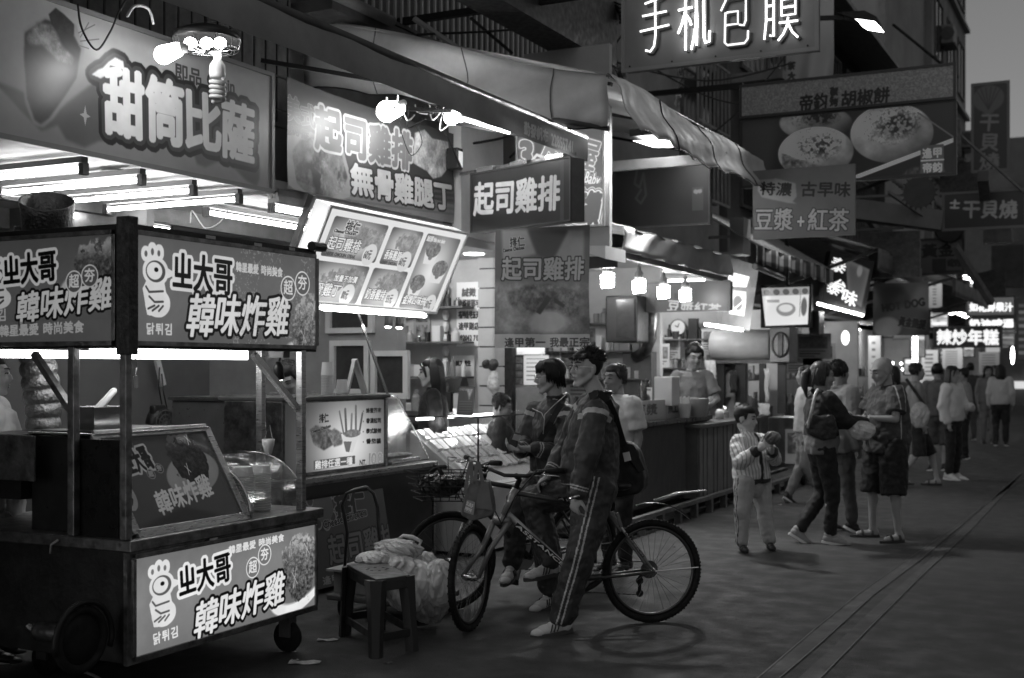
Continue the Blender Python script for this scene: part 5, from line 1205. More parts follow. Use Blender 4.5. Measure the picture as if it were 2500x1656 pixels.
def boxat(name, label, px0, py0, px1, py1, Y, d, m_, cat=None, **k):
    a, b = onY(px0, py0, Y), onY(px1, py1, Y); mb = MB(); mb.box((a.x, Y, b.z), (b.x, Y + d, a.z)); return one(mb, name, m_, label, cat or name.replace('_', ' '), **k)
ttt = boxat('drink_machine', 'white boxy drink machine on the fluted counter', 1597, 920, 1641, 992, 12.5, .25, mat('machine_white', .6, .3), bevel=.01)
c0 = onY(1574, 925, 12.2); m = MB(); m.lathe((c0.x, 12.2, 1.05), [(.06, 0), (.07, .1), (.07, .34), (.05, .36), (.052, .42)], 18); one(m, 'drink_can', mat('can_dark', .03, .25, noise=.5, nscale=30), 'dark patterned canister left of the white drink machine', 'canister', smooth=True)
def art_ring(p): c = p.cv; x, y = c.w / 2, c.h * .55; c.ell(x, y, c.w * .36, c.w * .36, .25); c.ell(x, y, c.w * .25, c.w * .25, .1); c.rect(3, 3, c.w - 3, c.h * .15, .4)
paperY('small_poster', 'small white card with a dark ring picture on the counter', 12.15, 1561, 946, 995, 1592, art_ring, .75, cat='card')
t = thing('straw_holder', 'white holder full of straws on the fluted counter', 'straw holder', onY(1672, 990, 12.9)); q = t.location.copy(); q.z = 1.05
m = MB(); m.lathe(q, [(.05, 0), (.075, .16), (.07, .16)], 14); m.build('tub', whitep, t)
m = MB(); rs = random.Random(3)
for i in range(26): a_ = rs.uniform(0, 6.28); r_ = rs.uniform(0, .055); m.bar(q + V((r_ * math.cos(a_), r_ * math.sin(a_), .02)), q + V((r_ * 1.3 * math.cos(a_), r_ * 1.3 * math.sin(a_), .21 + rs.random() * .03)), .008)
m.build('straws', whitep, t)['kind'] = 'stuff'
q = onY(1706, 1012, 13.2); q.z = 1.052; m = MB(); m.lathe(q, [(.09, 0), (.115, .2), (.12, .205), (.11, .205)], 18); one(m, 'bucket', mat('bucket_pale', .55, .35), 'pale bucket at the right end of the fluted counter', 'bucket', smooth=True)
# tea sign, tv, pipe, clock
p = rectY(14.2, 1562, 693, 762, 1782, ppm=230, bg=.26); c = p.cv; c.gradv(.28, .22)
p.txt('豆漿紅茶', (1630, 730), (1762, 742), 30, .75, bold=2.6, out=[(3, .3)]); p.txt('米香', (1578, 708), (1606, 722), 20, .3, bold=2, out=[(3, .12)], vert=False); p.txt('古', (1645, 714), (1660, 714), 13, .14, bold=1)
sign('tea_sign', 'grey box sign reading soybean milk and black tea behind the row of bulbs', p, depth=.12, frame=.02, emit=.25, k=.6)
for k_, (px, py, l) in enumerate(((1483, 668, 'first of four glowing spiral bulbs, nearest the hanging poster'), (1560, 683, 'second glowing spiral bulb from the hanging poster'), (1620, 698, 'third glowing spiral bulb from the hanging poster'), (1673, 706, 'last glowing spiral bulb, nearest the grey awning end'))):
    b = onX(px, py, -4.6); cfl(b, l, group='row of four glowing spiral bulbs', s=1.45, base=grey, spiralr=.040)
    m = MB()
a, b = onX(1470, 608, -4.6), onX(1700, 660, -4.6); one(MB().bar(a, b, .02), 'lamp_rail', greyd, 'thin rail carrying the four glowing bulbs', 'rail')
t = thing('television', 'switched-off dark television on the soybean stall wall', 'television', onY(1530, 830, 13.9)); a, b = onY(1500, 726, 13.9), onY(1556, 832, 13.9)
MB().box((a.x - .12, 13.9, b.z - .02), (b.x, 14.3, a.z + .02)).build('body', blk, t, bevel=.02); MB().box((a.x + .03, 13.88, b.z + .04), (b.x - .03, 13.899, a.z - .03)).build('screen', mat('screen_off', .03, .15, noise=.8, nscale=4), t)
m = MB(); a = onY(1592, 775, 14.6); m.tube([a + V((0, 0, .3)), a, a + V((-.02, 0, -.25)), a + V((-.12, .1, -.42)), a + V((-.3, .2, -.5))], .075, 12); one(m, 'vent_pipe', steel_d, 'bent steel vent pipe on the soybean stall wall', 'pipe', smooth=True)
cc = onY(1657, 800, 16.4); t = thing('wall_clock', 'round wall clock behind the soybean stall seller', 'clock', cc)
m = MB(); m.lathe(cc, [(.12, 0), (.12, .03), (.10, .035)], 24, axis=(0, -1, 0)); m.build('rim', greyd, t, smooth=True); m = MB(); m.lathe(cc + V((0, -.032, 0)), [(.1, 0), (.1, .004)], 24, axis=(0, -1, 0)); m.build('face', wallp, t); m = MB(); m.bar(cc + V((0, -.04, 0)), cc + V((.02, -.04, .06)), .01); m.bar(cc + V((0, -.04, 0)), cc + V((-.04, -.04, .03)), .01); m.build('hands', blk, t)
boxat('wall_cabinet', 'white wall cabinet left of the vent pipe', 1545, 768, 1588, 850, 14.9, .3, white); boxat('door_frame', 'dark door frame behind the soybean stall seller', 1680, 778, 1702, 1010, 16.3, .08, blkm)
boxat('wall_shelf', 'dark equipment shelf behind the man in the white shirt', 1520, 860, 1590, 1000, 14.8, .3, greyd)
struct(bx((-7.7, 15.0, 0), (-5.4, 15.1, 2.9)), 'shop_side_wall', wallp)
strip((-6.2, 15.6, 2.75), (-5.0, 15.6, 2.75), 'added tube lamp over the soybean stall wall'); strip((-5.6, 12.6, 2.85), (-5.6, 13.8, 2.85), 'added tube lamp above the soybean stall counter', )  # two more added tubes that brighten the soybean stall
# canopy of stall 4
t = thing('awning', 'faded box awning above the row of glowing bulbs', 'awning', (-4.9, 12.7, 2.9))
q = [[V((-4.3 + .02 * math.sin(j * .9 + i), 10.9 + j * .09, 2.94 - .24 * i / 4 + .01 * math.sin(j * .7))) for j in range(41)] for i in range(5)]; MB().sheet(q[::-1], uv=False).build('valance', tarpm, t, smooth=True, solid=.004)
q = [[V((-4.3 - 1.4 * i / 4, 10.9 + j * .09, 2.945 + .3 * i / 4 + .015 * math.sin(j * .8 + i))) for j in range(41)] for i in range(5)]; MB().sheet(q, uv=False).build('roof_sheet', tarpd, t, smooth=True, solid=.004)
MB().box((-5.6, 10.85, 2.55), (-4.35, 10.9, 2.68)).build('beam', blkm, t); MB().bar((-4.35, 10.9, 2.68), (-4.35, 14.4, 2.66), .06).build('beam', greyd, t)
# grey post and lit picture board
t = thing('lit_menu_panel', 'tilted grey box with two lit pictures and a tube below, right of the tea sign', 'lit menu', onY(1800, 800, 15.4))
a, b = V(onY(1762, 620, 15.0)), V(onY(1862, 815, 15.6)); TLp, TRp, BLp = onY(1778, 630, 15.6), onY(1852, 652, 15.0), onY(1740, 800, 15.6)
def quadbox(t, nm, pts, d, m_): q = MB(); q.prism(pts, d); return q.build(nm, m_, t)
quadbox(t, 'housing', [onD(1783, 628, 16), onD(1853, 650, 15.4), onD(1830, 808, 15.4), onD(1760, 792, 16)], (-.15, .3, 0), grey)
for nm, qs, e_ in (('upper_picture', [(1783, 664), (1830, 676), (1822, 702), (1770, 698)], 1.6), ('lower_picture', [(1783, 708), (1822, 712), (1820, 773), (1780, 766)], 1.3)):
    f = MB(); P4 = [onD(x, y, 15.55) for x, y in qs]; f.quad(P4[3], P4[2], P4[1], P4[0], uv=True)
    cv = Canvas(120, 100, .9); cv.ell(60, 50, 34, 30, .5, soft=10); cv.line([(15, 90), (100, 40)], 7, .95); cv.rect(0, 0, 120, 14, .8)
    if nm[0] == 'u': cv.a[:] = .85; cv.text('OPEN', 35, 38, 30, .5)
    f.build(nm, pmat(nm, cv, e_, .4, .3), t)
a, b = onD(1722, 792, 15.5), onD(1812, 806, 15.0); m = MB(); m.tube([a, b], .02, 8); m.build('tube', lit, t); lamp(t, (a + b) / 2 - V((0, .1, .1)), 25, .1)
# monitor
t = thing('monitor', 'glowing television showing a bun picture, hung above the roasting drum', 'television', onY(1917, 790, 17)); cvm = Canvas(230, 190, .88)
cvm.gradv(.85, .9); cvm.rect(0, 0, 230, 40, .6); [cvm.ell(24 + i * 46, 22, 16, 15, .35) for i in range(5)]; cvm.ell(110, 110, 50, 34, .55, soft=3); cvm.ell(108, 104, 36, 20, .85, soft=4); cvm.rect(182, 10, 186, 150, .5); cvm.ell(205, 100, 16, 46, .4, soft=4); cvm.rect(20, 60, 80, 74, .6)
p = rectY(17, 1860, 702, 796, 1975, ppm=60); f = MB()
f.quad(onY(1869, 796, 17), onY(1972, 792, 17), onY(1976, 700, 17), onY(1859, 704, 17), uv=True); f.build('screen', pmat('screen_print', cvm, .75, .2, .2), t)
MB().box((p.TL.x - .02, 17.01, p.BL.z - .03), (p.TR.x + .03, 17.1, p.TL.z + .03)).build('casing', blk, t); MB().box((p.TL.x + .1, 17.1, p.BL.z + .05), (p.TR.x - .1, 17.4, p.TL.z - .05)).build('back', blk, t)
MB().bar(p.at(.5, 0, -.1), p.at(.5, 0, -.1) + V((0, 0, 1.2)), .05).build('mount', blkm, t); boxat('speaker', 'dark box hanging right of the glowing television', 1975, 760, 2000, 820, 17.2, .3, blk)
# drum
t = thing('roasting_drum', 'large pale horizontal drum behind the boy in the striped jacket', 'drum', onY(1800, 880, 16.2)); a, b = onY(1740, 842, 16.2), onY(1882, 842, 16.2); r_ = .205
m = MB(); m.tube([a, a + (b - a) * .02, b], [r_ * .9, r_, r_], 28); m.build('drum_body', mat('drum_paint', .45, .38, noise=.12), t, smooth=True)
a2, b2 = onY(1884, 800, 16.1), onY(1932, 885, 16.1); MB().box((a2.x, 16.0, b2.z), (b2.x, 16.45, a2.z)).build('end_box', grey, t, bevel=.01)
m = MB(); cc = onY(1905, 842, 15.98); m.tube([cc + V((.11 * math.cos(a_), 0, .16 * math.sin(a_))) for a_ in [i * PI / 10 for i in range(20)]], .012, 6, closed=True); m.bar(cc + V((0, 0, .14)), cc - V((0, 0, .14)), .06, .03); m.build('crank', blkm, t)
MB().box((onY(1735, 0, 16.2).x, 16.1, onY(0, 884, 16.2).z - .05), (onY(1935, 0, 16.2).x, 16.4, onY(0, 884, 16.2).z)).build('shelf', greyd, t)
# pale panelled wall strips with dark posts beneath the drum
for i, (x0, x1) in enumerate(((1750, 1768), (1795, 1820), (1853, 1868), (1898, 1918))):
    boxat('wall_post', ['first', 'second', 'third', 'fourth'][i] + ' dark post under the roasting drum shelf, counting from the seller', x0, 888, x1, 1010, 16.15, .06, blkm, 'post', group='dark posts under the drum')
for i, (x0, y0, x1, y1, l, v_) in enumerate(((1783, 905, 1800, 960, 'black cloth hanging under the drum', .02), (1724, 880, 1748, 985, 'pale towel hanging beside the seller', .5), (1868, 900, 1878, 985, 'pale paper strip hanging under the drum', .5), (1853, 985, 1880, 1015, 'pale folded cards on the counter under the drum', .45))):
    a, b = onY(x0, y0, 16.0), onY(x1, y1, 16.0); m = MB(); m.sheet([[V((a.x + (b.x - a.x) * j / 6 + .01 * math.sin(i_ * 2), 15.98 + .02 * math.sin(j * 2.1 + i_), b.z + (a.z - b.z) * i_ / 5)) for j in range(7)] for i_ in range(6)], uv=False); one(m, 'hanging_cloth', mat('cloth_%d' % i, v_, .8, noise=.3, nscale=20), l, 'cloth', solid=.006, smooth=True)
t = thing('plank_counter', 'dark plank-fronted counter at the left elbow of the boy in the striped jacket', 'counter', (-4.6, 15, 0)); X_ = -4.25
a = onX(1705, 1040, X_); b = onX(1790, 1040, X_); MB().box((X_ - .6, a.y, .15), (X_ - .01, b.y + 1.2, .93)).build('counter_body', greyd, t)
n = 20
for i in range(n): yy = a.y + (b.y + 1.2 - a.y) * i / n; MB().box((X_ - .005, yy + .01, .16), (X_ + .012 + .006 * (i % 3), yy + (b.y + 1.2 - a.y) / n - .008, .92)).build('plank', mat('plank_grey', .12, .5, noise=.4, nscale=5, aniso_s=(6, 6, .6)), t)
MB().box((X_ - .65, a.y - .05, .931), (X_ + .05, b.y + 1.25, .97)).build('counter_top', wood_d, t)
for i in range(6): m = MB(); cc = V((X_ - .3 + .05 * (i % 2), a.y + .4 + i * .4, .97)); m.lathe(cc, [(.05, 0), (.055, .08), (.03, .12 + .03 * (i % 3))], 12); one(m, 'jar', [whitep, steel_b, grey][i % 3], 'small container on the plank counter, ' + ['first', 'second', 'third', 'fourth', 'fifth', 'sixth'][i] + ' from the seller', 'container', 'containers on the plank counter', smooth=True)
# small cart with poster
t = thing('side_cart', 'dark cart with a framed poster and wheels between the boy and the woman', 'cart', onG(1930, 1180)); q = onG(1925, 1185); 
a, b = onY(1893, 1020, q.y), onY(1965, 1135, q.y); MB().box((a.x - .1, q.y, .3), (b.x, q.y + .8, a.z)).build('cart_body', mat('cart_dark', .05, .4, noise=.3), t)
pp = rectY(q.y - .003, 1917, 1048, 1132, 1958, ppm=200, bg=.5); pp.cv.food(pp.cv.rect(6, 10, pp.cv.w - 6, pp.cv.h * .7, .3), .3, .7, 12, 5); f = MB(); f.quad(pp.BL, pp.BR, pp.TR, pp.TL, uv=True); f.build('poster', pmat('cart_poster', pp.cv, 0, .4), t)
for yy in (q.y + .1, q.y + .7): m = MB(); m.lathe((b.x - .05, yy, .14), [(.05, -.03), (.14, -.02), (.14, .02), (.05, .03)], 18, axis=(1, .3, 0)); m.build('wheel', rubber, t, smooth=True)

# ---------------------------------------------------------------- signs over the street
# neon board
p = Panel((-3.78, 9.6, 4.95), (-2.17, 9.6, 4.95), (-3.78, 9.6, 4.08), ppm=260, bg=.42); c = p.cv; c.gradv(.46, .42); c.grime(.08, 3, 60)
ns = sign('neon_board', 'pale neon board with four bent-tube characters hung over the street at the top', p, depth=.12, frame=.03, fm=mat('board_edge', .28, .4), rough=.4, k=.75)
strokes = {'手': [[(.78, .03), (.5, .09), (.22, .13)], [(.15, .34), (.85, .31)], [(.08, .60), (.92, .55)], [(.52, .08), (.53, .7), (.49, .88), (.38, .97), (.24, .94)]],
 '机': [[(.03, .28), (.45, .26)], [(.25, .02), (.25, .98)], [(.24, .32), (.14, .52), (.02, .68)], [(.27, .38), (.38, .48), (.42, .56)], [(.58, .92), (.60, .5), (.57, .10), (.80, .10), (.81, .80), (.86, .90), (.97, .88), (.98, .70)], [(.58, .1), (.57, .55), (.50, .8), (.42, .98)]],
 '包': [[(.34, .02), (.24, .2), (.10, .36)], [(.28, .16), (.86, .16), (.86, .58), (.80, .66), (.66, .64)], [(.28, .40), (.62, .40), (.62, .62), (.26, .62)], [(.24, .40), (.22, .92), (.30, .97), (.82, .97), (.92, .90), (.93, .76)]],
 '膜': [[(.07, .92), (.12, .6), (.12, .08), (.33, .08), (.33, .88), (.22, .86)], [(.12, .34), (.33, .34)], [(.12, .58), (.33, .58)], [(.50, .12), (.98, .12)], [(.62, .02), (.62, .2)], [(.85, .02), (.85, .2)], [(.55, .26), (.93, .26), (.93, .54), (.55, .54), (.55, .26)], [(.55, .40), (.93, .40)], [(.48, .66), (1.0, .66)], [(.73, .58), (.70, .72), (.60, .86), (.45, .97)], [(.74, .70), (.84, .84), (1.0, .95)]]}
neon = {'手': 1.7, '机': 5, '包': 1.0, '膜': 2.0}
for ch, (px0, py0, px1, py1) in zip('手机包膜', ((1556, -6, 1640, 124), (1654, -14, 1734, 118), (1752, -22, 1832, 108), (1860, -30, 1948, 98))):
    a = onY(px0, py0, 9.55); b = onY(px1, py1, 9.55); nm = mat('neon_%s' % ord(ch), .8, .3, emit=neon[ch]); w_, h_ = b.x - a.x, a.z - b.z
    bk = MB(); fr_ = MB()
    for st in strokes[ch]:
        P_ = [V((a.x + u * w_, 9.55, a.z - v * h_ + .0)) for u, v in st]
        fr_.tube(P_, .0085, 8); bk.tube([q + V((.012, .036, -.012)) for q in P_], .016, 6)
    ob = fr_.build('neon_tube', nm, ns, smooth=True); bk.build('tube_channel', mat('channel_dark', .05, .5), ns)
for i in range(5):
    for z in (4.11, 4.92): m = MB(); m.lathe((-3.72 + i * .37, 9.592, z), [(.008, 0), (.008, .006)], 8, axis=(0, -1, 0)); m.build('screw', blkm, ns)
MB().bar((-3.78, 9.7, 4.8), (-6.4, 9.7, 4.8), .06).build('wall_arm', blkm, ns)
# bun sign
pT = rectY(14.0, 1808, 211, 288, 2331, ppm=170, bg=.3); c = pT.cv; c.a[:] = .40
n = vnoise(c.h, c.w, 14, 5, 3); sw = np.sin(n * 40 + c.X * .05) ; c.a += .05 * sw; m_ = np.abs(sw) < .25; c.a += np.where(m_, -.05, 0)
pT.txt('帝鈞', (1950, 232), (2020, 224), 44, .06, bold=2, shear=.05); pT.txt('碳烤', (2028, 212), (2045, 212), 18, .1, bold=1, vert=True); pT.txt('胡椒餅', (2052, 222), (2172, 210), 40, .06, bold=2, shear=.05); pT.txt('碳', (2026, 214), (2046, 213), 20, .08, bold=1); pT.txt('烤', (2026, 240), (2046, 239), 20, .08, bold=1)
c.a = np.clip(c.a * 1.15, 0, .93); bsn = sign('bun_sign', 'long patterned sign with brush characters above the bun picture', pT, depth=.2, frame=.03, rough=.4)
zb2 = onY(1808, 457, 14.0).z
p = Panel((pT.BL.x, 14.03, pT.BL.z - .02), (pT.BR.x, 14.03, pT.BL.z - .02), (pT.BL.x, 14.03, zb2), ppm=190, bg=.13); c = p.cv; c.gradv(.15, .10)
c.poly(p.P([(1808, 300), (1900, 290), (1880, 460), (1808, 460)]), .2, .8, soft=10)
for (cx2, cy2, rx, ry, v_, sd, rt) in ((1990, 300, 90, 42, .40, 61, .1), (2175, 325, 103, 72, .50, 62, .1), (1990, 372, 93, 62, .60, 63, .05)):
    x, y = p.c(cx2, cy2); k_ = p.c(cx2 + rx, cy2)[0] - x; kk = abs(p.c(cx2, cy2 + ry)[1] - y); mk = c.emask(x, y, k_, kk, 2, rt)
    li = 1 - ((c.X - x) / k_ * .25 + (c.Y - y) / kk * .45); c.a += (np.clip(v_ * li, 0, 1) - c.a) * mk; nn = vnoise(c.h, c.w, 2.4, sd, 2); c.put(mk * (nn > .62) * (((c.X - x) / k_) ** 2 + ((c.Y - y + kk * .3) / kk) ** 2 < .5), .3, .6); tp = mk * np.clip(1.1 - np.sqrt(((c.X - x - k_ * .12) / (k_ * .62)) ** 2 + ((c.Y - y + kk * .28) / (kk * .55)) ** 2) * 1.05, 0, 1) * 1.6; c.a *= 1 - np.clip(tp, 0, 1) * (.18 + .5 * (vnoise(c.h, c.w, 6, sd + 9, 3) > .5)); c.a *= 1 + mk * (vnoise(c.h, c.w, 34, sd + 4, 4) - .5) * .6; c.a *= 1 - .35 * mk * np.clip(((c.X - x) / k_) ** 2 + ((c.Y - y) / kk) ** 2 - .55, 0, 1)
mk = c.pmask(p.P([(1905, 372), (1930, 378), (1960, 395), (2000, 405), (2040, 412), (2060, 432), (1940, 436), (1910, 405)]), 2); c.food(mk, .32, .9, 9, 64)
c.line(p.P([(2088, 432), (2330, 340)]), 9, .62); c.line(p.P([(2240, 275), (2335, 340)]), 3, .3); mk = c.pmask(p.P([(2190, 440), (2215, 415), (2260, 400), (2300, 408), (2320, 440)]), 2); c.food(mk, .2, .8, 10, 65)
c.rect(*p.c(2246, 356), *p.c(2303, 428), .24); p.txt('逢甲', (2250, 362), (2300, 358), 26, .75, bold=2.2); c.line(p.P([(2248, 392), (2302, 389)]), 3, .7); p.txt('帝鈞', (2250, 398), (2300, 394), 26, .7, bold=2.2)
c.a = np.clip(c.a * 1.25, 0, .93); sign('bun_picture_sign', 'big dark sign with a photo of sesame buns under the patterned strip', p, depth=.18, frame=.03, rough=.4, k=1.4)
m = MB(); m.bar((pT.TL.x, 14.1, pT.TL.z + .03), (-5.6, 14.1, pT.TL.z + .05), .06); one(m, 'sign_bracket', blkm, 'dark arm fixing the patterned sign to the wall', 'sign arm')
# tea sign board under it
p = rectY(12.5, 1838, 418, 586, 2088, ppm=240, bg=.27); c = p.cv; c.gradv(.29, .25)
c.poly(p.P([(1852, 440), (1895, 436), (1942, 448), (1945, 480), (1935, 492), (1945, 498), (1925, 496), (1860, 482), (1850, 465)]), .40, 1, soft=1); p.txt('特濃', (1856, 443), (1935, 446), 34, .12, bold=2); p.txt('古早味', (1955, 443), (2078, 444), 38, .10, bold=2.4)
p.txt('豆漿', (1843, 508), (1938, 508), 56, .45, bold=4.5, out=[(3, .1)]); p.txt('+', (1946, 515), (1966, 515), 50, .5, bold=3.5, out=[(3, .1)]); p.txt('紅茶', (1972, 508), (2074, 508), 58, .45, bold=4.5, out=[(3, .1)]); c.grime(.1, 8, 50); c.a = np.clip(c.a * 1.25, 0, .93)
sign('soy_milk_board', 'grey board with outlined soybean milk and black tea characters under the bun picture', p, depth=.04, frame=.0, rough=.5)
# farther signs
def fsign(name, label, Y, x0, yt, yb, x1, art, emit=0, bgv=.2, ppm=120, depth=.15, frame=.04, **k):
    p = rectY(Y, x0, yt, yb, x1, ppm=ppm, bg=bgv); art(p); p.cv.a = p.cv.a if emit else np.clip(p.cv.a * 1.35, 0, .93); return sign(name, label, p, depth=depth, frame=frame, emit=emit, **k)
def A1(p):
    c = p.cv; c.gradv(.12, .09); x, y = p.c(2412, 240); c.ell(x, y, 24, 22, .22); c.ell(x, y + 20, 9, 6, .22); [c.line([(x, y + 18), (x - 20 + 8 * i, y - 18)], 1.2, .12) for i in range(6)]
    for i, s in enumerate('干貝燒'): p.txt(s, (2392, 275 + i * 48), (2442, 275 + i * 48), 46, .30, bold=3.5)
fsign('scallop_sign', 'tall dark vertical sign with a shell and three characters, top right against the sky', 24, 2374, 208, 420, 2462, A1, fm=mat('frame_grey', .2, .5), ppm=90, frame=.05)
def A2(p): p.cv.gradv(.13, .1); p.txt('士', (2318, 486), (2344, 486), 24, .55, bold=2.5); p.txt('干貝燒', (2350, 487), (2484, 487), 46, .42, bold=3.5)
fsign('scallop_sign', 'wide dark sign with four pale characters at the right edge', 20, 2303, 474, 562, 2504, A2, fm=mat('frame_grey', .2, .5), ppm=100)
def A3(p): c = p.cv; c.gradv(.25, .2); p.txt('黃金', (2248, 596), (2330, 592), 34, .08, bold=2.5); p.txt('龍蝦', (2312, 630), (2346, 630), 20, .1, bold=2); c.rect(*p.c(2275, 632), *p.c(2308, 660), .12); c.rect(*p.c(2280, 660), *p.c(2345, 664), .1)
fsign('golden_sign', 'grey square sign with dark characters below the crown-shaped board', 23, 2233, 587, 671, 2352, A3, ppm=90)
cc = onY(2318, 560, 22.6); m = MB(); m.lathe(cc, [(.24, 0), (.25, .03), (.22, .06)], 22, axis=(0, -1, 0)); [m.prism([cc + V((.24 * math.cos(a_), -.03, .24 * math.sin(a_))), cc + V((.24 * math.cos(a_ + .25), -.03, .24 * math.sin(a_ + .25))), cc + V((.33 * math.cos(a_ + .12), -.03, .33 * math.sin(a_ + .12)))], (0, .05, 0)) for a_ in (.7, 1.05, 1.4, 1.75, 2.1)]; one(m, 'crown_board', mat('crown_dark', .03, .5, noise=.3), 'round dark crown-topped board above the grey square sign', 'sign')
cc = onY(2245, 470, 16.5); m = MB(); m.lathe(cc, [(.2, 0), (.2, .04)], 22, axis=(0, -1, 0)); [m.prism([cc + V((.19 * math.cos(a_), -.03, .19 * math.sin(a_))), cc + V((.19 * math.cos(a_ + .2), -.03, .19 * math.sin(a_ + .2))), cc + V((.24 * math.cos(a_ + .1), -.03, .24 * math.sin(a_ + .1)))], (0, .04, 0)) for a_ in [i * .314 for i in range(20)]]; one(m, 'toothed_disc', mat('disc_dark', .05, .5, noise=.3), 'dark toothed disc sign half hidden under the bun picture', 'sign')
def A4(p):
    c = p.cv; c.gradv(.20, .13); c.poly(p.P([(2135, 695), (2200, 695), (2230, 740), (2160, 760)]), .10, 1, soft=4); c.poly(p.P([(2240, 700), (2270, 695), (2270, 760), (2220, 740)]), .26, 1, soft=4); c.ell(*p.c(2165, 800), 24, 20, .28, soft=5); p.txt('HOT DOG', (2150, 738), (2255, 722), 26, .06, bold=1.6); p.txt('黃金脆腿', (2195, 770), (2262, 780), 26, .04, bold=2, out=[(1.5, .25)])
p = rectY(21, 2132, 692, 820, 2268, ppm=110); A4(p); p.cv.a = p.cv.a * 1.4; hanging('hanging_poster', 'dim hanging poster left of the far glowing signs', p, amp=.02)
def A5(p): p.cv.gradv(.30, .26); p.txt('如花鮮果汁', (2366, 738), (2472, 738), 22, 1.0, bold=2.6)
fsign('fruit_juice_sign', 'far glowing juice sign, upper of the stacked white-lettered signs', 30, 2360, 727, 772, 2477, A5, emit=.9, ppm=80, frame=.03)
def A6(p): p.cv.gradv(.12, .12); p.txt('奶油啤酒', (2366, 779), (2474, 779), 21, 1.0, bold=2.4, out=[(2, .4)])
fsign('butter_beer_sign', 'far glowing sign directly under the juice sign', 30.2, 2362, 776, 803, 2476, A6, emit=.9, ppm=80, frame=.03)
def A7(p): p.cv.gradv(.05, .05); p.txt('辣炒年糕', (2286, 804), (2438, 804), 38, .95, bold=3, out=[(1.5, .5)])
fsign('rice_cake_sign', 'dark sign with bright white sparkling characters, lowest of the far signs', 26, 2280, 799, 848, 2446, A7, emit=.8, ppm=90, frame=.03)
def A8(p): p.cv.gradv(.15, .2); [p.cv.rect(p.cv.w * .1, p.cv.h * (.08 + .11 * i), p.cv.w * .9, p.cv.h * (.13 + .11 * i), .3 + .1 * (i % 2)) for i in range(8)]
fsign('sign', 'dim vertical sign column at the right edge beyond the juice sign', 34, 2482, 730, 880, 2520, A8, ppm=60)
def A9(p): p.cv.gradv(.6, .45); [p.cv.rect(4, p.cv.h * (.1 + .12 * i), p.cv.w - 6, p.cv.h * (.14 + .12 * i), .25) for i in range(7)]
for i, (x0, yt, yb, x1, Y, e, l) in enumerate(((2120, 820, 960, 2150, 30, .6, 'tall narrow lit board beyond the dim poster'), (2228, 822, 930, 2240, 29, 9, 'bright vertical tube lamp beyond the bald man'), (2250, 855, 940, 2290, 33, 1.3, 'pale lit display left of the far woman in white'), (2300, 852, 900, 2350, 33, 1.2, 'pale lit display under the rice cake sign'), (2345, 700, 760, 2362, 33, 2.0, 'bright strip beside the juice sign'), (2268, 690, 752, 2300, 29, .9, 'rounded lit panel above the rice cake sign'), (2390, 860, 915, 2440, 40, .3, 'dim far display under the rice cake sign'), (2180, 700, 830, 2235, 31, .15, 'dim panel behind the hanging poster'), (2305, 700, 745, 2345, 31, .6, 'pale panel left of the juice sign'))):
    p = rectY(Y, x0, yt, yb, x1, ppm=50, bg=.7 if e < 5 else 1); (A9(p) if e < 5 else None); sign('lit_board', l, p, depth=.1, frame=0, emit=e, cat='lit board')
for i, (px, py, l) in enumerate(((2020, 0, ''),)): pass
# tilted picture sign with led row
t = thing('picture_sign', 'tilted dark sign with white brush characters and a row of small lights below', 'sign', onY(2050, 760, 18.5))
Q = [onD(x, y, z) for x, y, z in ((2026, 612, 18.9), (2132, 640, 18.3), (2108, 772, 18.3), (2005, 738, 18.9))]
quadbox(t, 'casing', Q, (-.1, .2, 0), blkm); cv = Canvas(300, 380, .06); cv.poly([(110, 30), (280, 60), (270, 330), (170, 300)], .30, soft=3); cv.poly([(130, 60), (260, 80), (250, 300), (180, 280)], .22, .8, soft=12); cv.ell(215, 90, 18, 40, .4, soft=8)
cv.text('泰', 20, 30, 110, .95, bold=6, rot=.1); cv.text('台', 60, 180, 90, .95, bold=6, rot=.1); cv.text('泰', 20, 210, 95, .95, bold=5, rot=.1); cv.text('味', 130, 230, 110, .95, bold=6, rot=.1)
f = MB(); f.quad(*[q + V((.02, -.03, 0)) for q in (Q[3], Q[2], Q[1], Q[0])], uv=True); f.build('print', pmat('thai_print', cv, .8, .4, .4), t)
m = MB(); a, b = onD(1998, 742, 18.7), onD(2105, 770, 18.1); [m.ell(a.lerp(b, i / 17), .022, .022, .022, n=8, m=5) for i in range(18)]; lo = m.build('led_row', lit_s, t); lo['kind'] = 'stuff'
cc = onY(2064, 825, 18.6); m = MB(); m.ell(cc, .06, .06, .11); one(m, 'lantern', mat('lantern_glow', .8, .4, emit=2.2, noise=.5, nscale=40), 'small glowing lantern under the tilted picture sign', 'lantern', smooth=True)
# striped awning
strm = bpy.data.materials.new('striped_canvas'); strm.use_nodes = True; tt = strm.node_tree; wv = tt.nodes.new('ShaderNodeTexWave'); wv.bands_direction = 'Y'; wv.inputs['Scale'].default_value = 1.05; tcn = tt.nodes.new('ShaderNodeTexCoord'); rp = tt.nodes.new('ShaderNodeValToRGB'); rp.color_ramp.interpolation = 'CONSTANT'; rp.color_ramp.elements[0].color = (.07, .07, .07, 1); rp.color_ramp.elements[1].position = .5; rp.color_ramp.elements[1].color = (.42, .42, .42, 1)
tt.links.new(tcn.outputs['Object'], wv.inputs[0]); tt.links.new(wv.outputs[0], rp.inputs[0]); tt.links.new(rp.outputs[0], tt.nodes['Principled BSDF'].inputs['Base Color']); tt.nodes['Principled BSDF'].inputs['Roughness'].default_value = .7
t = thing('awning', 'striped canvas awning under the soybean milk board', 'awning', (-4.1, 15.5, 2.95))
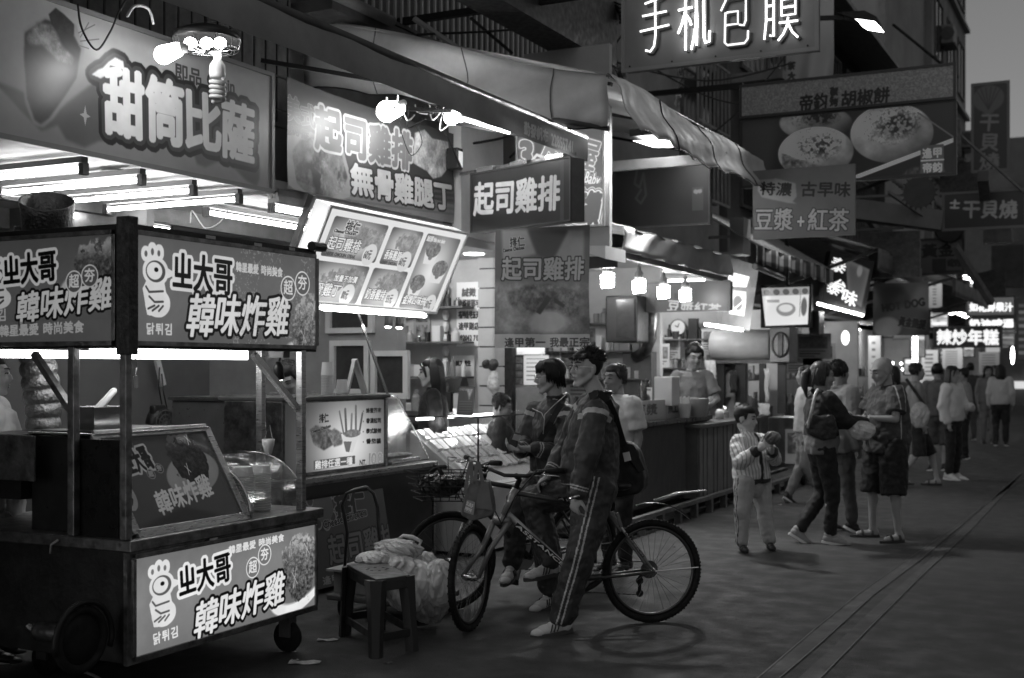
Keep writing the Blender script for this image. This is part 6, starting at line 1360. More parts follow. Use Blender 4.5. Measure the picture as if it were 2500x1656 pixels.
q = [[V((-3.75 - .9 * i / 4, 13.6 + j * .1, 2.98 + .55 * i / 4)) for j in range(40)] for i in range(5)]; MB().sheet(q, uv=False).build('roof_sheet', strm, t, smooth=True, solid=.004)
q = [[V((-3.75 + .02 * math.sin(j), 13.6 + j * .1, 2.78 + .20 * i / 3 + (.02 * math.sin(j * 1.5) if i == 0 else 0))) for j in range(40)] for i in range(4)]; MB().sheet(q, uv=False).build('valance', strm, t, smooth=True, solid=.004)
boxat('awning_motor', 'pale box at the near end of the striped awning', 1782, 532, 1815, 620, 13.8, .3, mat('box_grey', .3, .5)); MB()
m = MB(); m.tube([(-3.8, 13.7, 2.75), (-3.8, 15.0, 2.7)], .035, 8); one(m, 'awning_roller', grey, 'grey roller tube under the near end of the striped awning', 'roller')
# distant awnings and beams
for i, (x0, x1, y0, y1, z0, z1, v_, l) in enumerate(((-5, -3.2, 18, 22, 3.9, 3.3, .16, 'grey sheet awning under the big bun picture'), (-5, -2.8, 23, 29, 3.9, 3.2, .12, 'dark sheet awning above the dim hanging poster'), (-5, -2.9, 31, 38, 3.8, 3.2, .08, 'dark awning beyond the grey square sign'), (-5, -3.4, 39, 46, 3.9, 3.4, .1, 'farthest dark awning in the row'), (-5, -3.3, 19, 21, 5.2, 4.8, .25, 'pale tilted roof sheet behind the soybean board'))):
    t = thing('awning', l, 'awning', ((x0 + x1) / 2, (y0 + y1) / 2, z1)); mm = mat('sheet_%d' % i, v_, .6, noise=.3, nscale=1.5)
    MB().sheet([[V((x0 + (x1 - x0) * (1 - k_ / 4), y0 + (y1 - y0) * j / 10, z1 + (z0 - z1) * k_ / 4 + .02 * math.sin(j + k_))) for j in range(11)] for k_ in range(5)], uv=False).build('roof_sheet', mm, t, smooth=True, solid=.01)
    MB().sheet([[V((x1 + .02 * math.sin(j * 2), y0 + (y1 - y0) * j / 20, z1 - .3 + .3 * k_ / 3)) for j in range(21)] for k_ in range(4)], uv=False).build('valance', mm, t, smooth=True, solid=.01)
    for yy in (y0 + .1, y1 - .1): MB().bar((x0, yy, z1 - .6), (x1, yy, z1), .05).build('arm', greyd, t)
for i, (a, b, l) in enumerate((((2070, 480), (2140, 560), 'grey strut crossing left of the toothed disc'), ((2170, 470), (2280, 545), 'pale thin strut right of the toothed disc'), ((2330, 600), (2420, 740), 'bent branch-like pole right of the grey square sign'), ((1990, 500), (2290, 540), 'long horizontal beam under the bun picture'), ((2345, 330), (2500, 470), 'thin guy wire slanting across the top right'), ((2180, 60), (2340, 190), 'thin wires slanting from the roof edge'), ((2400, 430), (2405, 480), 'thick short post above the wide dark sign'))):
    A_, B_ = onY(a[0], a[1], 19), onY(b[0], b[1], 20); one(MB().bar(A_, B_, [.08, .05, .09, .3, .03, .03, .15][i]), 'strut', [grey, grey, greyd, bgrey, grey, blkm, greyd][i], l, 'strut')
rs = random.Random(42)
for i in range(16):
    px = 2110 + i * 24 + rs.uniform(-10, 10); py = rs.uniform(680, 880); Y = 27 + i * 1.1; w_ = rs.uniform(16, 44); h_ = rs.uniform(18, 60); e = rs.choice((.12, .25, .5, .9, 1.4)); p = rectY(Y, px, py, py + h_, px + w_, ppm=50, bg=.6); c = p.cv; c.food(1, .55, .6, 6, 300 + i)
    for k_ in range(3): c.rect(c.w * .1, c.h * (.15 + .27 * k_), c.w * .9, c.h * (.27 + .27 * k_), rs.uniform(.2, 1))
    sign('lit_board', 'blurred lit board in the far sign clutter, ' + ['first', 'second', 'third', 'fourth', 'fifth', 'sixth', 'seventh', 'eighth', 'ninth', 'tenth', 'eleventh', 'twelfth', 'thirteenth', 'fourteenth', 'fifteenth', 'last'][i] + ' counting away from the tilted picture sign', p, depth=.12, frame=.03, emit=e, cat='lit board')
# dots of light
for i, (px, py) in enumerate(((2167, 887), (2179, 887), (2167, 899), (2181, 901), (2200, 888), (2204, 902), (2262, 916), (2255, 905), (2248, 925), (2255, 930), (2472, 868))):
    q = onY(px, py, 34 + .2 * i); m = MB(); m.ell(q, .035 if i < 10 else .05, .035, .035 if i < 10 else .25, n=8, m=6); one(m, 'small_lamp', lit_m, 'small far point of light between the bald man and the crowd' if i < 10 else 'slender far lamp at the right end of the crowd', 'lamp', 'far points of light' if i < 10 else None, smooth=True)
for i, (a, b) in enumerate((((2355, 677), (2390, 682)), ((2375, 688), (2405, 693)), ((2400, 706), (2422, 716)), ((2313, 762), (2325, 764)), ((2330, 760), (2362, 774)))):
    A_, B_ = onY(a[0], a[1], 32), onY(b[0], b[1], 33); t = thing('fluorescent_light', 'short bright far tube, ' + ['topmost', 'second from the top', 'middle', 'left of the lower pair', 'beside the juice sign'][i], 'light', A_, 'far tube lamps near the juice sign'); m = MB(); m.tube([A_, B_], .05, 8); m.build('tube', lit_m, t); m = MB(); m.bar(A_ + V((0, 0, .07)), B_ + V((0, 0, .07)), .12, .05); m.build('fixture_body', grey, t)
# street lamp top right
t = thing('street_lamp', 'black floodlight on a wall arm at the top right', 'street lamp', onY(2100, 60, 15)); q = onY(2110, 50, 15)
Z2 = [onY(x, y, 15) for x, y in ((2040, 30), (2110, 25), (2140, 40), (2152, 66), (2085, 48))]
m = MB(); m.prism(Z2, (0, .3, 0)); m.build('hood', blkm, t, bevel=.01); m = MB(); g_ = [onY(x, y, 15) for x, y in ((2088, 44), (2135, 50), (2148, 63), (2108, 57))]; m.prism([v - V((0, 0, .012)) for v in g_], (0, .28, 0)); m.build('lens', lit_m, t); lamp(t, onY(2118, 66, 15.1), 300, .15, aim=(-2.0, 11.5, 0), spot=110)
MB().bar(onY(1995, 45, 15.1), onY(2060, 43, 15.1), .05).build('arm', blkm, t)
# white cloth banner, tinsel, balcony, dark top board
p = rectY(17.5, 1918, -20, 205, 2034, ppm=100, bg=.6); c = p.cv; c.gradv(.62, .5); p.txt('茶', (1922, 150), (1942, 150), 20, .2, bold=1.5); p.txt('大', (1922, 175), (1942, 175), 20, .2, bold=1.5); hanging('cloth_banner', 'long pale cloth banner hanging right of the neon board', p, amp=.05, nx=30, seed=9)
m = MB(); rs = random.Random(5)
for (x0, y0, x1, y1) in ((1660, 165, 1650, 265), (1500, 150, 1525, 200)):
    a, b = onX(x0, y0, -5.5), onX(x1, y1, -5.5)
    for i in range(60):
        q = a.lerp(b, i / 60) + V((0, rs.uniform(-.1, .1), rs.uniform(-.05, .05))); m.add([q, q + V((.02, rs.uniform(-.06, .06), rs.uniform(-.1, .1))), q + V((.03, rs.uniform(-.05, .05), rs.uniform(-.05, .05)))], [(0, 1, 2)])
one(m, 'tinsel', mat('tinsel_foil', .4, .3, .6), 'strands of pale tinsel on the grey wall under the neon board', 'tinsel', kind='stuff')
t = thing('balcony_railing', 'row of pale vertical bars above the large scalloped awning', 'railing', (-6.0, 11, 4.9)); lightbar = mat('bar_pale', .5, .4, .3)
for i in range(64):
    y = 8.6 + i * .12; MB().bar((-6.0, y, 4.75), (-6.0, y, 5.95), .022).build('vertical_bar', lightbar, t)
for z in (4.75, 5.4, 5.95): MB().bar((-6.0, 8.5, z), (-6.0, 16.3, z), .035).build('rail', greyd, t)
MB().box((-6.7, 8.5, 4.6), (-5.95, 16.3, 4.7)).build('balcony_slab', greyd, t)
for (a, b, l) in (((1010, 45), (1180, 160), 'slanting pale strut before the balcony bars'), ((1150, 45), (1250, 130), 'dark slanting strut beside the awning peak'), ((1500, 150), (1540, 250), 'dark strut at the awning corner under the neon board')):
    A_, B_ = onX(a[0], a[1], -5.6), onX(b[0], b[1], -5.2); one(MB().bar(A_, B_, .05, .03), 'strut', lightbar if 'pale' in l else blkm, l, 'strut')
A_, B_ = onX(1005, -10, -4.9), onX(1400, 35, -4.9); m = MB(); m.box((-4.95, A_.y, 4.62), (-4.6, B_.y + .4, 5.3)); one(m, 'overhead_sign_box', mat('over_dark', .05, .5, noise=.3), 'dark sign box cut by the top edge above the awning', 'sign')
for (px, py, r_) in ((1420, 8, .12), (1455, 40, .10)):
    q = onY(px, py, 11.6); m = MB(); m.tube([q, q + V((.28, -.05, -.03))], r_, 18); m.tube([q + V((.28, -.05, -.03)), q + V((.36, -.06, -.04))], r_ * .6, 12); one(m, 'flood_lamp_drum', grey, 'pale cylindrical lamp left of the neon board, ' + ('upper' if r_ > .11 else 'lower') + ' of two', 'lamp', smooth=False)
for i in range(6):
    a, b = onY(1490 + i * 6, 0 + i * 8, 11.5), onY(1515, 12 + i * 9, 11.4); one(MB().bar(a, b, .03, .015), 'vane', blkm, 'dark vane of the bracket left of the neon board', 'bracket', 'dark vanes left of the neon board')
rs = random.Random(11)
for i in range(8):
    y = rs.uniform(8, 20); a = V((-5.5, y, rs.uniform(3.6, 6.5))); b = V((rs.uniform(-5.2, -4.0), y + rs.uniform(1, 6), rs.uniform(4.0, 7.5))); mid_ = (a + b) / 2 - V((0, 0, .25))
    cable([a, mid_, b], .012, cableM, 'black overhead wire strung along the upper walls', 'black overhead wires')
# ---------------------------------------------------------------- goods inside the stalls
def shelf_goods(label, x0, x1, y, z, n, seed, rows=1, gap=.32, along='x', cat='shelf', board=True):
    """a shelf of bottles, cartons and jars"""
    rs = random.Random(seed); t = thing('goods_shelf', label, cat, ((x0 + x1) / 2, y, z)) if along == 'x' else thing('goods_shelf', label, cat, (y, (x0 + x1) / 2, z))
    ms = [whitep, steel_b, mat('jar_dark', .04, .25), mat('carton_mid', .3, .6), mat('carton_light', .6, .55), grey]
    for r in range(rows):
        zz = z + r * gap
        if board:
            b = MB(); (b.box((x0, y - .12, zz - .02), (x1, y + .12, zz)) if along == 'x' else b.box((y - .12, x0, zz - .02), (y + .12, x1, zz))); b.build('board', greyd, t)
        u = x0 + .05
        while u < x1 - .08:
            w_ = rs.uniform(.04, .11); h_ = rs.uniform(.08, .24); c = (u + w_ / 2, y + rs.uniform(-.05, .05)) if along == 'x' else (y + rs.uniform(-.05, .05), u + w_ / 2); k = rs.random(); m = MB()
            if k < .4: m.lathe((c[0], c[1], zz), [(w_ * .45, 0), (w_ * .47, h_ * .65), (w_ * .2, h_ * .8), (w_ * .2, h_)], 12); nm = 'bottle'
            elif k < .7: m.box((c[0] - w_ / 2, c[1] - w_ / 2, zz), (c[0] + w_ / 2, c[1] + w_ / 2, zz + h_)); nm = 'carton'
            else: m.lathe((c[0], c[1], zz), [(w_ * .5, 0), (w_ * .55, h_ * .5), (w_ * .5, h_ * .55)], 12); nm = 'jar'
            m.build(nm, rs.choice(ms), t); u += w_ + rs.uniform(.01, .06)
    return t
shelf_goods('shelves of bottles and cartons on the pale wall behind the boys', -7.6, -6.05, 11.05, 1.15, 9, 1, 4, .36)
shelf_goods('shelves of jars deep behind the hanging poster', -7.2, -5.5, 14.86, 1.1, 9, 2, 4, .36)
shelf_goods('row of bottles and cups on the counter behind the man in the white shirt', 11.0, 12.3, -4.75, 1.05, 9, 3, 1, along='y', board=False)
shelf_goods('row of jars behind the straw holder on the fluted counter', 12.6, 13.6, -4.85, 1.05, 9, 4, 1, along='y', board=False)
shelf_goods('shelves of goods on the soybean stall end wall', -6.2, -4.9, 16.38, 1.2, 9, 5, 3, .4)
shelf_goods('row of sauce bottles on the second stall counter behind the leaning glass', 7.1, 8.9, -5.9, .815, 9, 6, 1, along='y', board=False)
shelf_goods('shelf of cups and bottles below the windows behind the lit cabinet', -7.6, -6.1, 9.42, .95, 9, 7, 1)
for i, y0 in enumerate((17.0, 19.0, 21.5, 24.0, 28.0, 31.5)):
    shelf_goods('shop goods on the counter of the far row, ' + ['nearest the drum', 'second from the drum', 'third from the drum', 'fourth from the drum', 'fifth from the drum', 'farthest'][i], y0, y0 + 1.6, -5.6, .955, 9, 20 + i, 2, .45, along='y')
rs = random.Random(60)
for i, (px, py, Y, w_, h_, v_) in enumerate(((1345, 870, 14.9, .30, .42, .7), (1420, 850, 15.0, .5, .7, .55), (1418, 925, 14.9, .4, .5, .35), (1610, 870, 16.3, .3, .35, .6), (1640, 850, 16.35, .25, .3, .45), (1730, 830, 16.3, .2, .3, .5), (1985, 845, 17.4, .5, .35, .3), (1960, 880, 19, .6, .4, .3), (2000, 870, 19, .5, .4, .4), (1745, 900, 16.3, .3, .5, .4))):
    c0 = onY(px, py, Y); p = Panel(c0 + V((-w_ / 2, 0, h_ / 2)), c0 + V((w_ / 2, 0, h_ / 2)), c0 + V((-w_ / 2, 0, -h_ / 2)), ppm=160, bg=v_); c = p.cv
    c.food(c.rect(c.w * .1, c.h * .12, c.w * .9, c.h * .6, v_ * .5), v_ * .55, .8, 9, 200 + i)
    for k_ in range(3): c.rect(c.w * .12, c.h * (.68 + .1 * k_), c.w * (.85 - .15 * k_), c.h * (.72 + .1 * k_), v_ * .3)
    sign('small_poster', ['pale poster behind the spiky-haired boy', 'large pale notice left of the dark television', 'dim notice low under the dark television', 'small notice beside the vent pipe', 'small notice left of the wall clock', 'notice right of the door frame', 'dim picture right of the roasting drum', 'dim picture above the woman in black', 'second dim picture above the woman in black', 'notice hanging by the pale towel'][i], p, depth=.006, frame=0, cat='poster')
# corrugated and pipe clutter above the far awnings
for i, (px0, py0, px1, py1, Y, v_, l) in enumerate(((1995, 460, 2060, 500, 17, .3, 'pale sheet-metal box under the left end of the bun picture'), (2100, 555, 2180, 610, 21, .28, 'pale wall panel right of the soybean board'), (2400, 560, 2470, 590, 26, .12, 'grey ledge under the wide dark sign'), (2420, 600, 2500, 700, 36, .06, 'dark tall panel at the far right'), (2290, 610, 2330, 700, 33, .1, 'dim shop panel behind the square sign'), (2455, 590, 2500, 640, 40, .16, 'pale far box at the right edge'))):
    a, b = onY(px0, py0, Y), onY(px1, py1, Y); one(MB().box((a.x, Y, b.z), (b.x, Y + .4, a.z)), 'wall_box', mat('wall_box_%d' % i, v_, .6, noise=.4, nscale=3), l, 'box')
rs = random.Random(19)
for i in range(12):
    y = rs.uniform(14, 30); x = -5.4; a = V((x, y, rs.uniform(3.0, 6.5))); b = V((rs.uniform(-3.6, -2.5), y + rs.uniform(0, 4), a.z + rs.uniform(-.4, 1.0)))
    one(MB().bar(a, b, rs.choice((.03, .05, .08)), .04), 'strut', rs.choice((grey, greyd, blkm)), 'thin sign strut reaching out from the far walls', 'strut', 'sign struts on the far walls')
    if i % 2 == 0:
        q = b + V((0, 0, -.3)); mm = mat('small_sign_%d' % (i % 3), [.10, .2, .06][i % 3], .5, noise=.6, nscale=14); one(MB().box(q - V((.5, .03, .45)), q + V((.25, .03, .25))), 'small_sign', mm, 'dim small hanging sign in the clutter of the far street, ' + ['first', '', 'second', '', 'third', '', 'fourth', '', 'fifth', '', 'sixth'][i] + ' from the camera', 'sign')
# ---------------------------------------------------------------- people
skinm = mat('skin', .44, .5, noise=.06, nscale=6, spec=.4)
skind = mat('skin_dim', .32, .5, noise=.08, nscale=6, spec=.4)
hairm = mat('hair_black', .010, .52, noise=.3, nscale=30)
hairg = mat('hair_grey', .27, .6, noise=.3, nscale=60)
eyew = mat('eye_white', .5, .3); eyed = mat('eye_dark', .01, .2); lipm = mat('lips', .27, .5)
clouds = {}
def flesh(name, mb, mats, parent, voxel=.008, sm=3, classify=None, fold=0, fscale=.09, label=None):
    off = parent.location
    me = bpy.data.meshes.new('tmp'); me.from_pydata([(x - off.x, y - off.y, z - off.z) for x, y, z in mb.v], [], mb.f)
    b = bmesh.new(); b.from_mesh(me); bmesh.ops.recalc_face_normals(b, faces=b.faces); b.to_mesh(me); b.free()
    o = bpy.data.objects.new(name, me); COL.objects.link(o)
    r = o.modifiers.new('r', 'REMESH'); r.mode = 'VOXEL'; r.voxel_size = voxel; r.use_smooth_shade = True
    s = o.modifiers.new('s', 'SMOOTH'); s.iterations = sm; s.factor = .5
    if fold:
        if fscale not in clouds: tx_ = bpy.data.textures.new('folds', 'CLOUDS'); tx_.noise_scale = fscale; tx_.noise_depth = 2; clouds[fscale] = tx_
        d = o.modifiers.new('d', 'DISPLACE'); d.texture = clouds[fscale]; d.strength = fold; d.mid_level = .5; d.texture_coords = 'LOCAL'
    dg = bpy.context.evaluated_depsgraph_get(); ev = o.evaluated_get(dg); m2 = bpy.data.meshes.new_from_object(ev)
    o.modifiers.clear(); o.data = m2; bpy.data.meshes.remove(me); m2.name = name
    m2.polygons.foreach_set('use_smooth', [True] * len(m2.polygons)); m2.materials.clear()
    ms = mats if isinstance(mats, (list, tuple)) else [mats]
    for q in ms: m2.materials.append(q)
    if classify:
        n = len(m2.polygons); c = np.empty(n * 3); m2.polygons.foreach_get('center', c); c = c.reshape(n, 3) + np.array(off)
        m2.polygons.foreach_set('material_index', classify(c).astype(np.int32))
    o.parent = parent
    if label: o['label'] = label
    return o
def A_(p): return np.array(p)
def segt(c, p, q):
    p, q = A_(p), A_(q); d = q - p; L = (d * d).sum(); t = ((c - p) @ d) / L; return t, np.linalg.norm(c - p - t[:, None] * d, axis=1)
def frame3(fwd, up=(0, 0, 1)):
    f = V(fwd).normalized(); r = f.cross(V(up)).normalized(); u = r.cross(f); return Matrix((r, f, u)).transposed()
def head(mb, c, M, s=1.0, fat=1.0):
    P = lambda x, y, z: V(c) + M @ V((x * s, y * s, z * s))
    E = lambda x, y, z, a, b, d: mb.ell(P(x, y, z), a * s, b * s, d * s, M, 18, 13)
    E(0, -.018, .032, .074 * fat, .092, .086); E(0, .022, -.015, .061 * fat, .062, .080); E(0, .03, -.07, .043 * fat, .045, .035)
    for k in (-1, 1):
        mb.caps(P(k * .05 * fat, 0, -.045), P(k * .018, .058, -.098), .022 * s, .018 * s); E(k * .036 * fat, .055, -.022, .024 * fat, .024, .028)
        E(k * .076 * fat, -.012, -.004, .009, .018, .031); mb.caps(P(k * .012, .078, .034), P(k * .045, .062, .034), .0105 * s, .010 * s); E(k * .011, .093, -.027, .007, .008, .006)
    mb.caps(P(0, .080, .022), P(0, .101, -.022), .0075 * s, .0115 * s); E(0, .078, -.052, .022, .011, .0065); E(0, .076, -.064, .019, .011, .0075); E(0, .066, -.096, .018, .016, .014)
    return P
def face(t, c, M, s=1.0, squint=1.0, glasses=False, lips=True, brow=1.0):
    P = lambda x, y, z: V(c) + M @ V((x * s, y * s, z * s))
    for k in (-1, 1):
        m = MB(); m.ell(P(k * .030, .0715, .010), .0155 * s, .0085 * s, .0068 * s * squint, M, 12, 8); m.build('eye', eyew, t, smooth=True)
        m = MB(); m.ell(P(k * .029, .0765, .010), .0078 * s, .0056 * s, .0070 * s * squint, M, 10, 8); m.build('iris', eyed, t, smooth=True)
        m = MB(); m.tube([P(k * .014, .081, .0155 * squint), P(k * .030, .0825, .018 * squint), P(k * .047, .071, .0145 * squint)], .0030 * s, 6); m.build('eyelid', hairm, t, smooth=True)
        m = MB(); m.tube([P(k * .012, .088, .033), P(k * .032, .083, .040), P(k * .052, .066, .036)], [.0034 * s * brow, .0048 * s * brow, .002 * s], 6); m.build('eyebrow', hairm, t, smooth=True)
    if lips:
        m = MB(); m.ell(P(0, .0865, -.0525), .020 * s, .0045 * s, .0045 * s, M); m.ell(P(0, .0845, -.0635), .017 * s, .0045 * s, .0055 * s, M); m.build('lips', lipm, t, smooth=True)
    if glasses:
        for k in (-1, 1):
            m = MB(); m.tube([P(k * (.031 + .023 * math.cos(a)), .094 - .004 * abs(math.cos(a)), .006 + .0155 * math.sin(a)) for a in [i * PI / 8 for i in range(16)]], .0016 * s, 5, closed=True); m.build('lens_rim', mat('frame_metal', .5, .25, 1), t)
            m = MB(); m.tube([P(k * .054, .090, .010), P(k * .072, .05, .012), P(k * .080, -.01, .010)], .0022 * s, 6); m.build('temple', mat('temple_white', .8, .3), t)
        m = MB(); m.tube([P(-.008, .1, .010), P(.008, .1, .010)], .0016 * s, 5); m.build('bridge', mat('frame_metal'), t)
def hair(t, c, M, s=1.0, style='short', hm=None, seed=1, fat=1.0):
    hm = hm or hairm; rs = random.Random(seed); P = lambda x, y, z: V(c) + M @ V((x * s, y * s, z * s)); m = MB()
    m.ell(P(0, -.034, .047), .0815 * s * fat, .086 * s, .086 * s, M, 20, 13); m.ell(P(0, -.006, .075), .070 * s * fat, .078 * s, .052 * s, M, 18, 10)
    m.ell(P(0, -.048, .008), .071 * s * fat, .052 * s, .056 * s, M, 18, 10)
    if style == 'spiky':
        for i in range(330):
            a = rs.uniform(0, 2 * PI); e = rs.uniform(.05, 1.35); d = V((math.cos(a) * math.cos(e), math.sin(a) * math.cos(e) - .12, math.sin(e)))
            if d.y > .55 and e < .7: continue
            b = P(d.x * .070, -.025 + d.y * .078, .045 + d.z * .070); L = rs.uniform(.028, .052) * s; w_ = (M @ V((d.x * .8 + rs.uniform(-.2, .2), d.y - rs.uniform(.1, .6), d.z * .8 + rs.uniform(-.1, .2)))).normalized()
            m.tube([b, b + w_ * L * .55, b + w_ * L + V((0, 0, -.006))], [.0075 * s, .0045 * s, .0004], 5)
        for i in range(26): x = -.062 + i * .005; b = P(x, .052 - abs(x) * .25, .092); m.tube([b, P(x * 1.05 + rs.uniform(-.006, .006), .082 - abs(x) * .45, .070), P(x * 1.1 + rs.uniform(-.01, .012), .088 - abs(x) * .6, .050 + rs.uniform(-.008, .008))], [.009 * s, .007 * s, .001], 5)
    if style in ('bowl',):
        for i in range(120):
            a = rs.uniform(-.25, PI + .25) if i < 70 else rs.uniform(PI, 2 * PI); fx, fy = math.cos(a), math.sin(a); b = P(fx * .05, .0 + fy * .05, .11); low = .038 if fy > .45 else (-.035 if fy > -.2 else -.07)
            m.tube([b, P(fx * .082, -.005 + fy * .088, .075), P(fx * .088 * (1.0 if fy < .4 else .9), -.010 + fy * .099, low + rs.uniform(-.012, .012))], [.012 * s, .013 * s, .002], 5)
        for k in (-1, 1): m.ell(P(k * .075, -.02, .02), .017 * s, .04 * s, .05 * s, M)
    if style == 'long' or style == 'ponytail':
        for i in range(70):
            a = rs.uniform(-PI * .98, -.02) if i > 14 else rs.choice([rs.uniform(-.15, .2), rs.uniform(PI - .2, PI + .15)]); fx, fy = math.cos(a), math.sin(a); ln = -.30 if style == 'long' else -.05
            m.tube([P(fx * .05, fy * .05 - .02, .11), P(fx * .085, fy * .085 - .02, .04), P(fx * .09, fy * .09 - .025, -.08), P(fx * .10, fy * .085 - .035, ln + rs.uniform(-.05, .05))], [.012 * s, .015 * s, .014 * s, .003], 5)
        if style == 'ponytail': m.tube([P(0, -.12, .04), P(0, -.16, .0), P(0, -.15, -.1), P(0, -.12, -.2)], [.03 * s, .035 * s, .03 * s, .006], 8)
        if style == 'long':
            for k in (-1, 1): m.tube([P(k * .03, .075, .08), P(k * .07, .055, .04), P(k * .075, .04, -.03)], [.012 * s, .013 * s, .006], 6)
    if style in ('short', 'ponytail'):
        for i in range(90):
            x = rs.uniform(-.07, .07); z0 = .105 - x * x * 6; b = P(x, .040 - abs(x) * .35, z0); m.tube([b, P(x * 1.08, .066 - abs(x) * .62, z0 - .022 - abs(x) * .1), P(x * 1.1, .068 - abs(x) * .68, z0 - .036 - abs(x) * .45 + rs.uniform(-.008, .008))], [.009 * s, .007 * s, .001], 5)
        for i in range(50):
            k = rs.choice((-1, 1)); y = rs.uniform(-.06, .03); b = P(k * .068, y, .06); m.tube([b, P(k * .079, y, .03), P(k * .079, y, -.012 + (.02 if y > 0 else -.03) + rs.uniform(-.01, .01))], [.01 * s, .008 * s, .001], 5)
    if style == 'short':
        for i in range(110):
            a = rs.uniform(0, 2 * PI); e = rs.uniform(.3, 1.4); d = V((math.cos(a) * math.cos(e), math.sin(a) * math.cos(e) - .1, math.sin(e)))
            b = P(d.x * .072, -.028 + d.y * .078, .048 + d.z * .074); w_ = (M @ d).normalized(); m.tube([b, b + w_ * .018 * s], [.01 * s, .002], 4)
    return m.build('hair', hm, t, smooth=True)
def hand(mb, w_, d, n, s=1.0, curl=.35, side=1, spread=.12):
    """w_: wrist, d: direction of the fingers, n: palm normal, side: +1 thumb towards d x n"""
    d = V(d).normalized(); n = (V(n) - d * V(n).dot(d)).normalized(); x = d.cross(n) * side; w_ = V(w_)
    pal = w_ + d * .045 * s; mb.ell(pal, .040 * s, .052 * s, .016 * s, Matrix((x, d, n)).transposed(), 14, 9); mb.caps(w_ - d * .02 * s, w_ + d * .02 * s, .024 * s, .026 * s)
    for i, (o, L) in enumerate(((.030, .072), (.010, .080), (-.011, .074), (-.030, .058))):
        p = w_ + d * .085 * s + x * o * s; a = curl; dd = (d + x * spread * (o / .03)).normalized(); r = .0092 * s
        for k in range(3):
            dd = (dd * math.cos(a) + n * math.sin(a)).normalized(); q = p + dd * L * s * (.45, .31, .24)[k]; mb.caps(p, q, r, r * .9, 8); p = q; r *= .9
            a = curl * 1.3
    p = w_ + x * .028 * s + d * .025 * s; dd = (x * .8 + d * .7 + n * .35).normalized(); q = p + dd * .042 * s; mb.caps(p, q, .013 * s, .011 * s, 8); dd = (dd * .6 + d * .6 + n * .3 * (1 + curl)).normalized(); mb.caps(q, q + dd * .032 * s, .011 * s, .009 * s, 8)
def loft(mb, secs, right):
    rs_ = []
    for i, (c, rx, ry) in enumerate(secs):
        a = V(secs[max(i - 1, 0)][0]); b = V(secs[min(i + 1, len(secs) - 1)][0]); d = (b - a).normalized(); r = (V(right) - d * V(right).dot(d)).normalized(); f = d.cross(r); c = V(c)
        rs_.append([c + r * rx * math.copysign(abs(math.cos(t)) ** .8, math.cos(t)) + f * ry * math.copysign(abs(math.sin(t)) ** .9, math.sin(t)) for t in [2 * PI * j / 22 for j in range(22)]])
    mb.rings(rs_)
def shoe(t, an, toe, ms, sole, s=1.0, stripes=None, side=None, name='shoe'):
    an, toe = V(an), V(toe); d = V((toe.x - an.x, toe.y - an.y, toe.z - an.z)); d = d.normalized() if d.length > 0 else V((0, 1, 0)); up = V((0, 0, 1)); up = (up - d * up.dot(d)).normalized(); r = d.cross(up); M = Matrix((r, d, up)).transposed()
    L = .28 * s; h = an - up * .085 * s - d * .065 * s; P = lambda x, y, z: h + M @ V((x * s, y * s, z * s)); m = MB()
    for (y, z, a, b, c_) in ((.05, .05, .037, .05, .045), (.11, .045, .040, .07, .042), (.17, .038, .044, .065, .034), (.22, .030, .041, .05, .026), (.045, .085, .036, .042, .035), (.09, .075, .033, .05, .03)): m.ell(P(0, y, z), a * s, b * s, c_ * s, M, 14, 9)
    root = m.build(name, ms, t, smooth=True)
    pl = []
    for k in range(28):
        a = 2 * PI * k / 28; y = .135 + .142 * math.cos(a); x = math.sin(a) * (.040 + .007 * math.cos(a * 1 - .3) + (.003 if y > .15 else 0)); pl.append(P(x, y, .0))
    q = MB(); q.prism(pl, up * .024 * s); q.build('sole', sole, root)
    if stripes:
        for k in range(3):
            for sd in (-1, 1): q = MB(); q.tube([P(sd * .040, .115 + k * .022, .028), P(sd * .0405, .105 + k * .022, .05), P(sd * .033, .095 + k * .022, .072)], .0042 * s, 5); q.build('stripe', stripes, root)
        for k in range(5): q = MB(); q.tube([P(-.02, .105 + k * .018, .084 - k * .009), P(.02, .11 + k * .018, .084 - k * .009)], .004 * s, 5); q.build('lace', whitep, root)
    return root
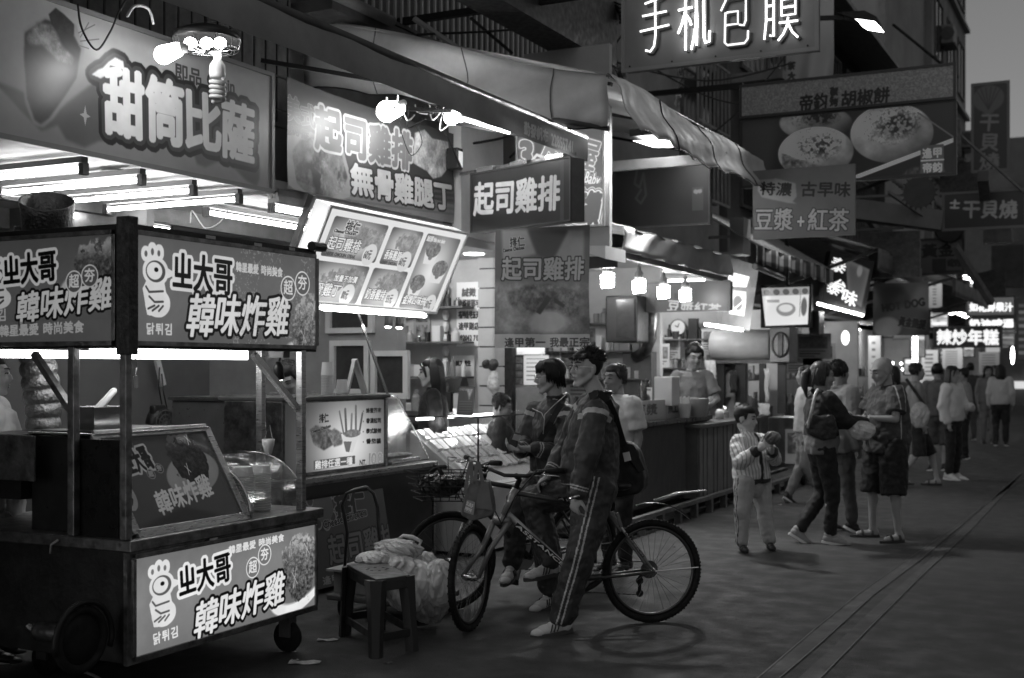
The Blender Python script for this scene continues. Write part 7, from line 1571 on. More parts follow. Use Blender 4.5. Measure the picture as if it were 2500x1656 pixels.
def person(label, J, o):
    """J: joints in the place; o: what is worn"""
    s = o.get('s', 1.0); sk = o.get('skin', skind); vx = o.get('voxel', .012); base = V(((J['anL'][0] + J['anR'][0]) / 2, (J['anL'][1] + J['anR'][1]) / 2, 0))
    t = thing('person', label, 'person', base, o.get('group')); J = {k: V(v) for k, v in J.items()}
    M = frame3(J['hf'], J.get('hu', (0, 0, 1))); hs = o.get('hs', s); fat = o.get('fat', 1.0); g = o.get('g', 1.0)
    right = frame3(J['tf']).col[0]
    b = MB(); head(b, J['head'], M, hs, o.get('face_fat', 1.0)); hp = J['head'] + M @ V((0, -.03 * hs, -.06 * hs)); b.caps(hp, J['neck'] + V((0, 0, -.03 * s)), .050 * hs, .056 * s); 
    sp_ = [(J['pelvis'] - V((0, 0, .06 * s)), .13 * s * g, .10 * s * g), (J['pelvis'] + (J['neck'] - J['pelvis']) * .25, .125 * s * g, .09 * s * g), (J['pelvis'] + (J['neck'] - J['pelvis']) * .65, .145 * s * g, .10 * s * g), (J['neck'] - (J['neck'] - J['pelvis']) * .06, .10 * s, .06 * s)]
    loft(b, sp_, right)
    aL = (('shL', 'elL', 'wrL'), ('shR', 'elR', 'wrR'))
    for a, e, w_ in aL: b.caps(J[a], J[e], .043 * s, .036 * s); b.caps(J[e], J[w_], .036 * s, .024 * s)
    for h_, k, a in (('hipL', 'knL', 'anL'), ('hipR', 'knR', 'anR')): b.caps(J[h_], J[k], .075 * s, .048 * s); b.caps(J[k], J[a], .047 * s, .032 * s); cf = J[k].lerp(J[a], .3) ; b.ell(cf - V(J['tf']) * .015, .045 * s, .045 * s, .08 * s)
    for (w_, hd, hn, cu, sd) in o.get('hands', ()): hand(b, J[w_], hd, hn, hs, cu, sd)
    if not o.get('hands'):
        for e, w_ in (('elL', 'wrL'), ('elR', 'wrR')): d = (J[w_] - J[e]).normalized(); hand(b, J[w_], d, right * (1 if w_ == 'wrL' else -1), hs, .4, 1)
    if o.get('barefoot'):
        for a, q in (('anL', 'toL'), ('anR', 'toR')): d = (J[q] - J[a]); d.z = 0; d.normalize(); b.caps(J[a] - V((0, 0, .045 * s)), J[a] + d * .13 * s - V((0, 0, .055 * s)), .035 * s, .028 * s); b.caps(J[a] - V((0, 0, .045 * s)) - d * .03, J[a], .033 * s, .035 * s)
    flesh('body', b, sk, t, vx, 3)
    face(t, J['head'], M, hs, o.get('squint', .8), o.get('glasses', False), True, o.get('brow', 1))
    if o.get('hair', 'short'): hair(t, J['head'], M, hs, o.get('hair', 'short'), o.get('hairm'), o.get('seed', 1), o.get('face_fat', 1.0))
    # upper garment
    m = MB(); ex = o.get('bag', .025); pv = J['pelvis'] + (J['pelvis'] - J['neck']).normalized() * o.get('hem', .04); up = J['neck'] - J['pelvis']
    w1, w2 = o.get('belly', 1.0), 1.0
    loft(m, [(pv, (.135 * g + ex) * s * o.get('hemw', 1), (.105 * g * w1 + ex) * s * o.get('hemw', 1)), (J['pelvis'] + up * .08, (.14 * g + ex * 1.3) * s, (.11 * g * w1 + ex * 1.3) * s), (J['pelvis'] + up * .35, (.135 * g + ex * 1.3) * s, (.105 * g * w1 + ex * 1.2) * s), (J['pelvis'] + up * .65, (.15 * g + ex) * s, (.11 * g + ex) * s), (J['pelvis'] + up * .88, (.135 * g + ex) * s, (.085 * g + ex) * s), (J['neck'] - up * .01, .075 * s, .068 * s)], right)
    long_ = o.get('sleeve', 'long') == 'long'
    for a, e, w_ in aL:
        m.caps(J[a], J['neck'] - up * .1, (.052 * g + ex * .7) * s, .06 * s)
        if long_: m.caps(J[a], J[e], (.048 * g + ex) * s, (.043 * g + ex) * s); m.caps(J[e], J[e].lerp(J[w_], .9), (.043 * g + ex) * s, (.030 + ex * .7) * s)
        else: m.caps(J[a], J[a].lerp(J[e], .2), (.048 * g + ex) * s, (.048 * g + ex) * s); m.tube([J[a], J[a].lerp(J[e], .75)], [(.048 * g + ex) * s, (.050 * g + ex) * s], 16)
    if o.get('collar', True): m.tube([J['neck'] + M @ V((.062 * s * math.cos(a), -.01 + .062 * s * math.sin(a), 0)) + V((0, 0, .012 + .0 * a)) for a in [i * PI / 8 for i in range(16)]], .016 * s, 8, closed=True)
    flesh(o.get('topname', 'shirt'), m, o['top'], t, vx * .8, o.get('sm', 2), o.get('tclass'), o.get('fold', .02) * s * 1.5, o.get('fs', .09))
    # lower garment
    m = MB(); ll = o.get('legw', 1.0); sh_ = o.get('bottom_kind', 'trousers') == 'shorts'; bx_ = o.get('bagl', .022)
    m.caps(J['pelvis'] + V((0, 0, .05 * s)), J['pelvis'] - V((0, 0, .07 * s)), .13 * s * g, .125 * s * g)
    for h_, k, a in (('hipL', 'knL', 'anL'), ('hipR', 'knR', 'anR')):
        if sh_: m.tube([J[h_] + V((0, 0, .04)), J[h_].lerp(J[k], .5), J[k] - V((0, 0, .06))], [(.075 * g + bx_) * s, (.075 * g + bx_) * s, (.072 + bx_) * s * ll], 16)
        else:
            m.caps(J[h_], J[k], (.080 * g + bx_) * s, (.052 + bx_) * s * ll); m.caps(J[k], J[a].lerp(J[k], o.get('cuff', .08)), (.050 + bx_) * s * ll, (.036 + bx_) * s * ll)
    flesh('trousers' if not sh_ else 'shorts', m, o['bottom'], t, vx * .9, 3, o.get('bclass'), o.get('foldl', .022) * s * 1.5, .085)
    # footwear
    for a, q in (('anL', 'toL'), ('anR', 'toR')):
        if o.get('barefoot'):
            d = (J[q] - J[a]); d.z = 0; d.normalize(); r = d.cross(V((0, 0, 1))); q_ = MB(); h = V((J[a].x, J[a].y, J[a].z - .088 * s)) - d * .06 * s
            q_.prism([h + d * (.13 + .14 * math.cos(x)) * s + r * .047 * s * math.sin(x) for x in [i * PI / 9 for i in range(18)]], (0, 0, .022)); so = q_.build('sandal', mat('sandal_dark', .03, .5), t)
            for y in (.07, .16): q_ = MB(); q_.tube([h + d * y * s + r * (.047 * s * math.cos(x)) + V((0, 0, .02 + .052 * s * math.sin(x))) for x in [i * PI / 8 for i in range(9)]], .011 * s, 6); q_.build('strap', mat('sandal_dark'), so)
        else: shoe(t, J[a], J[q], o.get('shoes', blk), o.get('sole', whitep), s * o.get('shs', 1), o.get('stripes'))
    return t
def pose(loc, yaw, h, **ov):
    """standing pose facing yaw (0 = away up the street, turning left), joint overrides in the figure's own metres"""
    k = h / 1.72; T = dict(pelvis=(0, 0, .93), neck=(0, -.01, 1.44), head=(0, .02, 1.595), shL=(-.165, 0, 1.385), shR=(.165, 0, 1.385), elL=(-.215, -.03, 1.11), elR=(.215, -.03, 1.11), wrL=(-.22, .05, .87), wrR=(.22, .05, .87),
             hipL=(-.09, 0, .90), hipR=(.09, 0, .90), knL=(-.10, .03, .49), knR=(.10, .03, .49), anL=(-.10, 0, .09), anR=(.10, 0, .09), toL=(-.12, .15, .06), toR=(.12, .15, .06), hf=(0, 1, 0), tf=(0, 1, 0)); T.update(ov)
    c, s_ = math.cos(yaw), math.sin(yaw); loc = V(loc); J = {}
    for n, (x, y, z) in T.items():
        if n in ('hf', 'tf', 'hu'): J[n] = V((x * c - y * s_, x * s_ + y * c, z))
        else: J[n] = V((loc.x + (x * c - y * s_) * k, loc.y + (x * s_ + y * c) * k, z * k))
    return J
def cloth(name, v, r=.75, **k): return mat(name, v * 1.12, r, noise=k.pop('noise', .05), nscale=k.pop('nscale', 9), bump=.22, bscale=k.pop('bscale', 8), sheen=.03, **k)
jkt = cloth('track_jacket', .040, .55, noise=.05); jw = cloth('track_stripe', .42, .6, noise=.05); trk = cloth('track_trousers', .034, .6, noise=.05); jd = cloth('jacket_cuff', .03, .7)
# boy in front (standing astride his bicycle)
D = onD; vr = lambda p: V(p)
JA = dict(head=D(1429, 901, 7.5), neck=D(1463, 962, 7.52), pelvis=D(1434, 1178, 7.55), shL=D(1455, 1008, 7.33), shR=D(1432, 992, 7.70), elL=D(1436, 1112, 7.24), wrL=D(1410, 1208, 7.22), elR=D(1385, 1095, 7.86), wrR=D(1343, 1160, 7.72),
          hipL=D(1458, 1190, 7.44), hipR=D(1428, 1190, 7.66), knL=D(1418, 1352, 7.34), anL=D(1371, 1505, 7.38), toL=D(1290, 1519, 7.30), knR=D(1306, 1222, 7.86), anR=D(1345, 1375, 7.76), toR=D(1262, 1391, 7.62),
          hf=(-.54, -.84, .03), tf=(-.95, -.22, 0))
JA['anL'].z = .088; JA['toL'].z = .070
def stripe_j(J, hemL=True):
    neck, pel = A_(J['neck']), A_(J['pelvis']); tf = A_(V(J['tf']).normalized()); rt = A_(frame3(J['tf']).col[0])
    def f(c):
        out = np.zeros(len(c), int)
        for s_, e_ in (('shL', 'elL'), ('shR', 'elR')):
            t_, d_ = segt(c, J[s_], J[e_]); out[(t_ > -.02 + .30 * ((c - A_(J[s_])) @ tf)) & (t_ < .10 + .30 * ((c - A_(J[s_])) @ tf)) & (d_ < .13) & (np.abs((c - neck) @ rt) > .10)] = 1
        for e_, w_ in (('elL', 'wrL'), ('elR', 'wrR')):
            t_, d_ = segt(c, J[e_], J[w_]); k = (d_ < .08) & (t_ > .6); out[k & (((t_ > .78) & (t_ < .815)) | ((t_ > .85) & (t_ < .885)))] = 1
        z = c[:, 2]; hz = pel[2] - .04; arm = np.minimum(segt(c, J['elL'], J['wrL'])[1], segt(c, J['elR'], J['wrR'])[1]) < .075
        out[(~arm) & (((z > hz + .012) & (z < hz + .021)) | ((z > hz + .032) & (z < hz + .041)))] = 1
        return out
    return f
def stripe_t(J, side='L', sg=-1):
    rt = A_(frame3(J['tf']).col[0]) * sg
    def f(c):
        out = np.zeros(len(c), int)
        for a, b in (('hip' + side, 'kn' + side), ('kn' + side, 'an' + side)):
            p, q = A_(J[a]), A_(J[b]); t_, d_ = segt(c, p, q); ax = (q - p) / np.linalg.norm(q - p); r = rt - ax * (rt @ ax); r /= np.linalg.norm(r); w_ = np.cross(ax, r); v_ = c - p - t_[:, None] * (q - p)
            k = (t_ > -.1) & (t_ < 1.05) & (v_ @ r > .02); s1 = v_ @ w_; out[k & (d_ < .15) & (((s1 > -.020) & (s1 < -.010)) | ((s1 > .008) & (s1 < .018)))] = 1
        return out
    return f
dL = (D(1398, 1255, 7.24) - JA['wrL']); tA = person('teenage boy with glasses and striped track jacket standing astride the nearer bicycle', JA, dict(skin=skinm, voxel=.0062, hs=.99, hair='spiky', glasses=True, top=[jkt, jw], topname='jacket', tclass=stripe_j(JA), bottom=[trk, jw], bclass=stripe_t(JA), bag=.036, hemw=.92, belly=1.25, hem=.02, fold=.030, foldl=.026, fs=.11, bagl=.046,
     shoes=mat('shoe_white', .55, .55, noise=.1), sole=mat('sole_dark', .06, .6), stripes=blk, squint=.85, brow=1.3, hands=(('wrL', dL, V((.3, .9, 0)), .75, 1), ('wrR', V((-.7, -.2, -.5)), V((0, .1, -1)), .8, -1))))
# shoulder bag of boy A
t = thing('shoulder_bag', 'black messenger bag with a white tag slung behind the nearer boy', 'bag', D(1545, 1210, 7.7)); bgm = cloth('bag_black', .013, .6, noise=.3)
bp = [D(x, y, 7.72) for x, y in ((1500, 1090), (1532, 1078), (1556, 1100), (1573, 1165), (1572, 1190), (1560, 1205), (1505, 1218), (1478, 1200))]
m = MB(); m.prism(bp, V((-.02, .13, 0))); flesh('bag_body', m, bgm, t, .01, 4, None, .02, .1)
m = MB(); m.prism([D(x, y, 7.70) for x, y in ((1522, 1082), (1548, 1085), (1575, 1148), (1560, 1155), (1535, 1120))], V((-.02, .02, 0))); m.build('flap', bgm, t, bevel=.004)
m = MB(); sp2 = [D(1440, 968, 7.42), D(1462, 960, 7.34), D(1484, 978, 7.36), D(1502, 1020, 7.42), D(1517, 1070, 7.55), D(1527, 1100, 7.66)]
for a, b in zip(sp2[:-1], sp2[1:]): m.bar(a, b, .042, .008, up=(.42, -.9, .1))
m.build('strap', bgm, t)
m = MB(); m.prism([D(x, y, 7.66) for x, y in ((1520, 1106), (1535, 1103), (1540, 1124), (1525, 1128))], V((0, .01, 0))); m.build('tag', whitep, t)
m = MB(); m.tube([D(1401, 1215, 7.16) + V((.03 * math.cos(a), .0 + .0 * a, .0)) + V((0, .03 * math.sin(a), .01 * math.cos(a))) for a in [i * PI / 8 for i in range(16)]], .008, 6, closed=True); one(m, 'wrist_watch', steel_b, 'steel watch on the wrist of the nearer boy', 'watch')
# boy behind
JB = dict(head=D(1341, 921, 8.4), neck=D(1355, 972, 8.42), pelvis=D(1350, 1150, 8.5), shL=D(1392, 1018, 8.26), shR=D(1308, 1010, 8.56), elL=D(1376, 1112, 8.12), wrL=D(1302, 1096, 8.02), elR=D(1278, 1088, 8.55), wrR=D(1272, 1098, 8.22),
          hipL=D(1366, 1160, 8.40), hipR=D(1335, 1160, 8.62), knL=D(1312, 1262, 8.12), anL=D(1345, 1440, 8.2), toL=D(1310, 1455, 8.1), knR=D(1268, 1225, 8.42), anR=D(1250, 1380, 8.4), toR=D(1225, 1405, 8.2), hf=(-.80, -.59, -.06), tf=(-.74, -.67, 0))
JB['anL'].z = .088; JB['toL'].z = .07
tB = person('boy with bowl-cut hair on the farther bicycle, holding a small dark wallet', JB, dict(skin=skinm, voxel=.0075, hair='bowl', glasses=True, top=[jkt, jw], topname='jacket', tclass=stripe_j(JB), bottom=[trk, jw], bagl=.034, bag=.034, fold=.03, foldl=.025, fs=.11, hem=.03, squint=.6,
     shoes=mat('shoe_white'), sole=mat('sole_dark'), stripes=blk, hands=(('wrL', V((-.9, -.35, .05)), V((0.2, .4, .8)), .7, 1), ('wrR', V((-.6, -.6, .15)), V((.4, -.3, .8)), .7, -1))))
m = MB(); cc = D(1350, 1024, 8.19); Mx = frame3((-.55, -.83, .12)); m.lathe(cc, [(.034, -.004), (.034, .004)], 22, axis=Mx.col[1]); eo = m.build('emblem', jw, tB); m = MB(); m.lathe(cc + Mx.col[1] * .005, [(.026, -.002), (.026, .002)], 18, axis=Mx.col[1]); m.build('emblem_ring', mat('emblem_mid', .2, .6), eo); m = MB(); m.lathe(cc + Mx.col[1] * .008, [(.015, -.002), (.015, .002)], 6, axis=Mx.col[1]); m.build('emblem_mark', jw, eo)
m = MB(); m.tube([D(1300, 998, 8.30), D(1322, 1008, 8.12), D(1330, 1025, 8.10)], .003, 6); m.tube([D(1380, 965, 8.25), D(1352, 990, 8.15), D(1330, 1012, 8.10), D(1326, 1060, 8.09)], .003, 6); m.build('zip_trim', jw, tB, smooth=True)
m = MB(); sp2 = [D(1370, 985, 8.22), D(1345, 1030, 8.12), D(1318, 1075, 8.15)]; [m.bar(a, b, .04, .006, up=(.5, -.85, .1)) for a, b in zip(sp2[:-1], sp2[1:])]; m.build('bag_strap', bgm, tB)
m = MB(); m.prism([D(x, y, 7.98) for x, y in ((1253, 1058), (1266, 1062), (1260, 1094), (1240, 1082))], V((.0, .02, .01))); one(m, 'wallet', mat('wallet_dark', .04, .4), 'small dark wallet with a pale card in the hands of the farther boy', 'wallet', bevel=.002); m = MB(); m.prism([D(x, y, 7.97) for x, y in ((1255, 1060), (1272, 1064), (1267, 1078), (1250, 1073))], V((.0, .003, .001))); one(m, 'card', mat('card_grey', .35, .4), 'pale card sticking out of the dark wallet', 'card')

# ---------------------------------------------------------------- others
wsh = cloth('white_shirt', .62); gsh = cloth('grey_shirt', .16); bsh = cloth('black_top', .012, .8); btr = cloth('black_trousers', .014, .8); dsh = cloth('dark_shirt', .07)
gT = lambda px, Z: (onD(px, HY, Z).x, onD(px, HY, Z).y, 0)
LEFT = math.atan2(.894, -.449) + 0  # yaw that faces picture-left
def yaw_to(dx, dy): return math.atan2(-dx, dy)
YL = yaw_to(-CA, -SA); YR = yaw_to(CA, SA); YC = yaw_to(.3, -.95); YA = yaw_to(-.3, .95)
person('man in a white short-sleeved shirt standing behind the nearer boy', pose(gT(1508, 9.7), YL + .7, 1.63, head=(0, .04, 1.59), hu=(0, 0, 1), wrR=(.16, .2, .98), elR=(.2, 0, 1.1)), dict(top=wsh, bottom=btr, sleeve='short', squint=.5, fold=.02, g=1.05, collar=True, hair='short', hairm=mat('hair_dark_brown', .03, .5, noise=.4, nscale=40)))
person('seller in a grey polo shirt working behind the fluted counter', pose(gT(1690, 14.6), YC + .15, 1.86, head=(-.02, .06, 1.60), hf=(-.1, 1, -.35), elL=(-.27, .06, 1.13), wrL=(-.16, .3, 1.08), elR=(.27, .06, 1.13), wrR=(.16, .3, 1.08)), dict(top=gsh, bottom=btr, sleeve='short', g=1.12, hs=1.2, fold=.02))
person('long-haired woman in a black top behind the glass display case', pose(gT(1056, 11.2), YL + .1, 1.67, hf=(0, 1, -.05), elR=(.22, .08, 1.12), wrR=(.12, .32, 1.05)), dict(top=bsh, bottom=btr, hair='long', skin=skinm, squint=.8, hs=1.08, seed=4, fold=.015))
person('crouching person with dark hair low behind the display case', pose(gT(1222, 11.7), YR, 1.32, hf=(.1, 1, -.3)), dict(top=bsh, bottom=btr, hs=.98, squint=.6))
person('person with dark hair bending behind the steel cabinet, half hidden by the cart post', pose(gT(712, 9.9), YC, 1.66, hf=(0, 1, -.6), head=(0, .1, 1.56)), dict(top=dsh, bottom=btr, hs=1.1, skin=skinm))
person('cook in a pale apron cut by the left edge of the picture', pose(gT(-28, 6.75), YR + .3, 1.68), dict(top=cloth('apron_pale', .33), bottom=btr, g=1.15, bag=.05, hem=.25))
# boy in the striped jacket
JC = dict(head=D(1822, 1024, 10.8), neck=D(1824, 1054, 10.8), pelvis=D(1836, 1172, 10.8), shL=D(1858, 1080, 10.95), shR=D(1803, 1083, 10.66), elR=D(1806, 1128, 10.55), wrR=D(1852, 1098, 10.35), elL=D(1890, 1118, 10.85), wrL=D(1884, 1100, 10.45),
          hipL=D(1856, 1178, 10.9), hipR=D(1818, 1178, 10.72), knR=D(1812, 1250, 10.66), knL=D(1866, 1250, 10.85), anR=D(1812, 1318, 10.68), anL=D(1878, 1318, 10.8), toR=D(1835, 1330, 10.4), toL=D(1900, 1330, 10.55), hf=(.86, -.08, -.10), tf=(.75, -.5, 0))
for k in ('anL', 'anR'): JC[k].z = .075; JC[k[:1] + 'n' + k[2:]]
for k in ('toL', 'toR'): JC[k].z = .06
kid = bpy.data.materials.new('striped_jacket'); kid.use_nodes = True; tt = kid.node_tree; wv = tt.nodes.new('ShaderNodeTexWave'); wv.inputs['Scale'].default_value = 11; wv.inputs['Distortion'].default_value = 2.2; wv.inputs['Detail Scale'].default_value = 1.2; mpn = tt.nodes.new('ShaderNodeMapping'); mpn.inputs['Rotation'].default_value = (0, .15, -.6); tcn = tt.nodes.new('ShaderNodeTexCoord'); rp = tt.nodes.new('ShaderNodeValToRGB')
rp.color_ramp.elements[0].color = (.36, .36, .36, 1); rp.color_ramp.elements[0].position = .10; rp.color_ramp.elements[1].position = .34; rp.color_ramp.elements[1].color = (.78, .78, .78, 1); tt.links.new(tcn.outputs['Object'], mpn.inputs[0]); tt.links.new(mpn.outputs[0], wv.inputs[0]); tt.links.new(wv.outputs[0], rp.inputs[0]); tt.links.new(rp.outputs[0], tt.nodes['Principled BSDF'].inputs['Base Color']); tt.nodes['Principled BSDF'].inputs['Roughness'].default_value = .7
def kcl(c):
    out = np.zeros(len(c), int); pz = JC['pelvis'].z; tf = A_(V(JC['tf']).normalized()); rt = A_(frame3(JC['tf']).col[0]); q = c - A_(JC['pelvis']); arm = np.minimum(segt(c, JC['elL'], JC['wrL'])[1], segt(c, JC['elR'], JC['wrR'])[1]) < .055
    out[(c[:, 2] < pz + .015) & ~arm] = 1; out[(~arm) & (np.abs(q @ rt) < .016) & (q @ tf > .03)] = 1
    for e_, w_ in (('elL', 'wrL'), ('elR', 'wrR')): t_, d_ = segt(c, JC[e_], JC[w_]); out[(t_ > .80) & (d_ < .06)] = 1
    return out
tr_k = cloth('pale_trousers', .38)
person('small boy in a pale striped jacket and light trousers holding a snack bag', JC, dict(s=.74, hs=.98, face_fat=1.2, voxel=.009, skin=skinm, top=[kid, jd], topname='jacket', tclass=kcl, bottom=[tr_k, jd], bclass=stripe_t(JC, 'R', 1), bag=.05, bagl=.045, hair='short', seed=7, fold=.03, foldl=.03, squint=.7, shoes=mat('sandal_dark', .03, .5), sole=rubber, shs=.95, g=1.15,
     hands=(('wrR', V((.7, -.2, .5)), V((.3, .6, 0)), .6, 1), ('wrL', V((.1, -.4, .7)), V((-.8, -.3, .1)), .5, -1)), hem=.03))
bagm = mat('clear_plastic_bag', .5, .18, alpha=.62, noise=.4, nscale=18, bump=.9, bscale=14, spec=.9)
def crumple(name, label, c, rx, ry, rz, m_, seed=1, amp=.25, n=3, cat='plastic bag', sub=.3, rough=1):
    """a slack film bag: creases run up to the tied top, the base sags flat"""
    rs = random.Random(seed); b = bmesh.new(); bmesh.ops.create_icosphere(b, subdivisions=n + 3, radius=1); ph = [(V((rs.uniform(-1, 1), rs.uniform(-1, 1), rs.uniform(-.4, .4))).normalized(), rs.uniform(3, 9), rs.uniform(0, 6)) for _ in range(8)]; a0, a1, k0, k1 = rs.uniform(0, 6), rs.uniform(0, 6), rs.choice((5, 6, 7)), rs.choice((9, 11, 13))
    for v in b.verts:
        th = math.atan2(v.co.y, v.co.x); h = (v.co.z + 1) / 2; w_ = th + .5 * math.sin(v.co.z * 2 + a1)
        f = sum((1 - abs(math.sin(v.co.dot(d) * k + p))) ** 2.2 for d, k, p in ph) / 8
        pl = .5 * abs(math.sin(w_ * k0 / 2 + a0)) + .3 * abs(math.sin(w_ * k1 / 2 + a1 + 2 * h))
        r = 1 + amp * (pl * (.35 + h) - .35) + amp * 1.1 * (f - .3); v.co = V((v.co.x * rx * r, v.co.y * ry * r, v.co.z * rz * (1 + amp * .4 * (f - .3)))); v.co.z = max(v.co.z, -rz * .9)
    me = bpy.data.meshes.new(name); b.to_mesh(me); b.free(); me.materials.append(m_); me.polygons.foreach_set('use_smooth', [True] * len(me.polygons)); o = bpy.data.objects.new(name, me); COL.objects.link(o); o.location = c; tag(o, label, cat); return o
crumple('snack_bag', 'crumpled snack bag held at the small boy\'s chest', D(1886, 1070, 10.3), .07, .05, .06, mat('snack_bag_grey', .14, .3, noise=.6, nscale=20, bump=.8), 3, cat='snack bag')
# woman with the handbag
gw = gT(2005, 11.2); JW = pose(gw, YR - .15 + .3, 1.64, hf=(.2, 1, -.12), knL=(-.10, .06, .48), anL=(-.06, -.20, .12), toL=(-.06, -.06, .03), anR=(.08, .06, .088), toR=(.1, .21, .06), knR=(.09, .07, .49), elR=(.21, .16, 1.16), wrR=(.12, .40, 1.16), elL=(-.2, .16, 1.14), wrL=(-.08, .38, 1.14))
person('woman in a black top and trousers with a dark handbag and ponytail', JW, dict(top=[bsh, gsh], tclass=lambda c: (c[:, 2] < JW['pelvis'].z + .10).astype(int), bottom=btr, hair='ponytail', hairm=mat('hair_dark_brown'), hs=1.05, seed=5, bag=.03, hem=.07, shoes=mat('slipper_pale', .3, .6), sole=whitep, skin=skind))
t = thing('handbag', 'dark leather shoulder handbag with a pale strap on the woman in black', 'handbag', D(2010, 1080, 10.9)); lth = mat('bag_leather', .03, .3, noise=.4, nscale=12, bump=.5, bscale=20)
m = MB(); m.prism([D(x, y, 10.82) for x, y in ((1985, 1010), (2003, 1018), (2035, 1012), (2048, 1050), (2042, 1072), (2010, 1078), (1975, 1062), (1970, 1040))], V((-.05, .13, 0))); flesh('bag_body', m, lth, t, .012, 4, None, .02, .08)
m = MB(); m.tube([D(1972, 1045, 10.8), D(1982, 1000, 10.75), D(1990, 965, 10.78), D(1996, 952, 10.95), D(2006, 960, 11.15)], .014, 6); m.build('strap', mat('strap_pale', .55, .3, noise=.5, nscale=40), t, smooth=True)
person('man in a pale hooded jacket half hidden behind the woman in black', pose(gT(2047, 12.0), YR + .5, 1.67, anR=(.1, .1, .09)), dict(top=cloth('pale_hoodie', .26), bottom=dsh, bag=.05, hem=.12, seed=6))
# man in the polo shirt
JM = pose(gT(2165, 11.45), YL + .25, 1.69, hf=(-.05, 1, -.28), head=(0, .06, 1.59), elL=(-.25, .06, 1.15), wrL=(-.12, .30, 1.16), elR=(.22, .1, 1.14), wrR=(.08, .32, 1.12), hipL=(-.12, 0, .9), hipR=(.12, 0, .9), knL=(-.2, .05, .5), anL=(-.20, 0, .09), knR=(.16, .06, .5), anR=(.17, .05, .09), toL=(-.22, .15, .06), toR=(.22, .2, .06))
def mcl(c):
    out = np.zeros(len(c), int); rt = -A_(frame3(JM['tf']).col[0]); tf = A_(V(JM['tf']).normalized()); q = c - A_(JM['pelvis']); s1 = q @ tf; side = (q @ rt) > .10; z = c[:, 2]
    out[side & (z < JM['neck'].z - .25) & (np.abs(s1 + .02) < .007)] = 1; t_, d_ = segt(c, JM['shL'], JM['elL']); v_ = (c - A_(JM['shL'])) @ tf; out[(t_ > -.25) & (t_ < .72) & (d_ < .1) & (((v_ > .035) & (v_ < .044)) | ((v_ > -.03) & (v_ < -.021))) & ((q @ rt) > .16)] = 1
    return out
person('shaven-headed man in a grey polo shirt and black cargo shorts looking down', JM, dict(top=[cloth('polo_grey', .055), jw], tclass=mcl, bottom=cloth('cargo_black', .012, .8), bottom_kind='shorts', bagl=.042, g=1.2, belly=1.25, sleeve='short', bag=.035, hair=None, barefoot=True, skin=skind, hs=1.08, face_fat=1.08, squint=.5, voxel=.009, hem=.1, fold=.025,
     hands=(('wrL', V((-.9, -.2, .05)), V((.1, .4, .8)), .45, 1), ('wrR', V((-.8, -.5, .1)), V((.3, .3, .8)), .5, -1))))
M_h = frame3(JM['hf']); m = MB(); P_ = lambda x, y, z: JM['head'] + M_h @ V((x * 1.08, y * 1.08, z * 1.08)); m.ell(P_(0, -.034, .040), .0800, .088, .0855, M_h, 18, 12); o_ = m.build('cropped_hair', hairg, [x for x in bpy.data.objects if x.get('label', '').startswith('shaven-headed')][0], smooth=True)
m = MB(); q = JM['wrL']; m.tube([q + V((.0, .033 * math.cos(a), .033 * math.sin(a))) for a in [i * PI / 8 for i in range(16)]], .01, 6, closed=True); one(m, 'wrist_watch', steel_b, 'bright watch on the wrist of the man in the grey polo shirt', 'watch')
crumple('plastic_bag', 'pale food bag hanging from the arm of the man in the polo shirt', D(2105, 1052, 11.0), .11, .08, .09, mat('bag_white', .6, .3, noise=.35, nscale=16, bump=.9, bscale=14), 8, amp=.35)
# crowd
crowd = [
 (2236, 16.6, YC + 1.6, 1.66, dict(top=cloth('shirt_c1', .20), bottom=btr, bottom_kind='shorts', barefoot=True), 'man in a pale shirt with a diagonal bag strap, beyond the polo-shirt man', dict(anL=(-.08, .30, .1), knL=(-.1, .22, .5), anR=(.1, -.25, .12))),
 (2288, 19.0, YA, 1.66, dict(top=cloth('shirt_c2', .12), bottom=dsh, bottom_kind='shorts'), 'man in a dark grey T-shirt seen from behind, left of the woman in white', {}),
 (2324, 17.6, YC + .9, 1.62, dict(top=cloth('shirt_white', .52), bottom=btr, hair='long', bag=.04, shoes=mat('shoe_white'), shs=1.1), 'long-haired woman in a white jacket and wide black trousers facing the camera', dict(elL=(-.22, .06, 1.12), wrL=(-.08, .28, 1.1))),
 (2352, 21.5, YL, 1.58, dict(top=cloth('shirt_c4', .22), bottom=btr), 'person in a pale top just right of the woman in white', {}),
 (2368, 27.0, YA + .3, 1.7, dict(top=cloth('shirt_c5', .05), bottom=dsh), 'person in dark clothes seen from behind in the crowd, tallest of the group', {}),
 (2412, 26.0, YC, 1.64, dict(top=cloth('shirt_c6', .16), bottom=gsh, hair='long'), 'long-haired woman in a grey dress in the crowd', {}),
 (2443, 25.0, YA - .3, 1.66, dict(top=cloth('shirt_c7', .42), bottom=btr, hair='long', bag=.04), 'long-haired woman in a pale blouse and black trousers at the right of the crowd', dict(anL=(-.08, -.15, .1))),
 (2300, 33.0, YC, 1.68, dict(top=dsh, bottom=btr), 'dark far figure alone far back under the rice cake sign', {}),
 (2428, 31.0, YL, 1.66, dict(top=bsh, bottom=btr, hair='long'), 'dark far figure behind the woman in the pale blouse', {}),
 (2182, 19.5, YA, 1.62, dict(top=cloth('shirt_c10', .1), bottom=btr, hair='long'), 'dark-haired woman behind the shoulder of the polo-shirt man', {}),
 (1968, 14.5, YL, 1.62, dict(top=cloth('shirt_c11', .35), bottom=cloth('pale_skirt', .2), hair='long'), 'woman in pale clothes walking behind the woman in black', dict(anL=(-.08, -.2, .1), anR=(.08, .2, .1))),
]
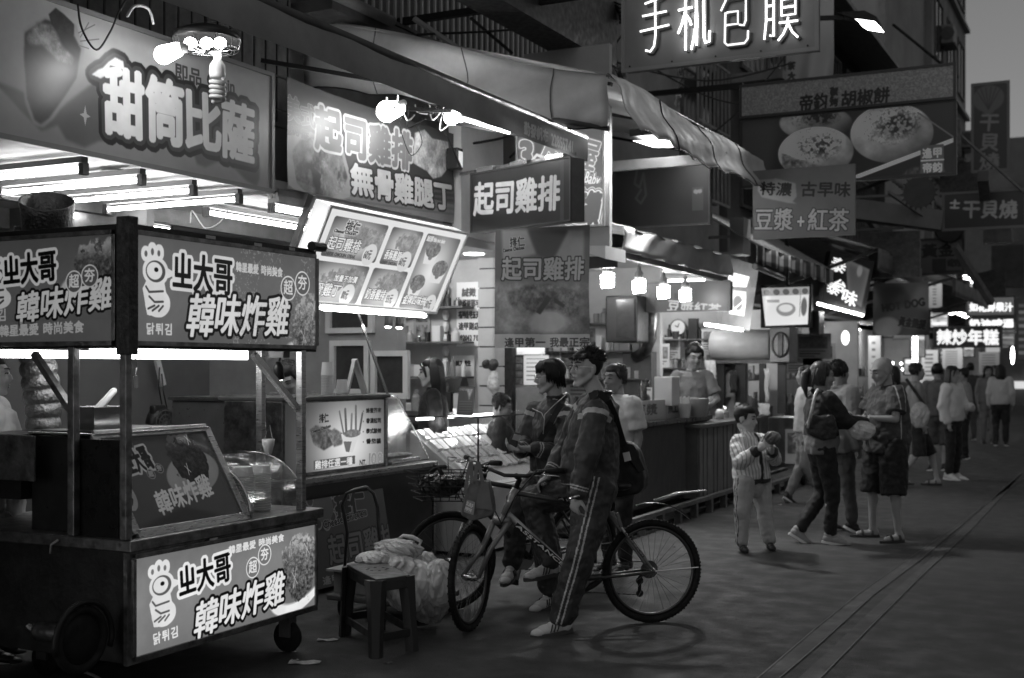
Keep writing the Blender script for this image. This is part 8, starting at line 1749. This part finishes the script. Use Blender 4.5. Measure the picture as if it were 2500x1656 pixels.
for i, (px, Z, yw, h, o, lb, ov) in enumerate(crowd):
    o.setdefault('voxel', .018); o.setdefault('seed', 20 + i); o['group'] = 'people in the crowd'; person(lb, pose(gT(px, Z), yw, h, **ov), o)
m = MB(); a, b = onD(2212, 925, 16.4), onD(2258, 990, 16.3); m.bar(a, b, .04, .01, up=(.4, -.9, 0)); m.build('bag_strap', bgm, [x for x in bpy.data.objects if x.get('label', '').startswith('man in a pale shirt with')][0])
crumple('plastic_bag', 'pale plastic bag carried by the man with the diagonal strap', onD(2245, 1015, 16.3), .12, .08, .18, bagm, 14)
# ---------------------------------------------------------------- bicycles
def bicycle(label, rear, front, steer, paint, rad=.325, lean=0, decals=None, tread=False, fender=True, whl=None):
    rear, front = V((rear[0], rear[1], 0)), V((front[0], front[1], 0)); F = (front - rear).normalized(); L = V((-F.y, F.x, 0)); wb = (front - rear).length
    t = thing('bicycle', label, 'bicycle', (rear + front) / 2); G = lambda x, y, z: rear + F * x + L * y + V((0, 0, z)); k = wb / 1.06; alu = mat('bike_alloy', .55, .25, 1); chrome = mat('bike_chrome', .6, .15, 1)
    def wheel(c, fd, nm):
        ld = V((-fd.y, fd.x, 0)); ring = lambda r, n=44: [c + fd * r * math.cos(a) + V((0, 0, r * math.sin(a))) for a in [i * 2 * PI / n for i in range(n)]]
        m = MB(); m.tube(ring(rad - .021), .021, 8, closed=True); w_ = m.build('wheel', rubber, t, smooth=True)
        m = MB(); m.tube(ring(rad - .052), .011, 6, closed=True); m.build('rim', mat('bike_rim', .10, .3, .8), w_, smooth=True)
        m = MB()
        for i in range(30):
            a = i * 2 * PI / 30; b = a + (.28 if i % 2 else -.28); s_ = .028 * (1 if i % 4 < 2 else -1)
            m.tube([c + ld * s_ + fd * .022 * math.cos(b) + V((0, 0, .022 * math.sin(b))), c + fd * (rad - .06) * math.cos(a) + V((0, 0, (rad - .06) * math.sin(a)))], .0012, 4)
        m.build('spokes', mat('spoke_wire', .2, .5, .6), w_)
        m = MB(); m.tube([c - ld * .05, c - ld * .03, c + ld * .03, c + ld * .05], [.012, .022, .022, .012], 12); m.build('hub', alu, w_, smooth=True)
        if tread:
            m = MB()
            for i in range(88):
                a = i * 2 * PI / 88; q = c + fd * (rad - .004) * math.cos(a) + V((0, 0, (rad - .004) * math.sin(a))); d = (q - c).normalized(); m.bar(q - ld * .017 + ld * .005 * (i % 2), q - ld * .004, .010, .007, up=d); m.bar(q + ld * .004, q + ld * .017 - ld * .005 * (i % 2), .010, .007, up=d)
            m.build('tread', rubber, w_)
        return w_
    rc = G(0, 0, rad); bb = G(.43 * k, 0, .29); ht, hb = G(.80 * k, 0, .86), G(.865 * k, 0, .70); st = G(.27 * k, 0, .72)
    wheel(rc, F, 'rear')
    ax = (ht - hb).normalized(); Rm = Matrix.Rotation(steer, 3, ax); fF = Matrix.Rotation(steer, 3, V((0, 0, 1))) @ F; fL = V((-fF.y, fF.x, 0)); fc = V((front.x, front.y, rad)); wheel(fc, fF, 'front')
    m = MB(); m.tube([hb + (ht - hb) * .1, bb], [.021, .018], 10); m.build('down_tube', paint, t, smooth=True)
    m = MB(); m.tube([ht - (ht - hb) * .15, st], [.017, .014], 10); m.build('top_tube', paint, t, smooth=True)
    m = MB(); m.tube([bb, st, st + (st - bb).normalized() * .10], .017, 10); m.build('seat_tube', paint, t, smooth=True)
    m = MB(); m.tube([hb, ht], .024, 12); m.build('head_tube', paint, t, smooth=True)
    m = MB(); [m.tube([bb + L * s_ * .03, rc + L * s_ * .055], [.012, .009], 8) for s_ in (-1, 1)]; m.build('chain_stays', paint, t, smooth=True)
    m = MB(); [m.tube([st + L * s_ * .02, rc + L * s_ * .055], [.010, .009], 8) for s_ in (-1, 1)]; m.build('seat_stays', paint, t, smooth=True)
    cr = hb - ax * .04; m = MB(); m.tube([cr - fL * .055, cr + fL * .055], .024, 8); [m.tube([cr + fL * s_ * .05, cr.lerp(fc + fL * s_ * .055, .5), fc + fL * s_ * .055], [.020, .018, .012], 8) for s_ in (-1, 1)]; m.tube([cr, hb], .018, 8); m.build('fork', mat('fork_grey', .22, .3, .4), t, smooth=True)
    stem = ht + ax * .06; hf = stem + fF * .07 + V((0, 0, .03)); m = MB(); m.tube([ht, stem, hf], .017, 8); m.build('stem', blkm, t, smooth=True)
    bar_ = [hf + fL * s_ * a + fF * b + V((0, 0, z)) for s_, a, b, z in ((-1, .30, -.04, .035), (-1, .17, -.02, .03), (-1, .07, .01, 0), (1, 0, .01, 0), (1, .07, .01, 0), (1, .17, -.02, .03), (1, .30, -.04, .035))]
    m = MB(); m.tube(bar_, .012, 8); m.build('handlebar', blkm, t, smooth=True)
    for i, j in ((0, 1), (6, 5)):
        m = MB(); m.tube([bar_[i], bar_[i].lerp(bar_[j], .85)], .018, 10); m.build('grip', rubber, t, smooth=True); q = bar_[i].lerp(bar_[j], .9)
        m = MB(); m.tube([q, q + fF * .05 - V((0, 0, .02)), bar_[i] + fF * .07 - V((0, 0, .03))], [.009, .007, .004], 6); m.build('brake_lever', alu, t, smooth=True)
        m = MB(); P_ = [q + fF * .03, q + fF * .16 + V((0, 0, .02)), q.lerp(hb, .5) + fF * .17, hb + fF * .05 - V((0, 0, .05))]; m.tube([P_[0].lerp(P_[1], .5)] + P_[1:], .004, 5); m.build('brake_cable', cableM, t, smooth=True)
    sp_ = st + (st - bb).normalized() * .10; m = MB(); m.ell(sp_ + V((0, 0, .05)) - F * .05, .07, .075, .03, Matrix((L, -F, V((0, 0, 1)))).transposed()); m.ell(sp_ + V((0, 0, .055)) + F * .07, .025, .11, .022, Matrix((L, -F, V((0, 0, 1)))).transposed()); m.tube([st, sp_ + V((0, 0, .03))], .013, 8); m.build('saddle', blk, t, smooth=True)
    m = MB(); q = bb - L * .06; m.lathe(q, [(.085, -.003), (.09, 0), (.085, .003)], 26, axis=L); m.tube([q - L * .02, q - L * .02 + F * .05 - V((0, 0, .16))], .011, 6); m.tube([bb + L * .06, bb + L * .08 - F * .05 + V((0, 0, .16))], .011, 6); m.tube([bb - L * .07, bb + L * .07], .016, 8); m.build('crank', mat('crank_alloy', .35, .3, 1), t)
    m = MB(); m.box((0, 0, 0), (0, 0, 0)) if 0 else None
    for s_, zz in ((-1, -.16), (1, .16)): q = bb + L * s_ * .13 + F * (-.05 * s_ * -1 * -1) + V((0, 0, zz)); m = MB(); m.bar(q - L * .05, q + L * .05, .07, .02, up=F); m.build('pedal', blkm, t)
    m = MB(); q = rc - L * .05; [m.lathe(q + L * .006 * i, [(.055 - .008 * i, -.002), (.057 - .008 * i, 0), (.055 - .008 * i, .002)], 20, axis=L) for i in range(4)]; m.build('cassette', mat('cassette', .12, .35, 1), t)
    m = MB(); dr = rc - L * .06 + F * .06 - V((0, 0, .10)); m.tube([rc - L * .055, dr + V((0, 0, .05)), dr - V((0, 0, .05))], .012, 6); [m.lathe(dr + V((0, 0, z)), [(.024, -.004), (.024, .004)], 12, axis=L) for z in (.03, -.05)]; m.build('derailleur', blkm, t)
    m = MB(); m.tube([rc - L * .06 + V((0, 0, .05)), bb - L * .06 + V((0, 0, .085))], .004, 4); m.tube([dr - V((0, 0, .06)), bb - L * .06 - V((0, 0, .088))], .004, 4); m.build('chain', cableM, t)
    for c_, d_ in ((rc, F),): m = MB(); m.tube([c_ + L * .05 + d_ * .08, c_ + L * .055 - d_ * .29 + V((0, 0, .02))], .004, 5); m.build('stand_rod', chrome, t)
    m = MB(); q = st.lerp(rc, .28); [m.bar(q + L * s_ * .035, q + L * s_ * .045 + F * .03 + V((0, 0, .09)), .014, .02) for s_ in (-1, 1)]; m.build('rim_brake', alu, t)
    if fender:
        m = MB(); m.sheet([[rc + F * (rad + .07) * math.cos(a) + V((0, 0, (rad + .06 + .04 * math.sin(a)) * math.sin(a))) + L * y for y in (-.03, 0, .03)] for a in [PI * (.42 + .30 * i / 10) for i in range(11)]], uv=False); q = m.build('fender', mat('fender_dark', .04, .3), t, smooth=True, solid=.006)
        q0 = rc + F * (rad + .07) * math.cos(PI * .72) + V((0, 0, (rad + .1) * .8)); m = MB(); a_ = rc - F * .02 + V((0, 0, .44)); m.sheet([[a_ + L * y + V((0, 0, 0)) for y in (-.03, .03)], [a_ - F * .16 + V((0, 0, .045)) + L * y for y in (-.035, .035)], [a_ - F * .34 + V((0, 0, .055)) + L * y for y in (-.02, .02)]], uv=False); m.build('fender_tip', mat('fender_pale', .4, .25, .3), t, smooth=True, solid=.008)
    if decals:
        for a, b, off, txt, h_, in ((hb, bb, .023, decals[0], .032), (ht, st, .022, decals[1], .022), (st, rc, .062, decals[2], .016)):
            d = (b - a); Ln = d.length; d.normalize(); n = L; u = n.cross(d); s0, s1 = (.14, .80) if off == .023 else ((.45, .95) if off == .022 else (.35, .75))
            P0 = a + d * Ln * s0 + n * off; P1 = a + d * Ln * s1 + n * off; u = u if u.z > 0 else -u; cv = Canvas(460, 64, .07 if off == .023 else .05); W_ = sum(glyph(ch)[1] + .06 for ch in txt); cv.text(txt, 10, 2, 56, .85 if off == .023 else .5, sx=435 / 56 / W_, bold=2.5, shear=.2)
            m = MB(); m.quad(P0 - u * h_ / 2, P1 - u * h_ / 2, P1 + u * h_ / 2, P0 + u * h_ / 2, uv=True); m.build('decal', pmat('decal', cv, 0, .35), t)
    return t, bar_, G, hb
pf = mat('bike_paint', .42, .22, .35, noise=.25, nscale=6, coat=.4); pd_ = mat('bike_paint_dark', .06, .3, .3, coat=.3)
tb, barA, GA, hbA = bicycle('mountain bicycle with pale tubes and lettered frame, nearest the camera', (-2.68, 7.29), (-3.58, 6.56), R(58), pf, decals=('ASSTANCE', 'AWESOME', 'ALUMINUM'), tread=True)
for o in tb.children:
    if o.name.startswith(('top_tube', 'seat_tube', 'chain_stays')): o.data.materials[0] = pd_
b2, barB, GB, hbB = bicycle('darker bicycle ridden by the boy behind, its front wheel near the plastic bags', (-3.48, 8.02), (-3.99, 7.03), R(-12), pd_, rad=.33, fender=False)
# basket with umbrella and dark bag on the farther bicycle
q = barB[3] + (barB[3] - hbB) * 0 ; bc_ = onD(1075, 1185, 7.9); t = thing('bicycle_basket', 'black wire basket with folded dark things on the farther bicycle', 'basket', bc_)
m = MB()
for i in range(5): w_ = .12 + .012 * i; zz = -.09 + i * .045; m.tube([bc_ + V((CA * a * w_ * 1.2 - SA * 0, SA * a * w_ * 1.2, zz)) + V((b * .09, -b * .09, 0)) for a, b in ((-1, -1), (1, -1), (1, 1), (-1, 1))], .004, 5, closed=True)
for i in range(12): a = i * PI / 6; m.tube([bc_ + V((.11 * math.cos(a), .11 * math.sin(a), -.09)), bc_ + V((.16 * math.cos(a), .15 * math.sin(a), .09))], .003, 4)
m.build('basket_wires', blkm, t)
o = crumple('folded_raincoat', 'shiny black folded raincoat stuffed in the bicycle basket', bc_ + V((0, 0, .0)), .15, .11, .08, mat('raincoat', .02, .18, noise=.4, nscale=12, bump=.9, bscale=12), 21, amp=.4, cat='raincoat')
for i, (a, b) in enumerate((((1050, 1155), (1090, 1140)), ((1060, 1135), (1080, 1160)))): A1_, B1_ = onD(a[0], a[1], 7.8), onD(b[0], b[1], 7.75); one(MB().tube([A1_, A1_.lerp(B1_, .5) + V((0, 0, .02)), B1_], .014, 8), 'bicycle_bell' if i == 0 else 'umbrella_handle', blk, 'small ' + ('dark bell' if i == 0 else 'dark hooked handle') + ' above the bicycle basket', 'bell' if i == 0 else 'umbrella handle', smooth=True)
# tote bag on the handlebar
Zt = 7.25; P_ = [onD(x, y, Zt) for x, y in ((1122, 1262), (1150, 1274), (1206, 1258), (1196, 1176), (1176, 1172), (1146, 1178))]
t = thing('tote_bag', 'grey cloth shopping bag hanging from the handlebar of the nearer bicycle', 'bag', onD(1165, 1270, Zt)); tote = mat('tote_cloth', .15, .6, noise=.2, nscale=8, bump=.3, bscale=10)
m = MB(); m.prism([onD(x, y, Zt) for x, y in ((1124, 1258), (1150, 1274), (1204, 1258), (1210, 1248), (1196, 1174), (1150, 1174), (1136, 1200))], V((-.03, .07, 0))); flesh('bag_body', m, tote, t, .008, 4, None, .02, .07)
m = MB()
for pts in (((1136, 1205), (1142, 1160), (1150, 1128), (1152, 1170), (1150, 1180)), ((1160, 1176), (1163, 1140), (1168, 1128), (1173, 1150), (1178, 1178))): PP = [onD(x, y, Zt - .01) for x, y in pts]; [m.bar(a, b, .022, .004, up=(.4, -.9, 0)) for a, b in zip(PP[:-1], PP[1:])]
m.build('handles', tote, t)
cv = Canvas(110, 90, .42); cv.text('SURF', 8, 4, 38, .75, bold=1.5, rot=.12); cv.text('MORE', 6, 40, 36, .72, bold=1.2, rot=.12) if 0 else cv.text('MPFF', 8, 42, 34, .7, bold=1.2, rot=.1)
m = MB(); zq = Zt - .03; m.quad(*[onD(x, y, zq) for x, y in ((1132, 1250), (1156, 1258), (1160, 1226), (1140, 1220))], uv=True); m.build('print', pmat('tote_print', cv, 0, .6), t)
m = MB(); m.prism([onD(x, y, Zt - .022) for x, y in ((1160, 1240), (1203, 1246), (1192, 1180), (1174, 1178))], V((0, .01, 0))); m.build('side_pocket', tote, t)

# ---------------------------------------------------------------- stool, bags, hand truck
Fp, Lp, Rp = onG(917, 1609), onG(836, 1552), onG(1012, 1590); Bp = Lp + Rp - Fp; cc = (Lp + Rp) / 2; t = thing('plastic_stool', 'dark plastic stool with splayed legs in front of the leaning poster', 'stool', cc); stm = mat('stool_plastic', .02, .38, noise=.1)
S4 = [Fp, Rp, Bp, Lp]; top = [cc + (p_ - cc) * .86 + V((0, 0, .42)) for p_ in S4]
for p_, q in zip(S4, top):
    m = MB(); o_ = (p_ - cc).normalized(); sd = V((-o_.y, o_.x, 0)); m.rings([[b + sd * a * w_ + o_ * e for a, e in ((-1, -.03), (-.5, .012), (.5, .012), (1, -.03), (.6, -.035), (0, -.012), (-.6, -.035))] for b, w_ in ((p_, .040), (p_.lerp(q, .5), .046), (q, .065))]); m.build('leg', stm, t)
for i in range(4):
    a, b = S4[i].lerp(top[i], .26), S4[(i + 1) % 4].lerp(top[(i + 1) % 4], .26); MB().bar(a, b, .012, .045).build('rung', stm, t, bevel=.003)
m = MB(); ring = lambda k_, z: [cc + (top[i].lerp(top[(i + 1) % 4], j / 5) - cc - V((0, 0, .42))) * k_ * (1 - .05 * math.sin(j / 5 * PI) * -1) + V((0, 0, z)) for i in range(4) for j in range(5)]
m.rings([ring(1.06, .36), ring(1.04, .41), ring(1.0, .428), ring(.9, .43)]); m.build('seat', stm, t, smooth=False, bevel=.004)
m = MB()
for i in range(8): a = i * PI / 4; m.lathe(cc + V((.06 * math.cos(a), .06 * math.sin(a), .4305)), [(.009, 0), (.009, .001)], 8)
m.build('seat_holes', dark, t)
t = thing('hand_truck', 'folding hand truck with bent tube handle behind the stool', 'hand truck', onG(930, 1500)); tbm = mat('truck_tube', .10, .3, .8)
m = MB(); m.tube([onD(x, y, 7.9 - .002 * (1420 - y) * .3) for x, y in ((838, 1440), (848, 1300), (836, 1235), (846, 1205), (868, 1195), (895, 1190), (912, 1205), (922, 1240), (925, 1300), (940, 1420))], .011, 8); m.build('handle_tube', tbm, t, smooth=True)
q = onG(960, 1512); MB().box((q.x - .45, q.y - .1, .10), (q.x + .25, q.y + .42, .14)).build('platform', greyd, t, bevel=.01)
for a, b in ((.2, -.06), (-.35, -.06), (.2, .38)): m = MB(); m.lathe((q.x + a, q.y + b, .055), [(.02, -.018), (.055, -.014), (.055, .014), (.02, .018)], 16, axis=(.6, .8, 0)); m.build('wheel', rubber, t, smooth=True)
gp = V((q.x - .1, q.y + .16, .14))
tray = mat('cardboard', .22, .8, noise=.15)
one(bx((gp.x - .33, gp.y - .2, .141), (gp.x - .05, gp.y + .2, .28)), 'carton', tray, 'cardboard carton on the hand truck behind the stool', 'carton', bevel=.004)
one(bx((gp.x - .37, gp.y - .23, .282), (gp.x + .0, gp.y + .2, .297)), 'flat_tray', mat('tray_pale', .3, .6), 'pale flat tray on the carton behind the stool', 'tray')
wb_ = mat('bag_translucent', .62, .25, noise=.15, nscale=8, bump=.4, bscale=22, spec=.8); wb2 = mat('bag_clear_food', .42, .18, noise=.5, nscale=9, bump=.5, bscale=20, spec=.9)
def pbag(px, py, Z, rx, ry, rz, m_, sd, label, amp=.3): return crumple('plastic_bag', label, onD(px, py, Z), rx, ry, rz, m_, sd, amp=amp)
pbag(1000, 1430, 7.5, .17, .13, .17, wb_, 31, 'big bulging white plastic bag on the ground right of the stool', .3); pbag(1050, 1452, 7.55, .13, .12, .19, wb2, 32, 'grey plastic bag leaning at the right of the bulging white bag', .35); pbag(965, 1392, 7.5, .16, .12, .10, wb2, 33, 'tied plastic bag slumped on the bulging white bag', .35)
pbag(970, 1345, 7.6, .15, .11, .075, wb2, 34, 'clear tied bag of food on top of the pile of plastic bags', .4); pbag(1035, 1385, 7.7, .09, .09, .10, wb_, 35, 'small white bag at the back right of the bag pile', .3)
pbag(1072, 1425, 7.45, .10, .09, .15, wb_, 36, 'bright white plastic bag at the front right of the bag pile', .35); pbag(910, 1368, 7.45, .10, .10, .055, wb_, 37, 'flat white plastic bag slumped over the back edge of the stool', .35)
m = MB(); m.tube([onD(x, y, 7.6) for x, y in ((965, 1322), (985, 1308), (1008, 1312), (1028, 1322), (1022, 1336), (1000, 1338))], [.008, .012, .014, .012, .012, .008], 6); one(m, 'bag_handle_loop', wb_, 'twisted plastic loop on top of the bag pile', 'bag handle', smooth=True)
for i in range(4): a = onD(925 + i * 3, 1362 + i * 6, 7.5); m = MB(); m.bar(a, a + V((.12, .06, -.03)), .012, .10, up=(.1, -.3, 1)); one(m, 'paper_stack', white, 'folded white paper sheaf left of the clear bag, ' + ['top', 'second', 'third', 'lowest'][i] + ' of the pile', 'paper', 'folded white papers on the bag pile', bevel=.004)
one(MB().tube([onD(880, 1380, 7.5), onD(895, 1372, 7.5), onD(908, 1378, 7.5)], [.03, .045, .03], 10), 'paper_bowl', paper, 'crimped paper bowl beside the white papers', 'paper bowl')
# small litter
def lit_(px, py, w_, h_, v_, label, nm='litter', cat='litter'):
    p0 = onG(px, py, .006); m = MB(); m.sheet([[p0 + V((CA, SA, 0)) * (w_ * (j / 4 - .5)) + V((-SA, CA, 0)) * (h_ * (i / 2 - .5)) + V((0, 0, .004 * math.sin(j * 2 + i))) for j in range(5)] for i in range(3)], uv=False); one(m, nm, mat('litter_%d' % int(v_ * 100), v_, .5, noise=.5, nscale=30), label, cat, solid=.002)
lit_(744, 1617, .17, .07, .5, 'printed paper wrapper lying on the road by the cart'); lit_(800, 1562, .12, .05, .25, 'crumpled wrapper under the cart caster'); lit_(720, 1612, .04, .03, .3, 'tiny scrap of paper left of the printed wrapper'); lit_(948, 1618, .05, .03, .08, 'dark flat scrap at the foot of the stool')
lit_(1905, 1232, .04, .04, .35, 'pale scrap on the road left of the woman in black'); lit_(1912, 1218, .03, .03, .4, 'second pale scrap further up the road'); lit_(2196, 1105, .06, .06, .5, 'pale scrap on the road beyond the polo-shirt man'); lit_(1645, 1335, .03, .03, .02, 'dark spot of chewing gum on the road')
t = thing('fire_extinguisher', 'small lying canister beside the cart wheel', 'canister', onG(120, 1600)); a = onY(98, 1543, CY0 - .05); m = MB(); m.caps(a, a + V((.2, .03, 0)), .045, .045, 14); m.build('canister_body', steel_d, t, smooth=True); m = MB(); m.tube([a + V((-.04, 0, 0)), a + V((-.08, 0, .02))], .015, 8); m.build('valve', steel, t)
one(MB().box((-5.4, 3.7, 0), (-4.9, 4.1, .16)), 'floor_board', greyd, 'dark low board on the ground at the bottom left', 'board')
cable([onG(155, 1606, .0) + V((0, 0, .02)), onG(180, 1630, .01), onG(230, 1650, .01), onG(300, 1690, .01)], .008, cablew, 'pale hose trailing on the road at the bottom left')
